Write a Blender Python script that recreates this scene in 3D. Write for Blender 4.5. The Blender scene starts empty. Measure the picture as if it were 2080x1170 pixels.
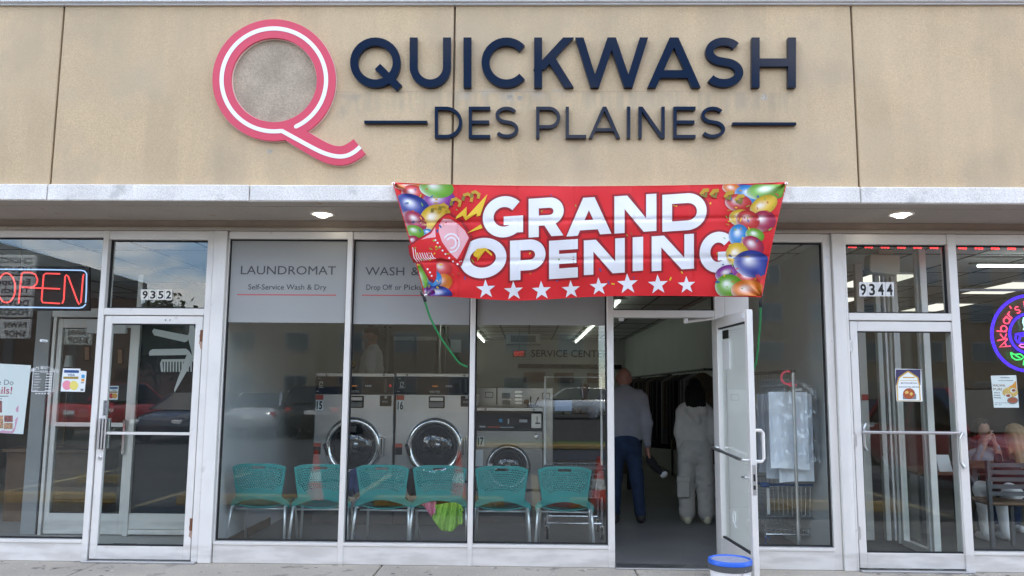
import bpy, math, random
import numpy as np
from mathutils import Vector, Matrix
random.seed(7)
PI = math.pi
R = math.radians
scene = bpy.context.scene
COL = scene.collection

# ------------------------------------------------------------------ camera
F_PX, CAM_D, CAM_H = 1654.0, 7.0, 1.47          # focal length in photo pixels, metres to the shopfront, eye height
PITCH, YAW, ROLL = 7.06, 1.07, 0.46
cam_data = bpy.data.cameras.new('camera')
cam = bpy.data.objects.new('camera', cam_data)
COL.objects.link(cam)
CAM_M = (Matrix.Rotation(R(YAW), 4, 'Z') @ Matrix.Rotation(R(90 + PITCH), 4, 'X') @ Matrix.Rotation(R(ROLL), 4, 'Z'))
cam.matrix_world = Matrix.Translation((0, -CAM_D, CAM_H)) @ CAM_M
cam_data.sensor_width = 36.0
cam_data.lens = F_PX / 2080 * 36.0
cam_data.clip_start = 0.05
cam_data.clip_end = 2000
scene.camera = cam

# ------------------------------------------------------------------ sky, sun, exposure
SUN_EL, SUN_AZ = 52.0, 25.0        # sun stands behind the building, a little to the right
world = bpy.data.worlds.new('World')
scene.world = world
world.use_nodes = True
wn, wl = world.node_tree.nodes, world.node_tree.links
wn.clear()
w_out = wn.new('ShaderNodeOutputWorld')
w_bg = wn.new('ShaderNodeBackground')
w_sky = wn.new('ShaderNodeTexSky')
w_sky.sky_type = 'NISHITA'
w_sky.sun_disc = False
w_sky.sun_elevation = R(SUN_EL)
w_sky.sun_rotation = R(SUN_AZ)
w_sky.air_density = 1.0
w_sky.dust_density = 0.15
w_sky.altitude = 1200
w_sky.ozone_density = 2.5
w_bg.inputs['Strength'].default_value = 0.15
# fair weather cumulus
w_tc = wn.new('ShaderNodeTexCoord')
w_map = wn.new('ShaderNodeMapping'); w_map.inputs['Scale'].default_value = (3.2, 3.2, 8.0)
w_map.inputs['Location'].default_value = (5.2, 2.4, 0.5)
w_noise = wn.new('ShaderNodeTexNoise'); w_noise.inputs['Scale'].default_value = 1.6; w_noise.inputs['Detail'].default_value = 9; w_noise.inputs['Roughness'].default_value = 0.58
w_ramp = wn.new('ShaderNodeValToRGB'); w_ramp.color_ramp.elements[0].position = 0.49; w_ramp.color_ramp.elements[1].position = 0.615
w_mix = wn.new('ShaderNodeMix'); w_mix.data_type = 'RGBA'
wl.new(w_tc.outputs['Generated'], w_map.inputs['Vector'])
wl.new(w_map.outputs['Vector'], w_noise.inputs['Vector'])
wl.new(w_noise.outputs['Fac'], w_ramp.inputs['Fac'])
wl.new(w_ramp.outputs['Color'], w_mix.inputs['Factor'])
wl.new(w_sky.outputs['Color'], w_mix.inputs['A'])
w_mix.inputs['B'].default_value = (9.6, 9.5, 9.3, 1)
wl.new(w_mix.outputs['Result'], w_bg.inputs['Color'])
wl.new(w_bg.outputs['Background'], w_out.inputs['Surface'])

sun_data = bpy.data.lights.new('sun', 'SUN')
sun_data.energy = 2.2
sun_data.angle = R(0.6)
sun_data.color = (1.0, 0.95, 0.87)
sun = bpy.data.objects.new('sun', sun_data)
COL.objects.link(sun)
sd = Vector((math.sin(R(SUN_AZ)) * math.cos(R(SUN_EL)), math.cos(R(SUN_AZ)) * math.cos(R(SUN_EL)), math.sin(R(SUN_EL))))
sun.rotation_euler = sd.to_track_quat('Z', 'Y').to_euler()
sun.location = (0, 20, 30)

scene.view_settings.view_transform = 'Standard'
scene.view_settings.look = 'None'
scene.view_settings.gamma = 1.0
scene.view_settings.use_curve_mapping = False
scene.view_settings.exposure = 1.98
scene.render.engine = 'CYCLES'
scene.cycles.use_denoising = True
scene.cycles.max_bounces = 10
scene.cycles.diffuse_bounces = 4
scene.cycles.glossy_bounces = 4
scene.cycles.transparent_max_bounces = 24
scene.cycles.caustics_reflective = False
scene.cycles.caustics_refractive = False
scene.cycles.sample_clamp_indirect = 6.0

# ------------------------------------------------------------------ helpers
CAM_C = Vector((0, -CAM_D, CAM_H))
CAM_R = CAM_M.to_3x3()
def at(u, v, Y):
    """photo pixel -> point of the vertical plane at depth Y"""
    d = CAM_R @ Vector(((u - 1040) / F_PX, (585 - v) / F_PX, -1.0))
    return CAM_C + d * ((Y - CAM_C.y) / d.y)
def fx(u, v, Y=0.0): return at(u, v, Y).x
def fz(u, v, Y=0.0): return at(u, v, Y).z
def mirror(u, v, Yv, plane=0.06):
    """pixel of a reflection seen in the shop glass -> the real point in the car park"""
    p = at(u, v, Yv); return Vector((p.x, 2 * plane - Yv, p.z))

ORIGIN = {}
def setprops(o, label=None, cat=None, group=None, kind=None):
    if label: o['label'] = label
    if cat: o['category'] = cat
    if group: o['group'] = group
    if kind: o['kind'] = kind
    return o
def thing(name, label, cat, loc=(0, 0, 0), group=None):
    o = bpy.data.objects.new(name, None)
    o.empty_display_size = 0.1
    COL.objects.link(o); o.location = loc
    ORIGIN[o.name] = Vector(loc)
    return setprops(o, label, cat, group)
def copy_tree(o, parent=None):
    c = o.copy(); COL.objects.link(c)
    if parent: c.parent = parent
    for ch in list(o.children): copy_tree(ch, c)
    return c

class MB:
    """collects shapes; build() links them as one mesh object"""
    def __init__(s): s.v = []; s.f = []; s.m = []; s.c = {}
    def add(s, vs, fs, mi=0):
        b = len(s.v); s.v += [tuple(p) for p in vs]
        s.f += [tuple(i + b for i in f) for f in fs]; s.m += [mi] * len(fs)
        return s
    def box(s, x0, x1, y0, y1, z0, z1, mi=0, ch=0.0):
        if x1 < x0: x0, x1 = x1, x0
        if y1 < y0: y0, y1 = y1, y0
        if z1 < z0: z0, z1 = z1, z0
        if ch <= 0:
            vs = [(x, y, z) for z in (z0, z1) for y in (y0, y1) for x in (x0, x1)]
            return s.add(vs, [(0, 2, 3, 1), (4, 5, 7, 6), (0, 1, 5, 4), (2, 6, 7, 3), (0, 4, 6, 2), (1, 3, 7, 5)], mi)
        c = min(ch, (x1 - x0) * .45, (y1 - y0) * .45, (z1 - z0) * .45)
        vs, idx = [], {}
        X, Y, Z = (x0, x1), (y0, y1), (z0, z1); sg = (1, -1)
        for i in (0, 1):
            for j in (0, 1):
                for k in (0, 1):
                    for a in range(3):
                        p = [X[i] + sg[i] * c, Y[j] + sg[j] * c, Z[k] + sg[k] * c]
                        p[a] = (X[i], Y[j], Z[k])[a]
                        idx[i, j, k, a] = len(vs); vs.append(tuple(p))
        fs = []
        I = lambda i, j, k, a: idx[i, j, k, a]
        for i in (0, 1):
            q = [I(i, 0, 0, 0), I(i, 1, 0, 0), I(i, 1, 1, 0), I(i, 0, 1, 0)]; fs.append(q if i else q[::-1])
            q = [I(0, i, 0, 1), I(0, i, 1, 1), I(1, i, 1, 1), I(1, i, 0, 1)]; fs.append(q if i else q[::-1])
            q = [I(0, 0, i, 2), I(1, 0, i, 2), I(1, 1, i, 2), I(0, 1, i, 2)]; fs.append(q if i else q[::-1])
            for j in (0, 1):
                q = [I(i, j, 0, 0), I(i, j, 1, 0), I(i, j, 1, 1), I(i, j, 0, 1)]; fs.append(q)
                q = [I(i, 0, j, 0), I(i, 1, j, 0), I(i, 1, j, 2), I(i, 0, j, 2)]; fs.append(q)
                q = [I(0, i, j, 1), I(1, i, j, 1), I(1, i, j, 2), I(0, i, j, 2)]; fs.append(q)
                for k in (0, 1): fs.append([I(i, j, k, 0), I(i, j, k, 1), I(i, j, k, 2)])
        return s.add(vs, fs, mi)
    def tube(s, pts, r, n=8, mi=0, cap=True, closed=False):
        pts = [Vector(p) for p in pts]
        rs = r if isinstance(r, (list, tuple)) else [r] * len(pts)
        N = len(pts); vs = []; up = None
        for i, p in enumerate(pts):
            if closed: d = pts[(i + 1) % N] - pts[i - 1]
            else: d = pts[min(i + 1, N - 1)] - pts[max(i - 1, 0)]
            d.normalize()
            if up is None:
                a = Vector((0, 0, 1)) if abs(d.z) < .9 else Vector((1, 0, 0))
                up = (a - d * a.dot(d)).normalized()
            else:
                up = (up - d * up.dot(d))
                if up.length < 1e-5: up = d.orthogonal()
                up.normalize()
            w = d.cross(up)
            for k in range(n):
                a = 2 * PI * k / n
                vs.append(p + (up * math.cos(a) + w * math.sin(a)) * rs[i])
        fs = []
        for i in range(N if closed else N - 1):
            j = (i + 1) % N
            for k in range(n):
                fs.append((i * n + k, i * n + (k + 1) % n, j * n + (k + 1) % n, j * n + k))
        if cap and not closed:
            fs.append(tuple(range(n))[::-1]); fs.append(tuple((N - 1) * n + k for k in range(n)))
        return s.add(vs, fs, mi)
    def lathe(s, prof, c, n=32, axis='Z', mi=0, mis=None):
        """prof: (radius, height) pairs along the axis from centre c"""
        vs = []; c = Vector(c)
        for r, h in prof:
            for k in range(n):
                a = 2 * PI * k / n; x, y = r * math.cos(a), r * math.sin(a)
                vs.append(c + Vector({'Z': (x, y, h), 'Y': (x, h, y), 'X': (h, x, y)}[axis]))
        b = len(s.v); s.v += [tuple(p) for p in vs]
        for i in range(len(prof) - 1):
            for k in range(n):
                s.f.append((b + i * n + k, b + i * n + (k + 1) % n, b + (i + 1) * n + (k + 1) % n, b + (i + 1) * n + k))
                s.m.append(mis[i] if mis else mi)
        return s
    def prism(s, poly, y0, y1, mi=0):
        """polygon in XZ pushed from y0 (front) to y1"""
        n = len(poly)
        vs = [(x, y0, z) for x, z in poly] + [(x, y1, z) for x, z in poly]
        fs = [tuple(range(n)), tuple(range(n, 2 * n))[::-1]] + [(i, n + i, n + (i + 1) % n, (i + 1) % n) for i in range(n)]
        return s.add(vs, fs, mi)
    def grid(s, fn, nu, nv, mi=0, keep=None):
        vs = [fn(i / nu, j / nv) for j in range(nv + 1) for i in range(nu + 1)]
        fs = [(j * (nu + 1) + i, j * (nu + 1) + i + 1, (j + 1) * (nu + 1) + i + 1, (j + 1) * (nu + 1) + i)
              for j in range(nv) for i in range(nu) if keep is None or keep(i, j)]
        return s.add(vs, fs, mi)
    def build(s, name, mats, parent=None, smooth=False, auto=None, local=False, bevel=0, solid=0, subsurf=0):
        me = bpy.data.meshes.new(name)
        off = Vector((0, 0, 0))
        if parent is not None:
            off = ORIGIN.get(parent.name, Vector((0, 0, 0)))
        o = bpy.data.objects.new(name, me)
        if local: off = Vector((0, 0, 0))
        vs = [(p[0] - off.x, p[1] - off.y, p[2] - off.z) for p in s.v]
        me.from_pydata(vs, [], s.f)
        for m in (mats if isinstance(mats, (list, tuple)) else [mats]): me.materials.append(m)
        me.polygons.foreach_set('material_index', s.m)
        me.validate(); me.update()
        import bmesh
        bm = bmesh.new(); bm.from_mesh(me)
        bmesh.ops.recalc_face_normals(bm, faces=bm.faces); bm.to_mesh(me); bm.free()
        if smooth:
            me.polygons.foreach_set('use_smooth', [True] * len(me.polygons))
            if auto: me.set_sharp_from_angle(angle=R(auto))
        COL.objects.link(o)
        if parent is not None:
            o.parent = parent
            ORIGIN[o.name] = off if not local else Vector((0, 0, 0))
        else:
            ORIGIN[o.name] = Vector((0, 0, 0))
        if solid:
            md = o.modifiers.new('solid', 'SOLIDIFY'); md.thickness = solid; md.offset = 0
        if bevel:
            md = o.modifiers.new('bevel', 'BEVEL'); md.width = bevel; md.segments = 2; md.limit_method = 'ANGLE'
        if subsurf:
            md = o.modifiers.new('sub', 'SUBSURF'); md.levels = subsurf; md.render_levels = subsurf
        return o

# ------------------------------------------------------------------ materials
MATS = {}
def mat(name, col, rough=0.5, metal=0.0, var=0.0, vscale=3.0, grain=0.0, gscale=80.0, bump=0.0, bscale=120.0, spec=0.5, emit=None, estr=0.0, dirt=None, coat=0.0, alpha=None, attr=None, trans=0.0, sheen=0.0):
    m = bpy.data.materials.new(name); m.use_nodes = True
    nt = m.node_tree; n, l = nt.nodes, nt.links
    b = n['Principled BSDF']
    b.inputs['Roughness'].default_value = rough
    b.inputs['Metallic'].default_value = metal
    b.inputs['Specular IOR Level'].default_value = spec
    b.inputs['Coat Weight'].default_value = coat
    b.inputs['Sheen Weight'].default_value = sheen
    b.inputs['Base Color'].default_value = (*col, 1)
    if emit: b.inputs['Emission Color'].default_value = (*emit, 1); b.inputs['Emission Strength'].default_value = estr
    tc = n.new('ShaderNodeTexCoord')
    cur = None
    geo = n.new('ShaderNodeNewGeometry')
    if attr:
        a = n.new('ShaderNodeVertexColor'); a.layer_name = attr
        cur = a.outputs['Color']; l.new(cur, b.inputs['Base Color'])
    def noise(scale, det=4, vec=None):
        t = n.new('ShaderNodeTexNoise'); t.inputs['Scale'].default_value = scale; t.inputs['Detail'].default_value = det
        l.new(vec or geo.outputs['Position'], t.inputs['Vector']); return t.outputs['Fac']
    def vary(cur, fac, amt):
        mr = n.new('ShaderNodeMapRange'); mr.inputs['From Min'].default_value = .3; mr.inputs['From Max'].default_value = .7
        mr.inputs['To Min'].default_value = 1 - amt; mr.inputs['To Max'].default_value = 1 + amt
        l.new(fac, mr.inputs['Value'])
        mx = n.new('ShaderNodeVectorMath'); mx.operation = 'SCALE'
        if cur is None: mx.inputs[0].default_value = col
        else: l.new(cur, mx.inputs[0])
        l.new(mr.outputs['Result'], mx.inputs['Scale'])
        return mx.outputs['Vector']
    if var: cur = vary(cur, noise(vscale, 6), var)
    if grain: cur = vary(cur, noise(gscale, 2), grain)
    if dirt:
        dcol, dscale, lo, hi = dirt
        rp = n.new('ShaderNodeMapRange'); rp.inputs['From Min'].default_value = lo; rp.inputs['From Max'].default_value = hi
        l.new(noise(dscale, 8), rp.inputs['Value'])
        mx = n.new('ShaderNodeMix'); mx.data_type = 'RGBA'
        l.new(rp.outputs['Result'], mx.inputs['Factor'])
        if cur is None: mx.inputs['A'].default_value = (*col, 1)
        else: l.new(cur, mx.inputs['A'])
        mx.inputs['B'].default_value = (*dcol, 1); cur = mx.outputs['Result']
    if cur is not None: l.new(cur, b.inputs['Base Color'])
    if bump:
        bp = n.new('ShaderNodeBump'); bp.inputs['Strength'].default_value = bump; bp.inputs['Distance'].default_value = 0.01
        l.new(noise(bscale, 3), bp.inputs['Height']); l.new(bp.outputs['Normal'], b.inputs['Normal'])
    MATS[name] = m
    return m

def glass_mat(name, tint=(1, 1, 1), r0=0.075, tmul=1.0, rough=0.0):
    """thin pane: see-through plus a Fresnel mirror"""
    m = bpy.data.materials.new(name); m.use_nodes = True
    n, l = m.node_tree.nodes, m.node_tree.links; n.clear()
    out = n.new('ShaderNodeOutputMaterial')
    tr = n.new('ShaderNodeBsdfTransparent'); tr.inputs['Color'].default_value = (tint[0] * tmul, tint[1] * tmul, tint[2] * tmul, 1)
    gl = n.new('ShaderNodeBsdfGlossy'); gl.inputs['Roughness'].default_value = rough; gl.inputs['Color'].default_value = (1, 1, 1, 1)
    lw = n.new('ShaderNodeLayerWeight'); lw.inputs['Blend'].default_value = 0.5
    p = n.new('ShaderNodeMath'); p.operation = 'POWER'; p.inputs[1].default_value = 5.0
    l.new(lw.outputs['Facing'], p.inputs[0])
    mr = n.new('ShaderNodeMapRange'); mr.inputs['To Min'].default_value = r0; mr.inputs['To Max'].default_value = 1.0
    l.new(p.outputs[0], mr.inputs['Value'])
    mx = n.new('ShaderNodeMixShader')
    l.new(mr.outputs['Result'], mx.inputs['Fac']); l.new(tr.outputs[0], mx.inputs[1]); l.new(gl.outputs[0], mx.inputs[2])
    # slight waviness of float glass
    geo = n.new('ShaderNodeNewGeometry')
    t = n.new('ShaderNodeTexNoise'); t.inputs['Scale'].default_value = 1.6; t.inputs['Detail'].default_value = 1
    bp = n.new('ShaderNodeBump'); bp.inputs['Strength'].default_value = 0.02; bp.inputs['Distance'].default_value = 0.02
    l.new(geo.outputs['Position'], t.inputs['Vector']); l.new(t.outputs['Fac'], bp.inputs['Height']); l.new(bp.outputs['Normal'], gl.inputs['Normal'])
    l.new(mx.outputs[0], out.inputs['Surface'])
    MATS[name] = m
    return m

def emit_mat(name, col, strength):
    m = bpy.data.materials.new(name); m.use_nodes = True
    n, l = m.node_tree.nodes, m.node_tree.links; n.clear()
    out = n.new('ShaderNodeOutputMaterial'); e = n.new('ShaderNodeEmission')
    e.inputs['Color'].default_value = (*col, 1); e.inputs['Strength'].default_value = strength
    l.new(e.outputs[0], out.inputs['Surface']); MATS[name] = m
    return m

M = MATS
mat('stucco', (.59, .445, .275), .92, var=.09, vscale=.9, grain=.16, gscale=140, bump=.35, bscale=150, dirt=((.43, .345, .25), 2.2, .5, .85))
mat('stucco_scar', (.44, .39, .32), .95, var=.18, vscale=9, grain=.16, gscale=90, bump=.5, bscale=90)
mat('stucco_patch', (.42, .345, .26), .95, var=.16, vscale=5, grain=.16, gscale=90, bump=.5, bscale=90)
mat('slab_stone', (.77, .745, .705), .85, var=.10, vscale=3, grain=.2, gscale=130, bump=.35, bscale=160, dirt=((.36, .36, .34), 5, .60, .80))
mat('coping_metal', (.66, .67, .68), .5, var=.05)
mat('joint', (.20, .155, .11), .95)
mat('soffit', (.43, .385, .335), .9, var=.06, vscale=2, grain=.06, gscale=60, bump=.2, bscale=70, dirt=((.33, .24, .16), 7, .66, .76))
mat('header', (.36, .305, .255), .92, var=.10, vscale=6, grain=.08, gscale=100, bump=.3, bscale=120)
mat('frame', (.76, .74, .71), .38, metal=.25, var=.035, vscale=3, dirt=((.50, .49, .48), 14, .70, .85), bump=.02, bscale=40)
mat('frame_old', (.77, .75, .715), .5, metal=.1, var=.05, vscale=4, dirt=((.52, .49, .45), 10, .64, .82), bump=.04, bscale=30)
mat('frame_dark', (.30, .31, .315), .5, metal=.2, var=.08)
mat('gasket', (.012, .012, .013), .7)
mat('steel', (.62, .63, .64), .28, metal=.9, var=.05)
mat('chrome', (.78, .79, .80), .14, metal=1.0)
mat('rust', (.16, .065, .03), .9, var=.3, vscale=60)
mat('rust_stain', (.42, .29, .22), .9, var=.25, vscale=40)
mat('sidewalk', (.47, .42, .35), .93, var=.16, vscale=1.5, grain=.14, gscale=70, bump=.3, bscale=60, dirt=((.22, .20, .175), 6, .58, .72))
mat('asphalt', (.058, .059, .061), .9, var=.18, vscale=.8, grain=.3, gscale=50, bump=.4, bscale=60)
mat('asphalt_line', (.30, .27, .17), .85, var=.2, vscale=8)
mat('yellow_paint', (.32, .22, .06), .8, var=.2, vscale=7, dirt=((.25, .22, .18), 12, .55, .7))
mat('int_floor', (.20, .20, .20), .5, var=.12, vscale=1.5, grain=.08, gscale=40)
mat('int_floor_tile', (.34, .34, .33), .5, var=.1, vscale=2)
mat('int_wall', (.50, .51, .50), .85, var=.05, vscale=1)
mat('int_wall_grey', (.66, .67, .67), .8, var=.05, vscale=1)
mat('int_wall_dark', (.17, .15, .13), .85, var=.1)
mat('int_ceiling', (.60, .61, .61), .9, var=.03)
mat('grid_dark', (.06, .06, .06), .7)
mat('black_plastic', (.015, .015, .017), .45)
mat('black_cloth', (.012, .012, .013), .9, bump=.3, bscale=60)
mat('rubber', (.02, .02, .02), .8)
mat('white_paint', (.75, .76, .76), .6)
mat('white_paper', (.80, .84, .85), .7, var=.02)
mat('white_vinyl', (.82, .83, .84), .6)
mat('navy', (.004, .011, .032), .09, spec=.13, var=.05)
mat('logo_red', (.66, .05, .10), .35, var=.03)
mat('logo_white', (.86, .87, .88), .4)
mat('logo_edge', (.82, .62, .56), .5)
mat('film', (.34, .35, .345), .5, var=.03, vscale=2)
mat('vinyl_grey', (.06, .065, .07), .5)
mat('vinyl_red', (.55, .08, .09), .5)
mat('num_black', (.01, .01, .01), .6)
mat('num_plate', (.78, .77, .70), .6, var=.05, vscale=30, dirt=((.62, .56, .42), 25, .6, .75))
mat('num_plate_white', (.80, .81, .81), .6)
mat('banner_red', (.70, .012, .018), .62, var=.04, vscale=5, sheen=.1)
mat('banner_dark', (.32, .010, .016), .62)
mat('banner_white', (.84, .85, .90), .6)
mat('banner_yellow', (.80, .52, .03), .6)
mat('banner_gold', (.50, .30, .02), .6)
mat('banner_olive', (.20, .16, .02), .6)
mat('banner_pink', (.86, .46, .50), .6)
mat('banner_print', (1, 1, 1), .6, attr='col')
mat('bungee', (.035, .30, .10), .7, bump=.3, bscale=300)
mat('teal', (.022, .24, .235), .42, var=.03, spec=.4)
mat('chair_leg', (.66, .69, .70), .3, metal=.7)
mat('stainless', (.52, .53, .545), .28, metal=.95, var=.10, vscale=2.5)
mat('stainless_dark', (.34, .335, .33), .36, metal=.9, var=.08)
mat('panel_navy', (.003, .004, .010), .35, spec=.25)
mat('panel_black', (.006, .006, .0065), .4, spec=.25)
mat('panel_text', (.55, .56, .58), .5)
mat('sticker_red', (.50, .07, .03), .5)
mat('orange_led', (.45, .16, .02), .5, emit=(1, .35, .05), estr=.05)
mat('red_led_dim', (.5, .04, .04), .5, emit=(1, .05, .05), estr=.08)
mat('drum', (.06, .06, .062), .45, metal=.6)
mat('concrete_dark', (.10, .095, .09), .9, var=.1)
mat('wire', (.62, .64, .66), .25, metal=.9)
mat('cart_blue', (.02, .10, .32), .4)
mat('dark_grey', (.07, .072, .075), .6)
mat('mid_grey', (.22, .225, .23), .6)
mat('table_blue', (.03, .09, .20), .5)
mat('red_plastic', (.45, .02, .02), .45)
mat('jeans', (.016, .033, .075), .9, var=.2, vscale=9, bump=.4, bscale=70)
mat('sweater', (.29, .295, .33), .95, var=.06, vscale=10, bump=.35, bscale=90)
mat('hoodie', (.50, .485, .445), .95, var=.06, vscale=9, bump=.6, bscale=30)
mat('cargo', (.42, .41, .375), .9, var=.07, vscale=8, bump=.7, bscale=22)
mat('tshirt', (.84, .84, .84), .9, var=.04, bump=.3, bscale=40)
mat('skin', (.46, .26, .19), .55, var=.06, vscale=20)
mat('skin_red', (.40, .19, .14), .5, var=.08, vscale=20)
mat('hair_black', (.004, .004, .004), .6, spec=.15, bump=.5, bscale=200)
mat('hair_brown', (.05, .03, .02), .6, bump=.5, bscale=200)
mat('hair_blond', (.30, .20, .10), .6, bump=.5, bscale=200)
mat('beard', (.34, .31, .28), .9, bump=.5, bscale=200)
mat('cap_dark', (.035, .012, .014), .8)
mat('shoe_dark', (.03, .028, .027), .6)
mat('shoe_cream', (.55, .52, .38), .7)
mat('lips', (.35, .10, .09), .5)
mat('eye', (.02, .02, .02), .2)
mat('cloth_green', (.24, .46, .06), .9, var=.15, vscale=30, bump=.4, bscale=50)
mat('cloth_pink', (.62, .22, .32), .9, var=.2, vscale=80, bump=.4, bscale=50)
mat('cloth_blue', (.02, .04, .12), .9, var=.15, vscale=20, bump=.4, bscale=40)
mat('cloth_brown', (.10, .07, .045), .9, var=.2, vscale=20)
mat('cloth_red', (.32, .03, .02), .8, var=.2, vscale=20)
mat('garment_white', (.82, .87, .95), .8, var=.04, vscale=6, bump=.25, bscale=15)
mat('garment_blue', (.66, .72, .82), .8, var=.05)
mat('bucket_blue', (.02, .12, .60), .35, var=.05)
mat('bucket_white', (.78, .78, .79), .45, var=.03)
mat('lid_dust', (.28, .30, .40), .8, var=.12, vscale=30)
mat('orange_cone', (.60, .05, .02), .6)
mat('cone_white', (.75, .75, .75), .5)
mat('brick_tan', (.15, .12, .085), .9, var=.12, vscale=1.2, grain=.08, gscale=8)
mat('brick_dark', (.10, .065, .05), .9, var=.15, vscale=1.2)
mat('roof_dark', (.05, .05, .05), .9)
mat('far_glass', (.04, .05, .06), .1, spec=.6)
mat('far_frame', (.22, .21, .19), .7)
mat('leaf', (.055, .095, .03), .7, var=.3, vscale=3)
mat('bark', (.10, .08, .06), .9)
mat('grass', (.07, .12, .035), .9, var=.3, vscale=3)
mat('car_silver', (.55, .57, .58), .25, metal=.6, coat=1)
mat('car_black', (.015, .016, .018), .2, coat=1)
mat('car_dark', (.05, .055, .065), .22, metal=.4, coat=1)
mat('car_red', (.45, .03, .045), .22, coat=1)
mat('car_glass', (.012, .014, .016), .05, spec=.8)
mat('tail_red', (.35, .01, .01), .2)
mat('headlight', (.75, .77, .78), .1, spec=.8)
mat('sign_panel', (.66, .67, .66), .5)
mat('menu_cream', (.72, .78, .76), .7)
mat('menu_purple', (.04, .03, .10), .6)
mat('menu_gold', (.60, .38, .06), .5)
mat('menu_food', (.38, .08, .02), .6, var=.5, vscale=150)
mat('menu_orange', (.75, .30, .03), .6)
mat('menu_tan', (.70, .45, .12), .6, var=.25, vscale=120)
mat('menu_brown', (.28, .14, .05), .6)
mat('print_grey', (.20, .21, .22), .7)
mat('print_red', (.50, .05, .10), .7)
mat('print_pink', (.70, .35, .50), .7, var=.1, vscale=30)
mat('print_dark', (.03, .03, .04), .7)
mat('photo_a', (.30, .10, .10), .6, var=.6, vscale=90)
mat('photo_b', (.55, .30, .18), .6, var=.6, vscale=90)
mat('card_blue', (.02, .08, .25), .6)
mat('card_gold', (.35, .25, .05), .6)
mat('card_pink', (.80, .28, .36), .6)
mat('card_yellow', (.80, .68, .16), .6)
mat('card_red', (.55, .04, .03), .6)
mat('card_orange', (.75, .35, .05), .6)
mat('card_sky', (.05, .35, .65), .6)
mat('tint_panel', (.03, .036, .043), .15, spec=.4)
mat('decal_grey', (.78, .80, .80), .5)
mat('speaker_box', (.52, .50, .43), .7)
mat('mat_black', (.03, .03, .03), .95)
mat('wood', (.14, .085, .05), .7, var=.2, vscale=8)
mat('lamp_white', (.7, .7, .68), .6)
mat('gum', (.10, .095, .09), .95)
mat('paper_bit', (.70, .69, .65), .8)
emit_mat('lamp_glow', (1.0, .93, .78), 2.5)
emit_mat('tube_glow', (.90, 1.0, .84), 1.2)
emit_mat('tube_white', (.88, 1.0, .95), 3)
emit_mat('troffer', (1.0, .96, .84), .3)
emit_mat('neon_red', (1.0, .085, .085), .42)
emit_mat('neon_white', (.40, .60, 1.0), .32)
emit_mat('neon_blue', (.06, .02, 1.0), .5)
emit_mat('neon_pink', (1.0, .07, .16), .5)
emit_mat('neon_green', (.05, .9, .18), .45)
emit_mat('neon_magenta', (1.0, .18, .7), .5)
emit_mat('neon_pale', (.5, 1.0, .95), .45)
emit_mat('led_red', (1.0, .03, .035), 1.2)
emit_mat('exit_red', (1.0, .05, .03), .10)
emit_mat('screen_blue', (.2, .3, .5), .10)
glass_mat('glass', (.97, .99, .98), .036)
glass_mat('glass_door', (.94, .97, .955), .036)
glass_mat('plastic_film', (.96, .97, .99), .10, rough=.12)

# ------------------------------------------------------------------ lettering
def arc(cx, cy, rx, ry, a0, a1, n=None):
    n = n or max(4, int(abs(a1 - a0) / 9))
    return [(cx + rx * math.cos(R(a0 + (a1 - a0) * i / n)), cy + ry * math.sin(R(a0 + (a1 - a0) * i / n))) for i in range(n + 1)]
def strip(pts, t, closed=False):
    """polyline -> list of (left,right) pairs, mitred"""
    out = []; N = len(pts)
    for i, p in enumerate(pts):
        a = pts[i - 1] if (i > 0 or closed) else None
        b = pts[(i + 1) % N] if (i < N - 1 or closed) else None
        d1 = Vector((p[0] - a[0], p[1] - a[1])).normalized() if a else None
        d2 = Vector((b[0] - p[0], b[1] - p[1])).normalized() if b else None
        if d1 is None: d1 = d2
        if d2 is None: d2 = d1
        d = (d1 + d2).normalized(); nrm = Vector((-d.y, d.x))
        k = t / 2 / max(.35, nrm.dot(Vector((-d1.y, d1.x))))
        out.append(((p[0] + nrm.x * k, p[1] + nrm.y * k), (p[0] - nrm.x * k, p[1] - nrm.y * k)))
    if closed: out.append(out[0])
    return out
def line(x0, y0, x1, y1, t, n=6):
    return strip([(x0 + (x1 - x0) * i / n, y0 + (y1 - y0) * i / n) for i in range(n + 1)], t)
def para(x0, y0, x1, y1, t, n=6):
    """diagonal stroke with level ends"""
    L = math.hypot(x1 - x0, y1 - y0); h = t / 2 * L / abs(y1 - y0)
    return [((x0 + (x1 - x0) * i / n - h, y0 + (y1 - y0) * i / n), (x0 + (x1 - x0) * i / n + h, y0 + (y1 - y0) * i / n)) for i in range(n + 1)]
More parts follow.
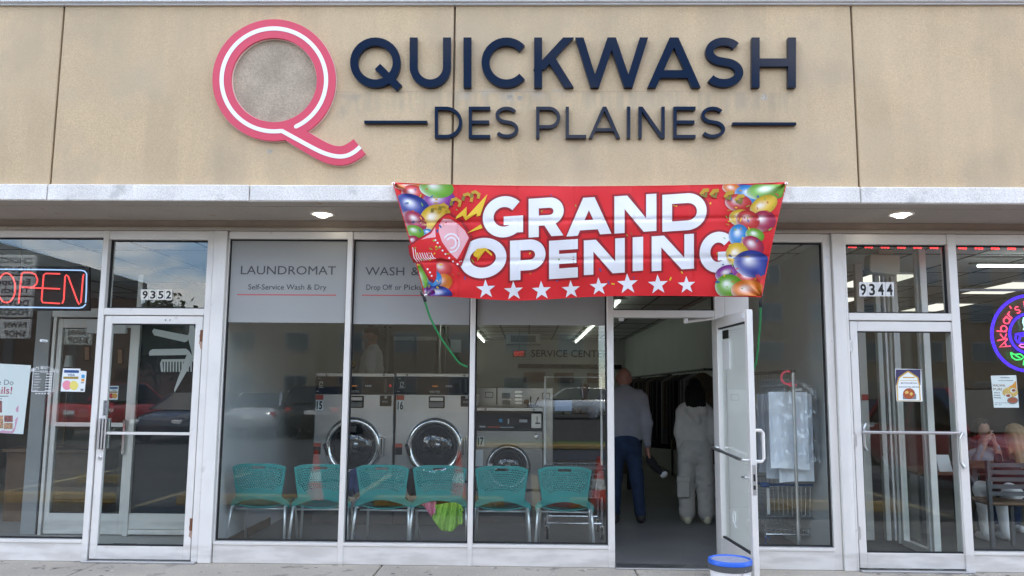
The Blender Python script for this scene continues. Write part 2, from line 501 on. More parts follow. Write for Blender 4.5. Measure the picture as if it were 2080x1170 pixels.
def glyph(ch, w, t):
    """strokes of a capital, height 1, width w, stroke t"""
    h = t / 2
    def bowl(x0, yb, yt):
        ry = (yt - yb) / 2; rx = min(ry * 1.05, w * .75); cx = w - h - rx
        return strip([(x0, yt), ((x0 + cx) / 2, yt)] + arc(cx, (yb + yt) / 2, rx, ry, 90, -90) + [((x0 + cx) / 2, yb), (x0, yb)], t)
    if ch == 'I': return [line(w / 2, 0, w / 2, 1, t)]
    if ch == 'H': return [line(h, 0, h, 1, t), line(w - h, 0, w - h, 1, t), line(h, .5, w - h, .5, t)]
    if ch == 'U':
        r = w / 2 - h
        return [strip([(h, 1), (h, .7)] + arc(w / 2, w / 2, r, r, 180, 360) + [(w - h, .7), (w - h, 1)], t)]
    if ch in 'CG':
        r = arc(.5 if ch == 'C' else w * .53, .5, (.5 if ch == 'C' else w * .53) - h, .5 - h, 42, 318 if ch == 'C' else 330)
        if ch == 'C': return [strip(r, t)]
        return [strip(r, t), line(w - h * 1.0, .10, w - h * 1.0, .5, t), line(w * .52, .5 - h * .75, w, .5 - h * .75, t * .8)]
    if ch == 'O': return [strip(arc(w / 2, .5, w / 2 - h, .5 - h, 0, 360)[:-1], t, True)]
    if ch == 'Q': return [strip(arc(w * .49, .5, w * .49 - h, .5 - h, 0, 360)[:-1], t, True), line(w * .53, .42, w * .95, -.01, t * .95)]
    if ch == 'K': return [line(h, 0, h, 1, t), para(h * 1.2, .36, w - t * .75, 1, t), para(w - t * .68, 0, w * .40, .60, t)]
    if ch == 'W': 
        a = t * .55
        return [para(a, 1, w * .27, 0, t), para(w * .27, 0, w * .5, 1, t), para(w * .5, 1, w * .73, 0, t), para(w * .73, 0, w - a, 1, t)]
    if ch == 'A':
        a = t * .56
        return [para(a, 0, w / 2, 1, t), para(w - a, 0, w / 2, 1, t), line(w * .2, .27, w * .8, .27, t * .95)]
    if ch == 'S':
        yu, yl, r = (.5 + 1 - h) / 2 + .01, (.5 + h) / 2 + .01, (.5 - h) / 2
        return [strip(arc(w / 2, yu, w / 2 - h - .02, r - .01, 32, 262) + arc(w / 2, yl, w / 2 - h, r + .0, 82, -148), t)]
    if ch == 'D':
        return [line(h, 0, h, 1, t), bowl(t, h, 1 - h)]
    if ch == 'E': return [line(h, 0, h, 1, t), line(t, h, w, h, t), line(t, .51, w * .95, .51, t), line(t, 1 - h, w, 1 - h, t)]
    if ch == 'L': return [line(h, 0, h, 1, t), line(t, h, w, h, t)]
    if ch == 'P': return [line(h, 0, h, 1, t), bowl(t, .36, 1 - h)]
    if ch == 'R': return [line(h, 0, h, 1, t), bowl(t, .42, 1 - h), para(w - t * .62, 0, w * .5, .46, t)]
    if ch == 'N': return [line(h, 0, h, 1, t), line(w - h, 0, w - h, 1, t), para(t * .62, 1, w - t * .62, 0, t)]
    return [line(w / 2, 0, w / 2, 1, t)]

_FONT_CACHE = {}
def text_mesh(s, bold=0.0):
    """built-in font -> flat 2D mesh, cap height 1, origin at left of the base line"""
    key = (s, bold)
    if key in _FONT_CACHE: return _FONT_CACHE[key]
    def raw(q):
        c = bpy.data.curves.new('txt', 'FONT'); c.body = q; c.offset = bold * 0.72; c.resolution_u = 3; c.fill_mode = 'FRONT'
        o = bpy.data.objects.new('txt', c); COL.objects.link(o)
        dg = bpy.context.evaluated_depsgraph_get()
        me = bpy.data.meshes.new_from_object(o.evaluated_get(dg))
        vs = [(v.co.x, v.co.y) for v in me.vertices]; fs = [tuple(p.vertices) for p in me.polygons]
        bpy.data.objects.remove(o); bpy.data.curves.remove(c); bpy.data.meshes.remove(me)
        return vs, fs
    if 'H' not in _FONT_CACHE: _FONT_CACHE['H'] = 0.729
    k = 1 / _FONT_CACHE['H']
    vs, fs = raw(s)
    vs = [(x * k, y * k) for x, y in vs]
    w = max(v[0] for v in vs) if vs else 0
    x0 = min(v[0] for v in vs) if vs else 0
    _FONT_CACHE[key] = (vs, fs, x0, w)
    return _FONT_CACHE[key]
def put_text(mb, s, P0, P1, h, bold=0.0, mi=0, fit=True, yoff=0.0, up=None):
    """flat text from P0 to P1 (base line ends, world points), cap height h"""
    vs, fs, x0, x1 = text_mesh(s, bold)
    P0, P1 = Vector(P0), Vector(P1); d = (P1 - P0); L = d.length; d.normalize()
    upv = up or Vector((0, 0, 1))
    sx = L / (x1 - x0) if fit else h
    out = [P0 + d * ((x - x0) * sx) + upv * (y * h) + Vector((0, yoff, 0)) for x, y in vs]
    mb.add(out, fs, mi)
def px_text(mb, s, u0, v0, u1, v1, hpx, Y, bold=0.0, mi=0):
    """text whose base line runs from pixel (u0,v0) to (u1,v1) on the plane at depth Y"""
    P0, P1 = at(u0, v0, Y), at(u1, v1, Y)
    h = (at(u0, v0 - hpx, Y) - P0).length
    put_text(mb, s, P0, P1, h, bold, mi)
def poly_px(mb, pts, Y, mi=0, th=0.0):
    """flat polygon given in photo pixels on the plane at depth Y (thickness th)"""
    ps = [at(u, v, Y) for u, v in pts]
    n = len(ps)
    if th <= 0: mb.add(ps, [tuple(range(n))], mi)
    else:
        b = [p + Vector((0, th, 0)) for p in ps]
        mb.add(ps + b, [tuple(range(n)), tuple(range(n, 2 * n))[::-1]] + [(i, n + i, n + (i + 1) % n, (i + 1) % n) for i in range(n)], mi)
def rect_px(mb, u0, v0, u1, v1, Y, mi=0, th=0.0): poly_px(mb, [(u0, v0), (u1, v0), (u1, v1), (u0, v1)], Y, mi, th)
def disc_px(mb, u, v, ru, rv, Y, mi=0, th=0.0, n=20): poly_px(mb, [(u + ru * math.cos(2 * PI * k / n), v + rv * math.sin(2 * PI * k / n)) for k in range(n)], Y, mi, th)
def stroke_solid(mb, strips, fmap, yf, yb, mi=0, step=.0005):
    """strokes -> solid letter; fmap maps glyph (x,y) to world (x,z)"""
    for k, st in enumerate(strips):
        y0 = yf - k * step
        vs = []
        for (a, b) in st:
            A, B = fmap(*a), fmap(*b)
            vs += [(A[0], y0, A[1]), (B[0], y0, B[1]), (A[0], yb, A[1]), (B[0], yb, B[1])]
        n = len(st); fs = []
        for i in range(n - 1):
            o, q = 4 * i, 4 * i + 4
            fs += [(o, o + 1, q + 1, q), (o, q, q + 2, o + 2), (o + 1, o + 3, q + 3, q + 1), (o + 2, q + 2, q + 3, o + 3)]
        fs += [(0, 2, 3, 1), (4 * n - 4, 4 * n - 3, 4 * n - 1, 4 * n - 2)]
        mb.add(vs, fs, mi)
# ------------------------------------------------------------------ custom stucco stain (old sign glue and run-off below it)
def add_stain(m, x0, x1, z0, z1, col, soft=.06, amt=.8, stretch=(30, 30, 3)):
    n, l = m.node_tree.nodes, m.node_tree.links
    b = n['Principled BSDF']
    src = b.inputs['Base Color'].links[0].from_socket
    geo = n.new('ShaderNodeNewGeometry'); sp = n.new('ShaderNodeSeparateXYZ'); l.new(geo.outputs['Position'], sp.inputs[0])
    def edge(sock, a, b_):
        r = n.new('ShaderNodeMapRange'); r.interpolation_type = 'SMOOTHSTEP'
        r.inputs['From Min'].default_value = a; r.inputs['From Max'].default_value = b_
        l.new(sock, r.inputs['Value']); return r.outputs['Result']
    def mul(a, b_):
        q = n.new('ShaderNodeMath'); q.operation = 'MULTIPLY'; l.new(a, q.inputs[0])
        if isinstance(b_, float): q.inputs[1].default_value = b_
        else: l.new(b_, q.inputs[1])
        return q.outputs[0]
    k = mul(edge(sp.outputs['X'], x0, x0 + soft * 4), edge(sp.outputs['X'], x1, x1 - soft * 4))
    k = mul(k, mul(edge(sp.outputs['Z'], z0, z0 + soft * 2), edge(sp.outputs['Z'], z1, z1 - soft * .3)))
    mp = n.new('ShaderNodeMapping'); mp.inputs['Scale'].default_value = stretch; l.new(geo.outputs['Position'], mp.inputs['Vector'])
    t = n.new('ShaderNodeTexNoise'); t.inputs['Scale'].default_value = 1.0; t.inputs['Detail'].default_value = 5; l.new(mp.outputs['Vector'], t.inputs['Vector'])
    k = mul(k, edge(t.outputs['Fac'], .36, .66)); k = mul(k, float(amt))
    mx = n.new('ShaderNodeMix'); mx.data_type = 'RGBA'
    l.new(k, mx.inputs['Factor']); l.new(src, mx.inputs['A']); mx.inputs['B'].default_value = (*col, 1)
    l.new(mx.outputs['Result'], b.inputs['Base Color'])
YF = -0.66                      # stucco face
YS = -0.72                      # slab nose
add_stain(M['stucco'], fx(670, 200, YF), fx(1640, 200, YF), fz(1100, 236, YF), fz(1100, 186, YF), (.40, .33, .235), .05, .75, (20, 20, 3))
add_stain(M['stucco'], fx(900, 200, YF), fx(1180, 200, YF), fz(1100, 216, YF), fz(1100, 178, YF), (.52, .50, .46), .05, .5, (9, 9, 12))
add_stain(M['stucco'], -20, 20, 2.5, 5.2, (.42, .325, .21), .1, .38, (5, 5, .7))
add_stain(M['stucco'], -20, 20, 2.5, 5.2, (.62, .49, .33), .1, .3, (1.3, 1.3, 1.6))
add_stain(M['stucco'], fx(660, 240, YF), fx(760, 240, YF), fz(700, 250, YF), fz(700, 190, YF), (.36, .31, .25), .04, .6, (14, 14, 8))

for _m in ('frame', 'frame_old'):
    add_stain(M[_m], -20, 20, -.2, .16, (.48, .45, .41), .10, .5, (3, 3, 14))
# ------------------------------------------------------------------ ground
o = MB().box(-500, 500, -700, -2.6, -1.0, -0.15).build('parking_lot', M['asphalt']); setprops(o, kind='structure')
sw = setprops(MB().box(-14, 14, -2.45, -.3, -.9, -.004).build('sidewalk', M['joint']), kind='structure')
xs = [-14, -10.6, -7.2, fx(190, 1165, -.1), -1.2, .9, 3.1, 5.3, 8.7, 12.1, 14]
for i in range(len(xs) - 1):
    MB().box(xs[i] + .006, xs[i + 1] - .006, -2.44, .025, -.6, 0.0, ch=.006).build('paving_slab', M['sidewalk'], sw)
MB().box(-14, 14, -2.6, -2.452, -.9, 0.0, ch=.02).build('kerb', M['sidewalk'], sw)
# gum spots and paper bits on the pavement
g = MB()
for i in range(70):
    x, y, r = random.uniform(-4.6, 4.3), -random.uniform(.03, .6), random.uniform(.006, .02)
    g.add([(x + r * math.cos(k) * random.uniform(.7, 1.3), y + r * .8 * math.sin(k), .0025) for k in [j * PI / 4 for j in range(8)]], [tuple(range(8))])
setprops(g.build('gum_spots', M['gum']), label='scatter of dark chewing gum spots on the pavement', cat='gum', kind='stuff')
g = MB()
for i in range(46):
    x, y, r = random.uniform(-4.4, 4.3), -random.uniform(.02, .35), random.uniform(.004, .013)
    g.add([(x + r * math.cos(k) * random.uniform(.5, 1.4), y + r * math.sin(k), .004 + random.uniform(0, .004)) for k in [j * PI / 3 for j in range(6)]], [tuple(range(6))])
setprops(g.build('litter', M['paper_bit']), label='small pale scraps of litter along the foot of the shopfront', cat='litter', kind='stuff')

# ------------------------------------------------------------------ building
bld = thing('strip_mall_building', 'long single storey shop building with tan stucco band over aluminium shopfronts', 'building')
ZTOP = fz(1040, 11, YF)
Z_SLAB0, Z_SLAB1 = fz(1040, 410, YS), fz(1040, 377, YS)
Z_SOF = Z_SLAB0 - .008
Z_HEAD0 = fz(1040, 471, 0)       # underside of the plaster header
XL, XR = -9.0, 9.4
# stucco panels
jx = [XL, (fx(126, 20, YF) + fx(106, 365, YF)) / 2, (fx(922, 20, YF) + fx(920, 365, YF)) / 2, (fx(1732, 20, YF) + fx(1742, 365, YF)) / 2, XR]
for i in range(4):
    MB().box(jx[i] + .008, jx[i + 1] - .008, YF, YF + .12, Z_SLAB1 - .02, ZTOP, ch=.006).build('stucco_panel', M['stucco'], bld)
MB().box(XL, XR, YF + .03, YF + .25, Z_SLAB1 - .03, ZTOP - .004).build('backing_wall', M['joint'], bld)
cop = MB().box(XL, XR, YF - .025, YF + .3, ZTOP - .003, ZTOP + .012).box(XL, XR, YF - .05, YF + .32, ZTOP + .012, ZTOP + .16, ch=.006).build('coping', M['coping_metal'], bld)
# slab nose blocks
sx = [XL, fx(95, 390, YS), fx(506, 390, YS), fx(1130, 390, YS), fx(1748, 390, YS), XR]
for i in range(5):
    MB().box(sx[i] + .004, sx[i + 1] - .004, YS + random.uniform(-.003, .003), YF + .3, Z_SLAB0 + random.uniform(-.002, .002), Z_SLAB1, ch=.007).build('slab_block', M['slab_stone'], bld)
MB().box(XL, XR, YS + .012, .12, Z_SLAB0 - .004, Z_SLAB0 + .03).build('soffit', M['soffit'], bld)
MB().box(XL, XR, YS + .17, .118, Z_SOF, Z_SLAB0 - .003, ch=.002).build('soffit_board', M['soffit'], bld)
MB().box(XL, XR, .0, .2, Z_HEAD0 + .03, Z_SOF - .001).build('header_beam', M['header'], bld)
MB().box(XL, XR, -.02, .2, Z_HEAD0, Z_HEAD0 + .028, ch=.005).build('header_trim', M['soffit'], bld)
MB().box(XL, XR, .13, 15.6, Z_SOF + .06, Z_SOF + .3).build('roof_deck', M['roof_dark'], bld)
MB().box(XL, XR, YF + .26, YF + .9, Z_SLAB1 - .03, ZTOP - .01).build('parapet_core', M['joint'], bld)
# thin crack left by an older sign edge
def ribbon(mb, pts, Y, w):
    for a, b in zip(pts[:-1], pts[1:]):
        poly_px(mb, [(a[0], a[1] - w / 2), (b[0], b[1] - w / 2), (b[0], b[1] + w / 2), (a[0], a[1] + w / 2)], Y)
c = MB(); pp = [(683 + 19.8 * i, 186 + random.uniform(-.6, .6)) for i in range(45)]
ribbon(c, pp, YF - .0015, .9); c.build('crack', M['stucco_patch'], bld)
c = MB()
for u, v, r in [(1035, 197, 7), (1056, 199, 6), (1552, 198, 9), (548, 308, 7), (543, 178, 17), (560, 190, 12)]:
    c = MB(); poly_px(c, [(u + r * random.uniform(.6, 1.15) * math.cos(k * PI / 7), v + r * random.uniform(.5, 1) * math.sin(k * PI / 7)) for k in range(14)], YF - .001); c.build('filler_patch', M['stucco_scar'], bld)

# ---- storefront framing
YG = .065                        # glass plane
def vbar(x0, x1, z0, z1, name='mullion', m='frame', y0=0.0, y1=.13):
    return MB().box(x0, x1, y0, y1, z0, z1, ch=.004).build(name, M[m], bld)
ZH = Z_HEAD0 - .003
def pane(x0, x1, z0, z1, m='glass', Y=YG, parent=None):
    if parent is None:
        # black glazing gasket round the pane
        g = MB(); w = .013
        g.box(x0, x1, Y - .012, Y + .012, z0, z0 + w).box(x0, x1, Y - .012, Y + .012, z1 - w, z1).box(x0, x0 + w, Y - .012, Y + .012, z0 + w, z1 - w).box(x1 - w, x1, Y - .012, Y + .012, z0 + w, z1 - w)
        g.build('gasket', M['gasket'], bld)
    return MB().box(x0 + .004, x1 - .004, Y - .003, Y + .003, z0 + .004, z1 - .004).build('pane', M[m], parent or bld)
def sill(x0, x1, ztop, m='frame'):
    MB().box(x0, x1, .012, .12, .004, ztop - .028).build('sill_panel', M[m], bld)
    MB().box(x0, x1, .0, .13, ztop - .027, ztop, ch=.004).build('sill', M[m], bld)
def head(x0, x1, z0):
    MB().box(x0, x1, .012, .13, z0, ZH, ch=.003).build('head_rail', M['frame'], bld)
zs_a, zs_b, zs_c, zs_d = fz(80, 1096, 0), fz(700, 1103, 0), fz(1620, 1113, 0), fz(2040, 1122, 0)
x_sal0, x_sal1 = fx(210, 480), fx(226, 480)
x_d1a, x_d1b = fx(211, 640), fx(413, 640)
x_j1 = fx(436, 480); x_p1 = fx(462, 480)
x_w1a, x_w1b = fx(464, 490), fx(706, 490)
x_m1 = fx(717, 490); x_w2b = fx(956, 620); x_m2 = fx(966, 620); x_w3b = fx(1233, 640); x_m3 = fx(1246, 640)
x_dob = fx(1452, 645); x_j2 = fx(1472, 640); x_p2 = fx(1521, 620)
x_w4b = fx(1672, 495); x_j3 = fx(1688, 490); x_p3 = fx(1712, 490); x_t2a = fx(1718, 500); x_t2b = fx(1925, 500)
x_m5 = fx(1942, 500); x_w5b = XR - .2
x_d3a, x_d3b = fx(1727, 655), fx(1948, 655)
Z_TR1 = (fz(300, 626), fz(300, 640)); Z_TR2 = (fz(1350, 630), fz(1350, 645)); Z_TR3 = (fz(1830, 636), fz(1830, 651))
# salon
sill(XL, x_sal0, zs_a, 'frame_old'); head(XL, x_sal0, fz(100, 481)); pane(XL, x_sal0, zs_a, fz(100, 481))
vbar(x_sal0, x_d1a - .004, 0.002, ZH, m='frame_old')
head(x_d1a - .004, x_d1b + .004, fz(300, 486)); pane(x_d1a - .004, x_d1b + .004, Z_TR1[0], fz(300, 486))
MB().box(x_d1a - .004, x_d1b + .004, 0, .13, Z_TR1[1], Z_TR1[0], ch=.004).build('transom_bar', M['frame_old'], bld)
MB().box(x_d1a - .03, x_d1b + .06, -.05, .13, 0, .016, ch=.004).build('threshold', M['steel'], bld)
vbar(x_d1b + .004, x_j1, .002, ZH, m='frame_old')
MB().box(x_j1 + .002, x_p1, -.012, .14, .002, ZH, ch=.004).build('pier_cover', M['frame_old'], bld)
# laundromat
for a, b in ((x_w1a, x_w1b), (x_m1, x_w2b), (x_m2, x_w3b)):
    sill(a, b, zs_b); head(a, b, fz(700, 485)); pane(a, b, zs_b, fz(700, 485))
vbar(x_p1, x_w1a, .002, ZH, y0=.03); vbar(x_w1b, x_m1, .002, ZH); vbar(x_w2b, x_m2, .002, ZH); vbar(x_w3b, x_m3, .002, ZH)
head(x_m3, x_dob, fz(1350, 490)); pane(x_m3, x_dob, Z_TR2[0], fz(1350, 490))
MB().box(x_m3, x_dob, 0, .13, Z_TR2[1], Z_TR2[0], ch=.004).build('transom_bar', M['frame'], bld)
MB().box(x_m3, x_dob, -.05, .13, 0, .014, ch=.004).build('threshold', M['steel'], bld)
vbar(x_dob, x_j2, .002, ZH)
MB().box(x_j2 + .002, x_p2, .004, .14, .002, ZH, ch=.004).build('pier_cover', M['frame'], bld)
sill(x_p2, x_w4b, zs_c); head(x_p2, x_w4b, fz(1600, 491)); pane(x_p2 + .002, x_w4b, zs_c, fz(1600, 491))
vbar(x_w4b, x_j3, .002, ZH, y0=.02)
MB().box(x_j3 + .002, x_p3, -.008, .14, .002, ZH, ch=.004).build('pier_cover', M['frame_old'], bld)
vbar(x_p3 + .001, x_t2a, .002, ZH)
MB().box(fx(1702, 800), fx(1716, 800), -.014, -.008, fz(1720, 1130), fz(1700, 540)).build('cover_plate', M['frame'], bld)
# restaurant
head(x_t2a, x_t2b, fz(1830, 496)); pane(x_t2a, x_t2b, Z_TR3[0], fz(1830, 496))
MB().box(x_t2a, x_t2b, 0, .13, Z_TR3[1], Z_TR3[0], ch=.004).build('transom_bar', M['frame'], bld)
MB().box(x_t2a, x_t2b + .05, -.05, .13, 0, .014, ch=.004).build('threshold', M['steel'], bld)
vbar(x_t2b, x_m5, .002, ZH)
sill(x_m5, x_w5b, zs_d); head(x_m5, x_w5b, fz(2040, 497)); pane(x_m5, x_w5b, zs_d, fz(2040, 497))
vbar(x_w5b, XR, .002, ZH)

# ---- shells of the three shops
X_W1, X_W2 = -2.74, 2.62
def box_part(name, m, *a): return MB().box(*a).build(name, M[m], bld)
box_part('party_wall', 'int_wall_grey', X_W1 - .06, X_W1, .135, 15.1, 0, Z_SOF)
box_part('party_wall', 'int_wall_dark', X_W1 - .12, X_W1 - .062, .145, 15.1, 0, Z_SOF)
box_part('party_wall', 'int_wall', X_W2, X_W2 + .06, .145, 15.1, 0, Z_SOF)
box_part('party_wall', 'int_wall_dark', X_W2 + .062, X_W2 + .12, .145, 15.1, 0, Z_SOF)
box_part('end_wall', 'int_wall_dark', XL, XL + .1, .14, 15.1, 0, Z_SOF)
box_part('end_wall', 'int_wall_dark', XR - .1, XR, .14, 15.1, 0, Z_SOF)
box_part('back_wall', 'int_wall', X_W1 + .001, X_W2 - .001, 15.0, 15.2, 0, Z_SOF)
box_part('back_wall', 'int_wall_dark', XL + .1, X_W1 - .12, 5.2, 5.4, 0, Z_SOF)
box_part('back_wall', 'int_wall_dark', X_W2 + .12, XR - .1, 8.2, 8.4, 0, Z_SOF)
ZC = 2.79
for nm, x0, x1, y1 in (('ceiling', X_W1 + .001, X_W2 - .001, 15.0), ('ceiling', XL + .1, X_W1 - .121, 5.2), ('ceiling', X_W2 + .121, XR - .1, 8.2)):
    MB().box(x0, x1, .2, y1, ZC, ZC + .04).build(nm, M['int_ceiling'], bld)
    g = MB(); k = x0 + .35
    while k < x1: g.box(k - .011, k + .011, .2, y1, ZC - .004, ZC + .001); k += .61
    k = .8
    while k < y1: g.box(x0, x1, k - .010, k + .010, ZC - .0055, ZC + .001); k += 1.22
    setprops(g.build('ceiling_grid', M['grid_dark'], bld), kind='stuff')
MB().box(X_W1, X_W2, .12, 15, -.1, .003).build('shop_floor', M['int_floor'], bld)
MB().box(XL + .1, X_W1 - .12, .12, 5.2, -.1, .003).build('shop_floor', M['int_floor_tile'], bld)
MB().box(X_W2 + .12, XR - .1, .12, 8.2, -.1, .003).build('shop_floor', M['concrete_dark'], bld)
MB().box(X_W1 + .001, X_W1 + .014, .14, 1.9, .004, .09).build('skirting', M['wood'], bld)

# frosted film on the upper panes, with its lettering
for a, b, v in ((x_w1a, x_w1b, 655), (x_m1, x_w2b, 657), (x_m2, x_w3b, 657)):
    MB().box(a + .013, b - .013, YG - .0065, YG - .0045, fz(700, v), fz(700, 485) - .013).build('frosted_film', M['film'], bld)
YT = YG - .0085
s1 = thing('window_lettering', 'grey LAUNDROMAT lettering with a red rule on the first frosted window pane', 'lettering', at(585, 600, YT))
t = MB(); px_text(t, 'LAUNDROMAT', 489, 557, 682, 558, 18, YT, .0); t.build('headline', M['vinyl_grey'], s1)
t = MB(); px_text(t, 'Self-Service Wash & Dry', 504, 588, 663, 588.5, 11.2, YT, .006); t.build('sub_line', M['vinyl_grey'], s1)
t = MB(); poly_px(t, [(482, 597.5), (683, 598.5), (683, 600.5), (482, 599.5)], YT, 0, .001); t.build('rule', M['vinyl_red'], s1)
s2 = thing('window_lettering', 'grey WASH lettering partly hidden by the left end of the red banner', 'lettering', at(835, 600, YT))
for wd, ua, ub in (('WASH', 742, 821), ('&', 835, 851), ('FOLD', 864, 930)):
    t = MB(); px_text(t, wd, ua, 559, ub, 559.5, 17.5, YT, .0); t.build('headline_word', M['vinyl_grey'], s2)
for wd, ua, ub in (('Drop', 744, 772.5), ('Off', 777, 796.5), ('or', 802, 815), ('Pickup', 821, 869)):
    t = MB(); px_text(t, wd, ua, 588.6, ub, 588.8, 11.2, YT, .006); t.build('sub_line_word', M['vinyl_grey'], s2)
t = MB(); poly_px(t, [(735, 598.5), (936, 600), (936, 602), (735, 600.5)], YT, 0, .001); t.build('rule', M['vinyl_red'], s2)

# ------------------------------------------------------------------ doors
def glass_door(name, label, w, h, stile, top, bottom, m='frame', group=None):
    """local: x from hinge 0..w, thickness -0.022..0.022, z 0..h"""
    d = thing(name, label, 'door', (0, 0, 0), group)
    for x0 in (0, w - stile): MB().box(x0, x0 + stile, -.022, .022, 0, h, ch=.004).build('stile', M[m], d)
    MB().box(stile, w - stile, -.021, .021, h - top, h, ch=.003).build('top_rail', M[m], d)
    MB().box(stile, w - stile, -.021, .021, 0, bottom, ch=.003).build('bottom_rail', M[m], d)
    MB().box(stile, w - stile, -.012, .012, bottom, bottom + .012).box(stile, w - stile, -.012, .012, h - top - .01, h - top).build('gasket', M['gasket'], d)
    MB().box(stile - .003, w - stile + .003, -.003, .003, bottom, h - top).build('pane', M['glass_door'], d)
    return d
def hinge(d, x, y, z, m):
    MB().lathe([(0, -.05), (.011, -.05), (.011, -.018), (.009, -.016), (.011, -.014), (.011, .014), (.009, .016), (.011, .018), (.011, .05), (0, .05)], (x, y, z), 10).box(x - .02, x + .02, y - .006, y + .006, z - .05, z + .05).build('hinge', M[m], d)
# salon door (hinged right)
w1, zb = x_d1b - x_d1a - .012, .022
h1 = Z_TR1[1] - zb - .006
d1 = glass_door('glass_door', 'closed white framed glass salon door with PULL plate and rusty hinges', w1, h1, fx(223, 700) - fx(211.5, 700) + .014, fz(300, 640) - fz(300, 656), fz(300, 1118) - fz(300, 1140) + .02, 'frame_old')
W = w1
zbar = fz(300, 881, -.03) - zb
MB().box(.05, w1 - .05, -.032, -.022, zbar - .012, zbar + .012, ch=.003).build('push_bar', M['frame'], d1)
hx = fx(206, 880) - x_d1a
g = MB()
for k, dx in enumerate((-.024, -.002, .022)): g.box(hx + dx, hx + dx + .014, -.062 + .006 * k, -.024, fz(206, 912) - zb, fz(206, 850) - zb, ch=.003)
g.build('pull_handle', M['steel'], d1)
g = MB(); g.box(hx + .002, hx + .03, .024, .05, fz(206, 912) - zb, fz(206, 850) - zb, ch=.003).build('pull_handle', M['steel'], d1)
pl = MB().box(hx - .012, hx + .026, -.026, -.0225, fz(202, 844) - zb, fz(202, 813) - zb, ch=.001).build('pull_plate', M['mid_grey'], d1)
t = MB()
for k, chs in enumerate('PULL'):
    z = fz(202, 820.5 + k * 7.2) - zb; put_text(t, chs, (hx + .001, -.0268, z), (hx + .014, -.0268, z), .024, .02)
t.build('pull_letters', M['panel_black'], pl)
MB().lathe([(.017, 0), (.017, -.012), (.011, -.016), (.010, -.010), (0, -.010)], (hx - .008, -.022, fz(193, 930) - zb), 14, 'Y').build('lock_cylinder', M['steel'], d1)
MB().lathe([(.007, 0), (.007, -.004), (0, -.006)], (w1 * .62, -.022, h1 - .035), 10, 'Y').lathe([(.006, 0), (.006, -.004), (0, -.006)], (w1 * .665, -.022, h1 - .035), 10, 'Y').build('screw', M['mid_grey'], d1)
for v in (682, 1066):
    z = fz(408, v) - zb
    hinge(d1, w1 + .004, -.022, z, 'rust')
    g = MB(); g.add([(w1 + .004 + math.cos(k * PI / 8) * .030 * random.uniform(.7, 1.2), -.0225, z - .03 + math.sin(k * PI / 8) * .085 * random.uniform(.8, 1.15)) for k in range(16)], [tuple(range(16))])
    g.build('rust_stain', M['rust_stain'], d1)
d1.location = (x_d1a + .006, .035, zb)
# restaurant door (hinged left)
w3 = x_d3b - x_d3a; h3 = Z_TR3[1] - .03
d3 = glass_door('glass_door', 'closed white framed glass restaurant door below the number 9344', w3, h3, fx(1741, 700) - fx(1727, 700) + .005, fz(1830, 651) - fz(1830, 671), fz(1830, 1131) - fz(1830, 1160) + .01)
zbar = fz(1830, 879, -.03) - .022
g = MB().tube([(.06, -.05, zbar), (w3 - .06, -.05, zbar)], .0125, 10)
for x in (.07, w3 - .07): g.tube([(x, -.022, zbar), (x, -.05, zbar)], .009, 8)
g.build('push_bar', M['steel'], d3)
def dhandle(d, x, z0, z1, y, s=-1):
    MB().tube([(x, y, z0), (x, y + s * .035, z0), (x + .0, y + s * .055, z0 + .02), (x, y + s * .055, z1 - .02), (x, y + s * .035, z1), (x, y, z1)], .0115, 10).build('pull_handle', M['steel'], d)
def chandle(d, x, z0, z1, y, dx):
    """bow handle seen as a C"""
    MB().tube([(x, y, z1), (x, y - .03, z1), (x + dx * .4, y - .05, z1), (x + dx, y - .055, z1 - .035), (x + dx, y - .055, z0 + .035), (x + dx * .4, y - .05, z0), (x, y - .03, z0), (x, y, z0)][::-1], .012, 10).build('pull_handle', M['steel'], d)
chandle(d3, w3 - .03, fz(1945, 948) - .022, fz(1945, 880) - .022, -.022, -.045)
chandle(d3, .12, fz(1780, 915) - .022, fz(1780, 862) - .022, .06, -.03)
MB().lathe([(.016, 0), (.016, -.008), (.009, -.012), (0, -.012)], (w3 - .03, -.022, fz(1955, 906) - .022), 14, 'Y').build('lock_cylinder', M['menu_gold'], d3)
for v in (702, 894, 1083): hinge(d3, -.006, -.022, fz(1735, v) - .022, 'steel')
d3.location = (x_d3a, .035, .022)
# laundromat door, standing open at a right angle to the front
w2 = x_dob - x_m3 - .012; h2 = Z_TR2[1] - .03
d2 = glass_door('glass_door', 'white framed glass door standing wide open outwards in the laundromat entrance', w2, h2, .062, .085, .25)
zb2 = fz(1485, 925, -.4) - .02
g = MB().tube([(.03, -.075, zb2 + .035), (w2 - .03, -.075, zb2 - .0)], .014, 10)
for x, z in ((.035, zb2 + .035), (w2 - .035, zb2)): g.tube([(x, -.022, z), (x, -.075, z)], .011, 8)
g.build('push_bar', M['steel'], d2)
g = MB(); z0, z1 = fz(1537, 937, -.8) - .02, fz(1537, 874, -.8) - .02
g.tube([(w2 - .03, .022, z0), (w2 - .03, .07, z0), (w2 - .03, .085, z0 + .02), (w2 - .03, .085, z1 - .02), (w2 - .03, .07, z1), (w2 - .03, .022, z1)], .013, 10)
g.build('pull_handle', M['frame'], d2)
lk = MB().box(w2 - .001, w2 + .003, -.014, .014, z0 - .24, z0 - .02, ch=.001).build('lock_plate', M['steel'], d2)
MB().box(w2 + .002, w2 + .006, -.007, .007, z0 - .14, z0 - .09).box(w2 + .002, w2 + .005, -.008, .008, z0 - .2, z0 - .17).build('latch', M['gasket'], lk)
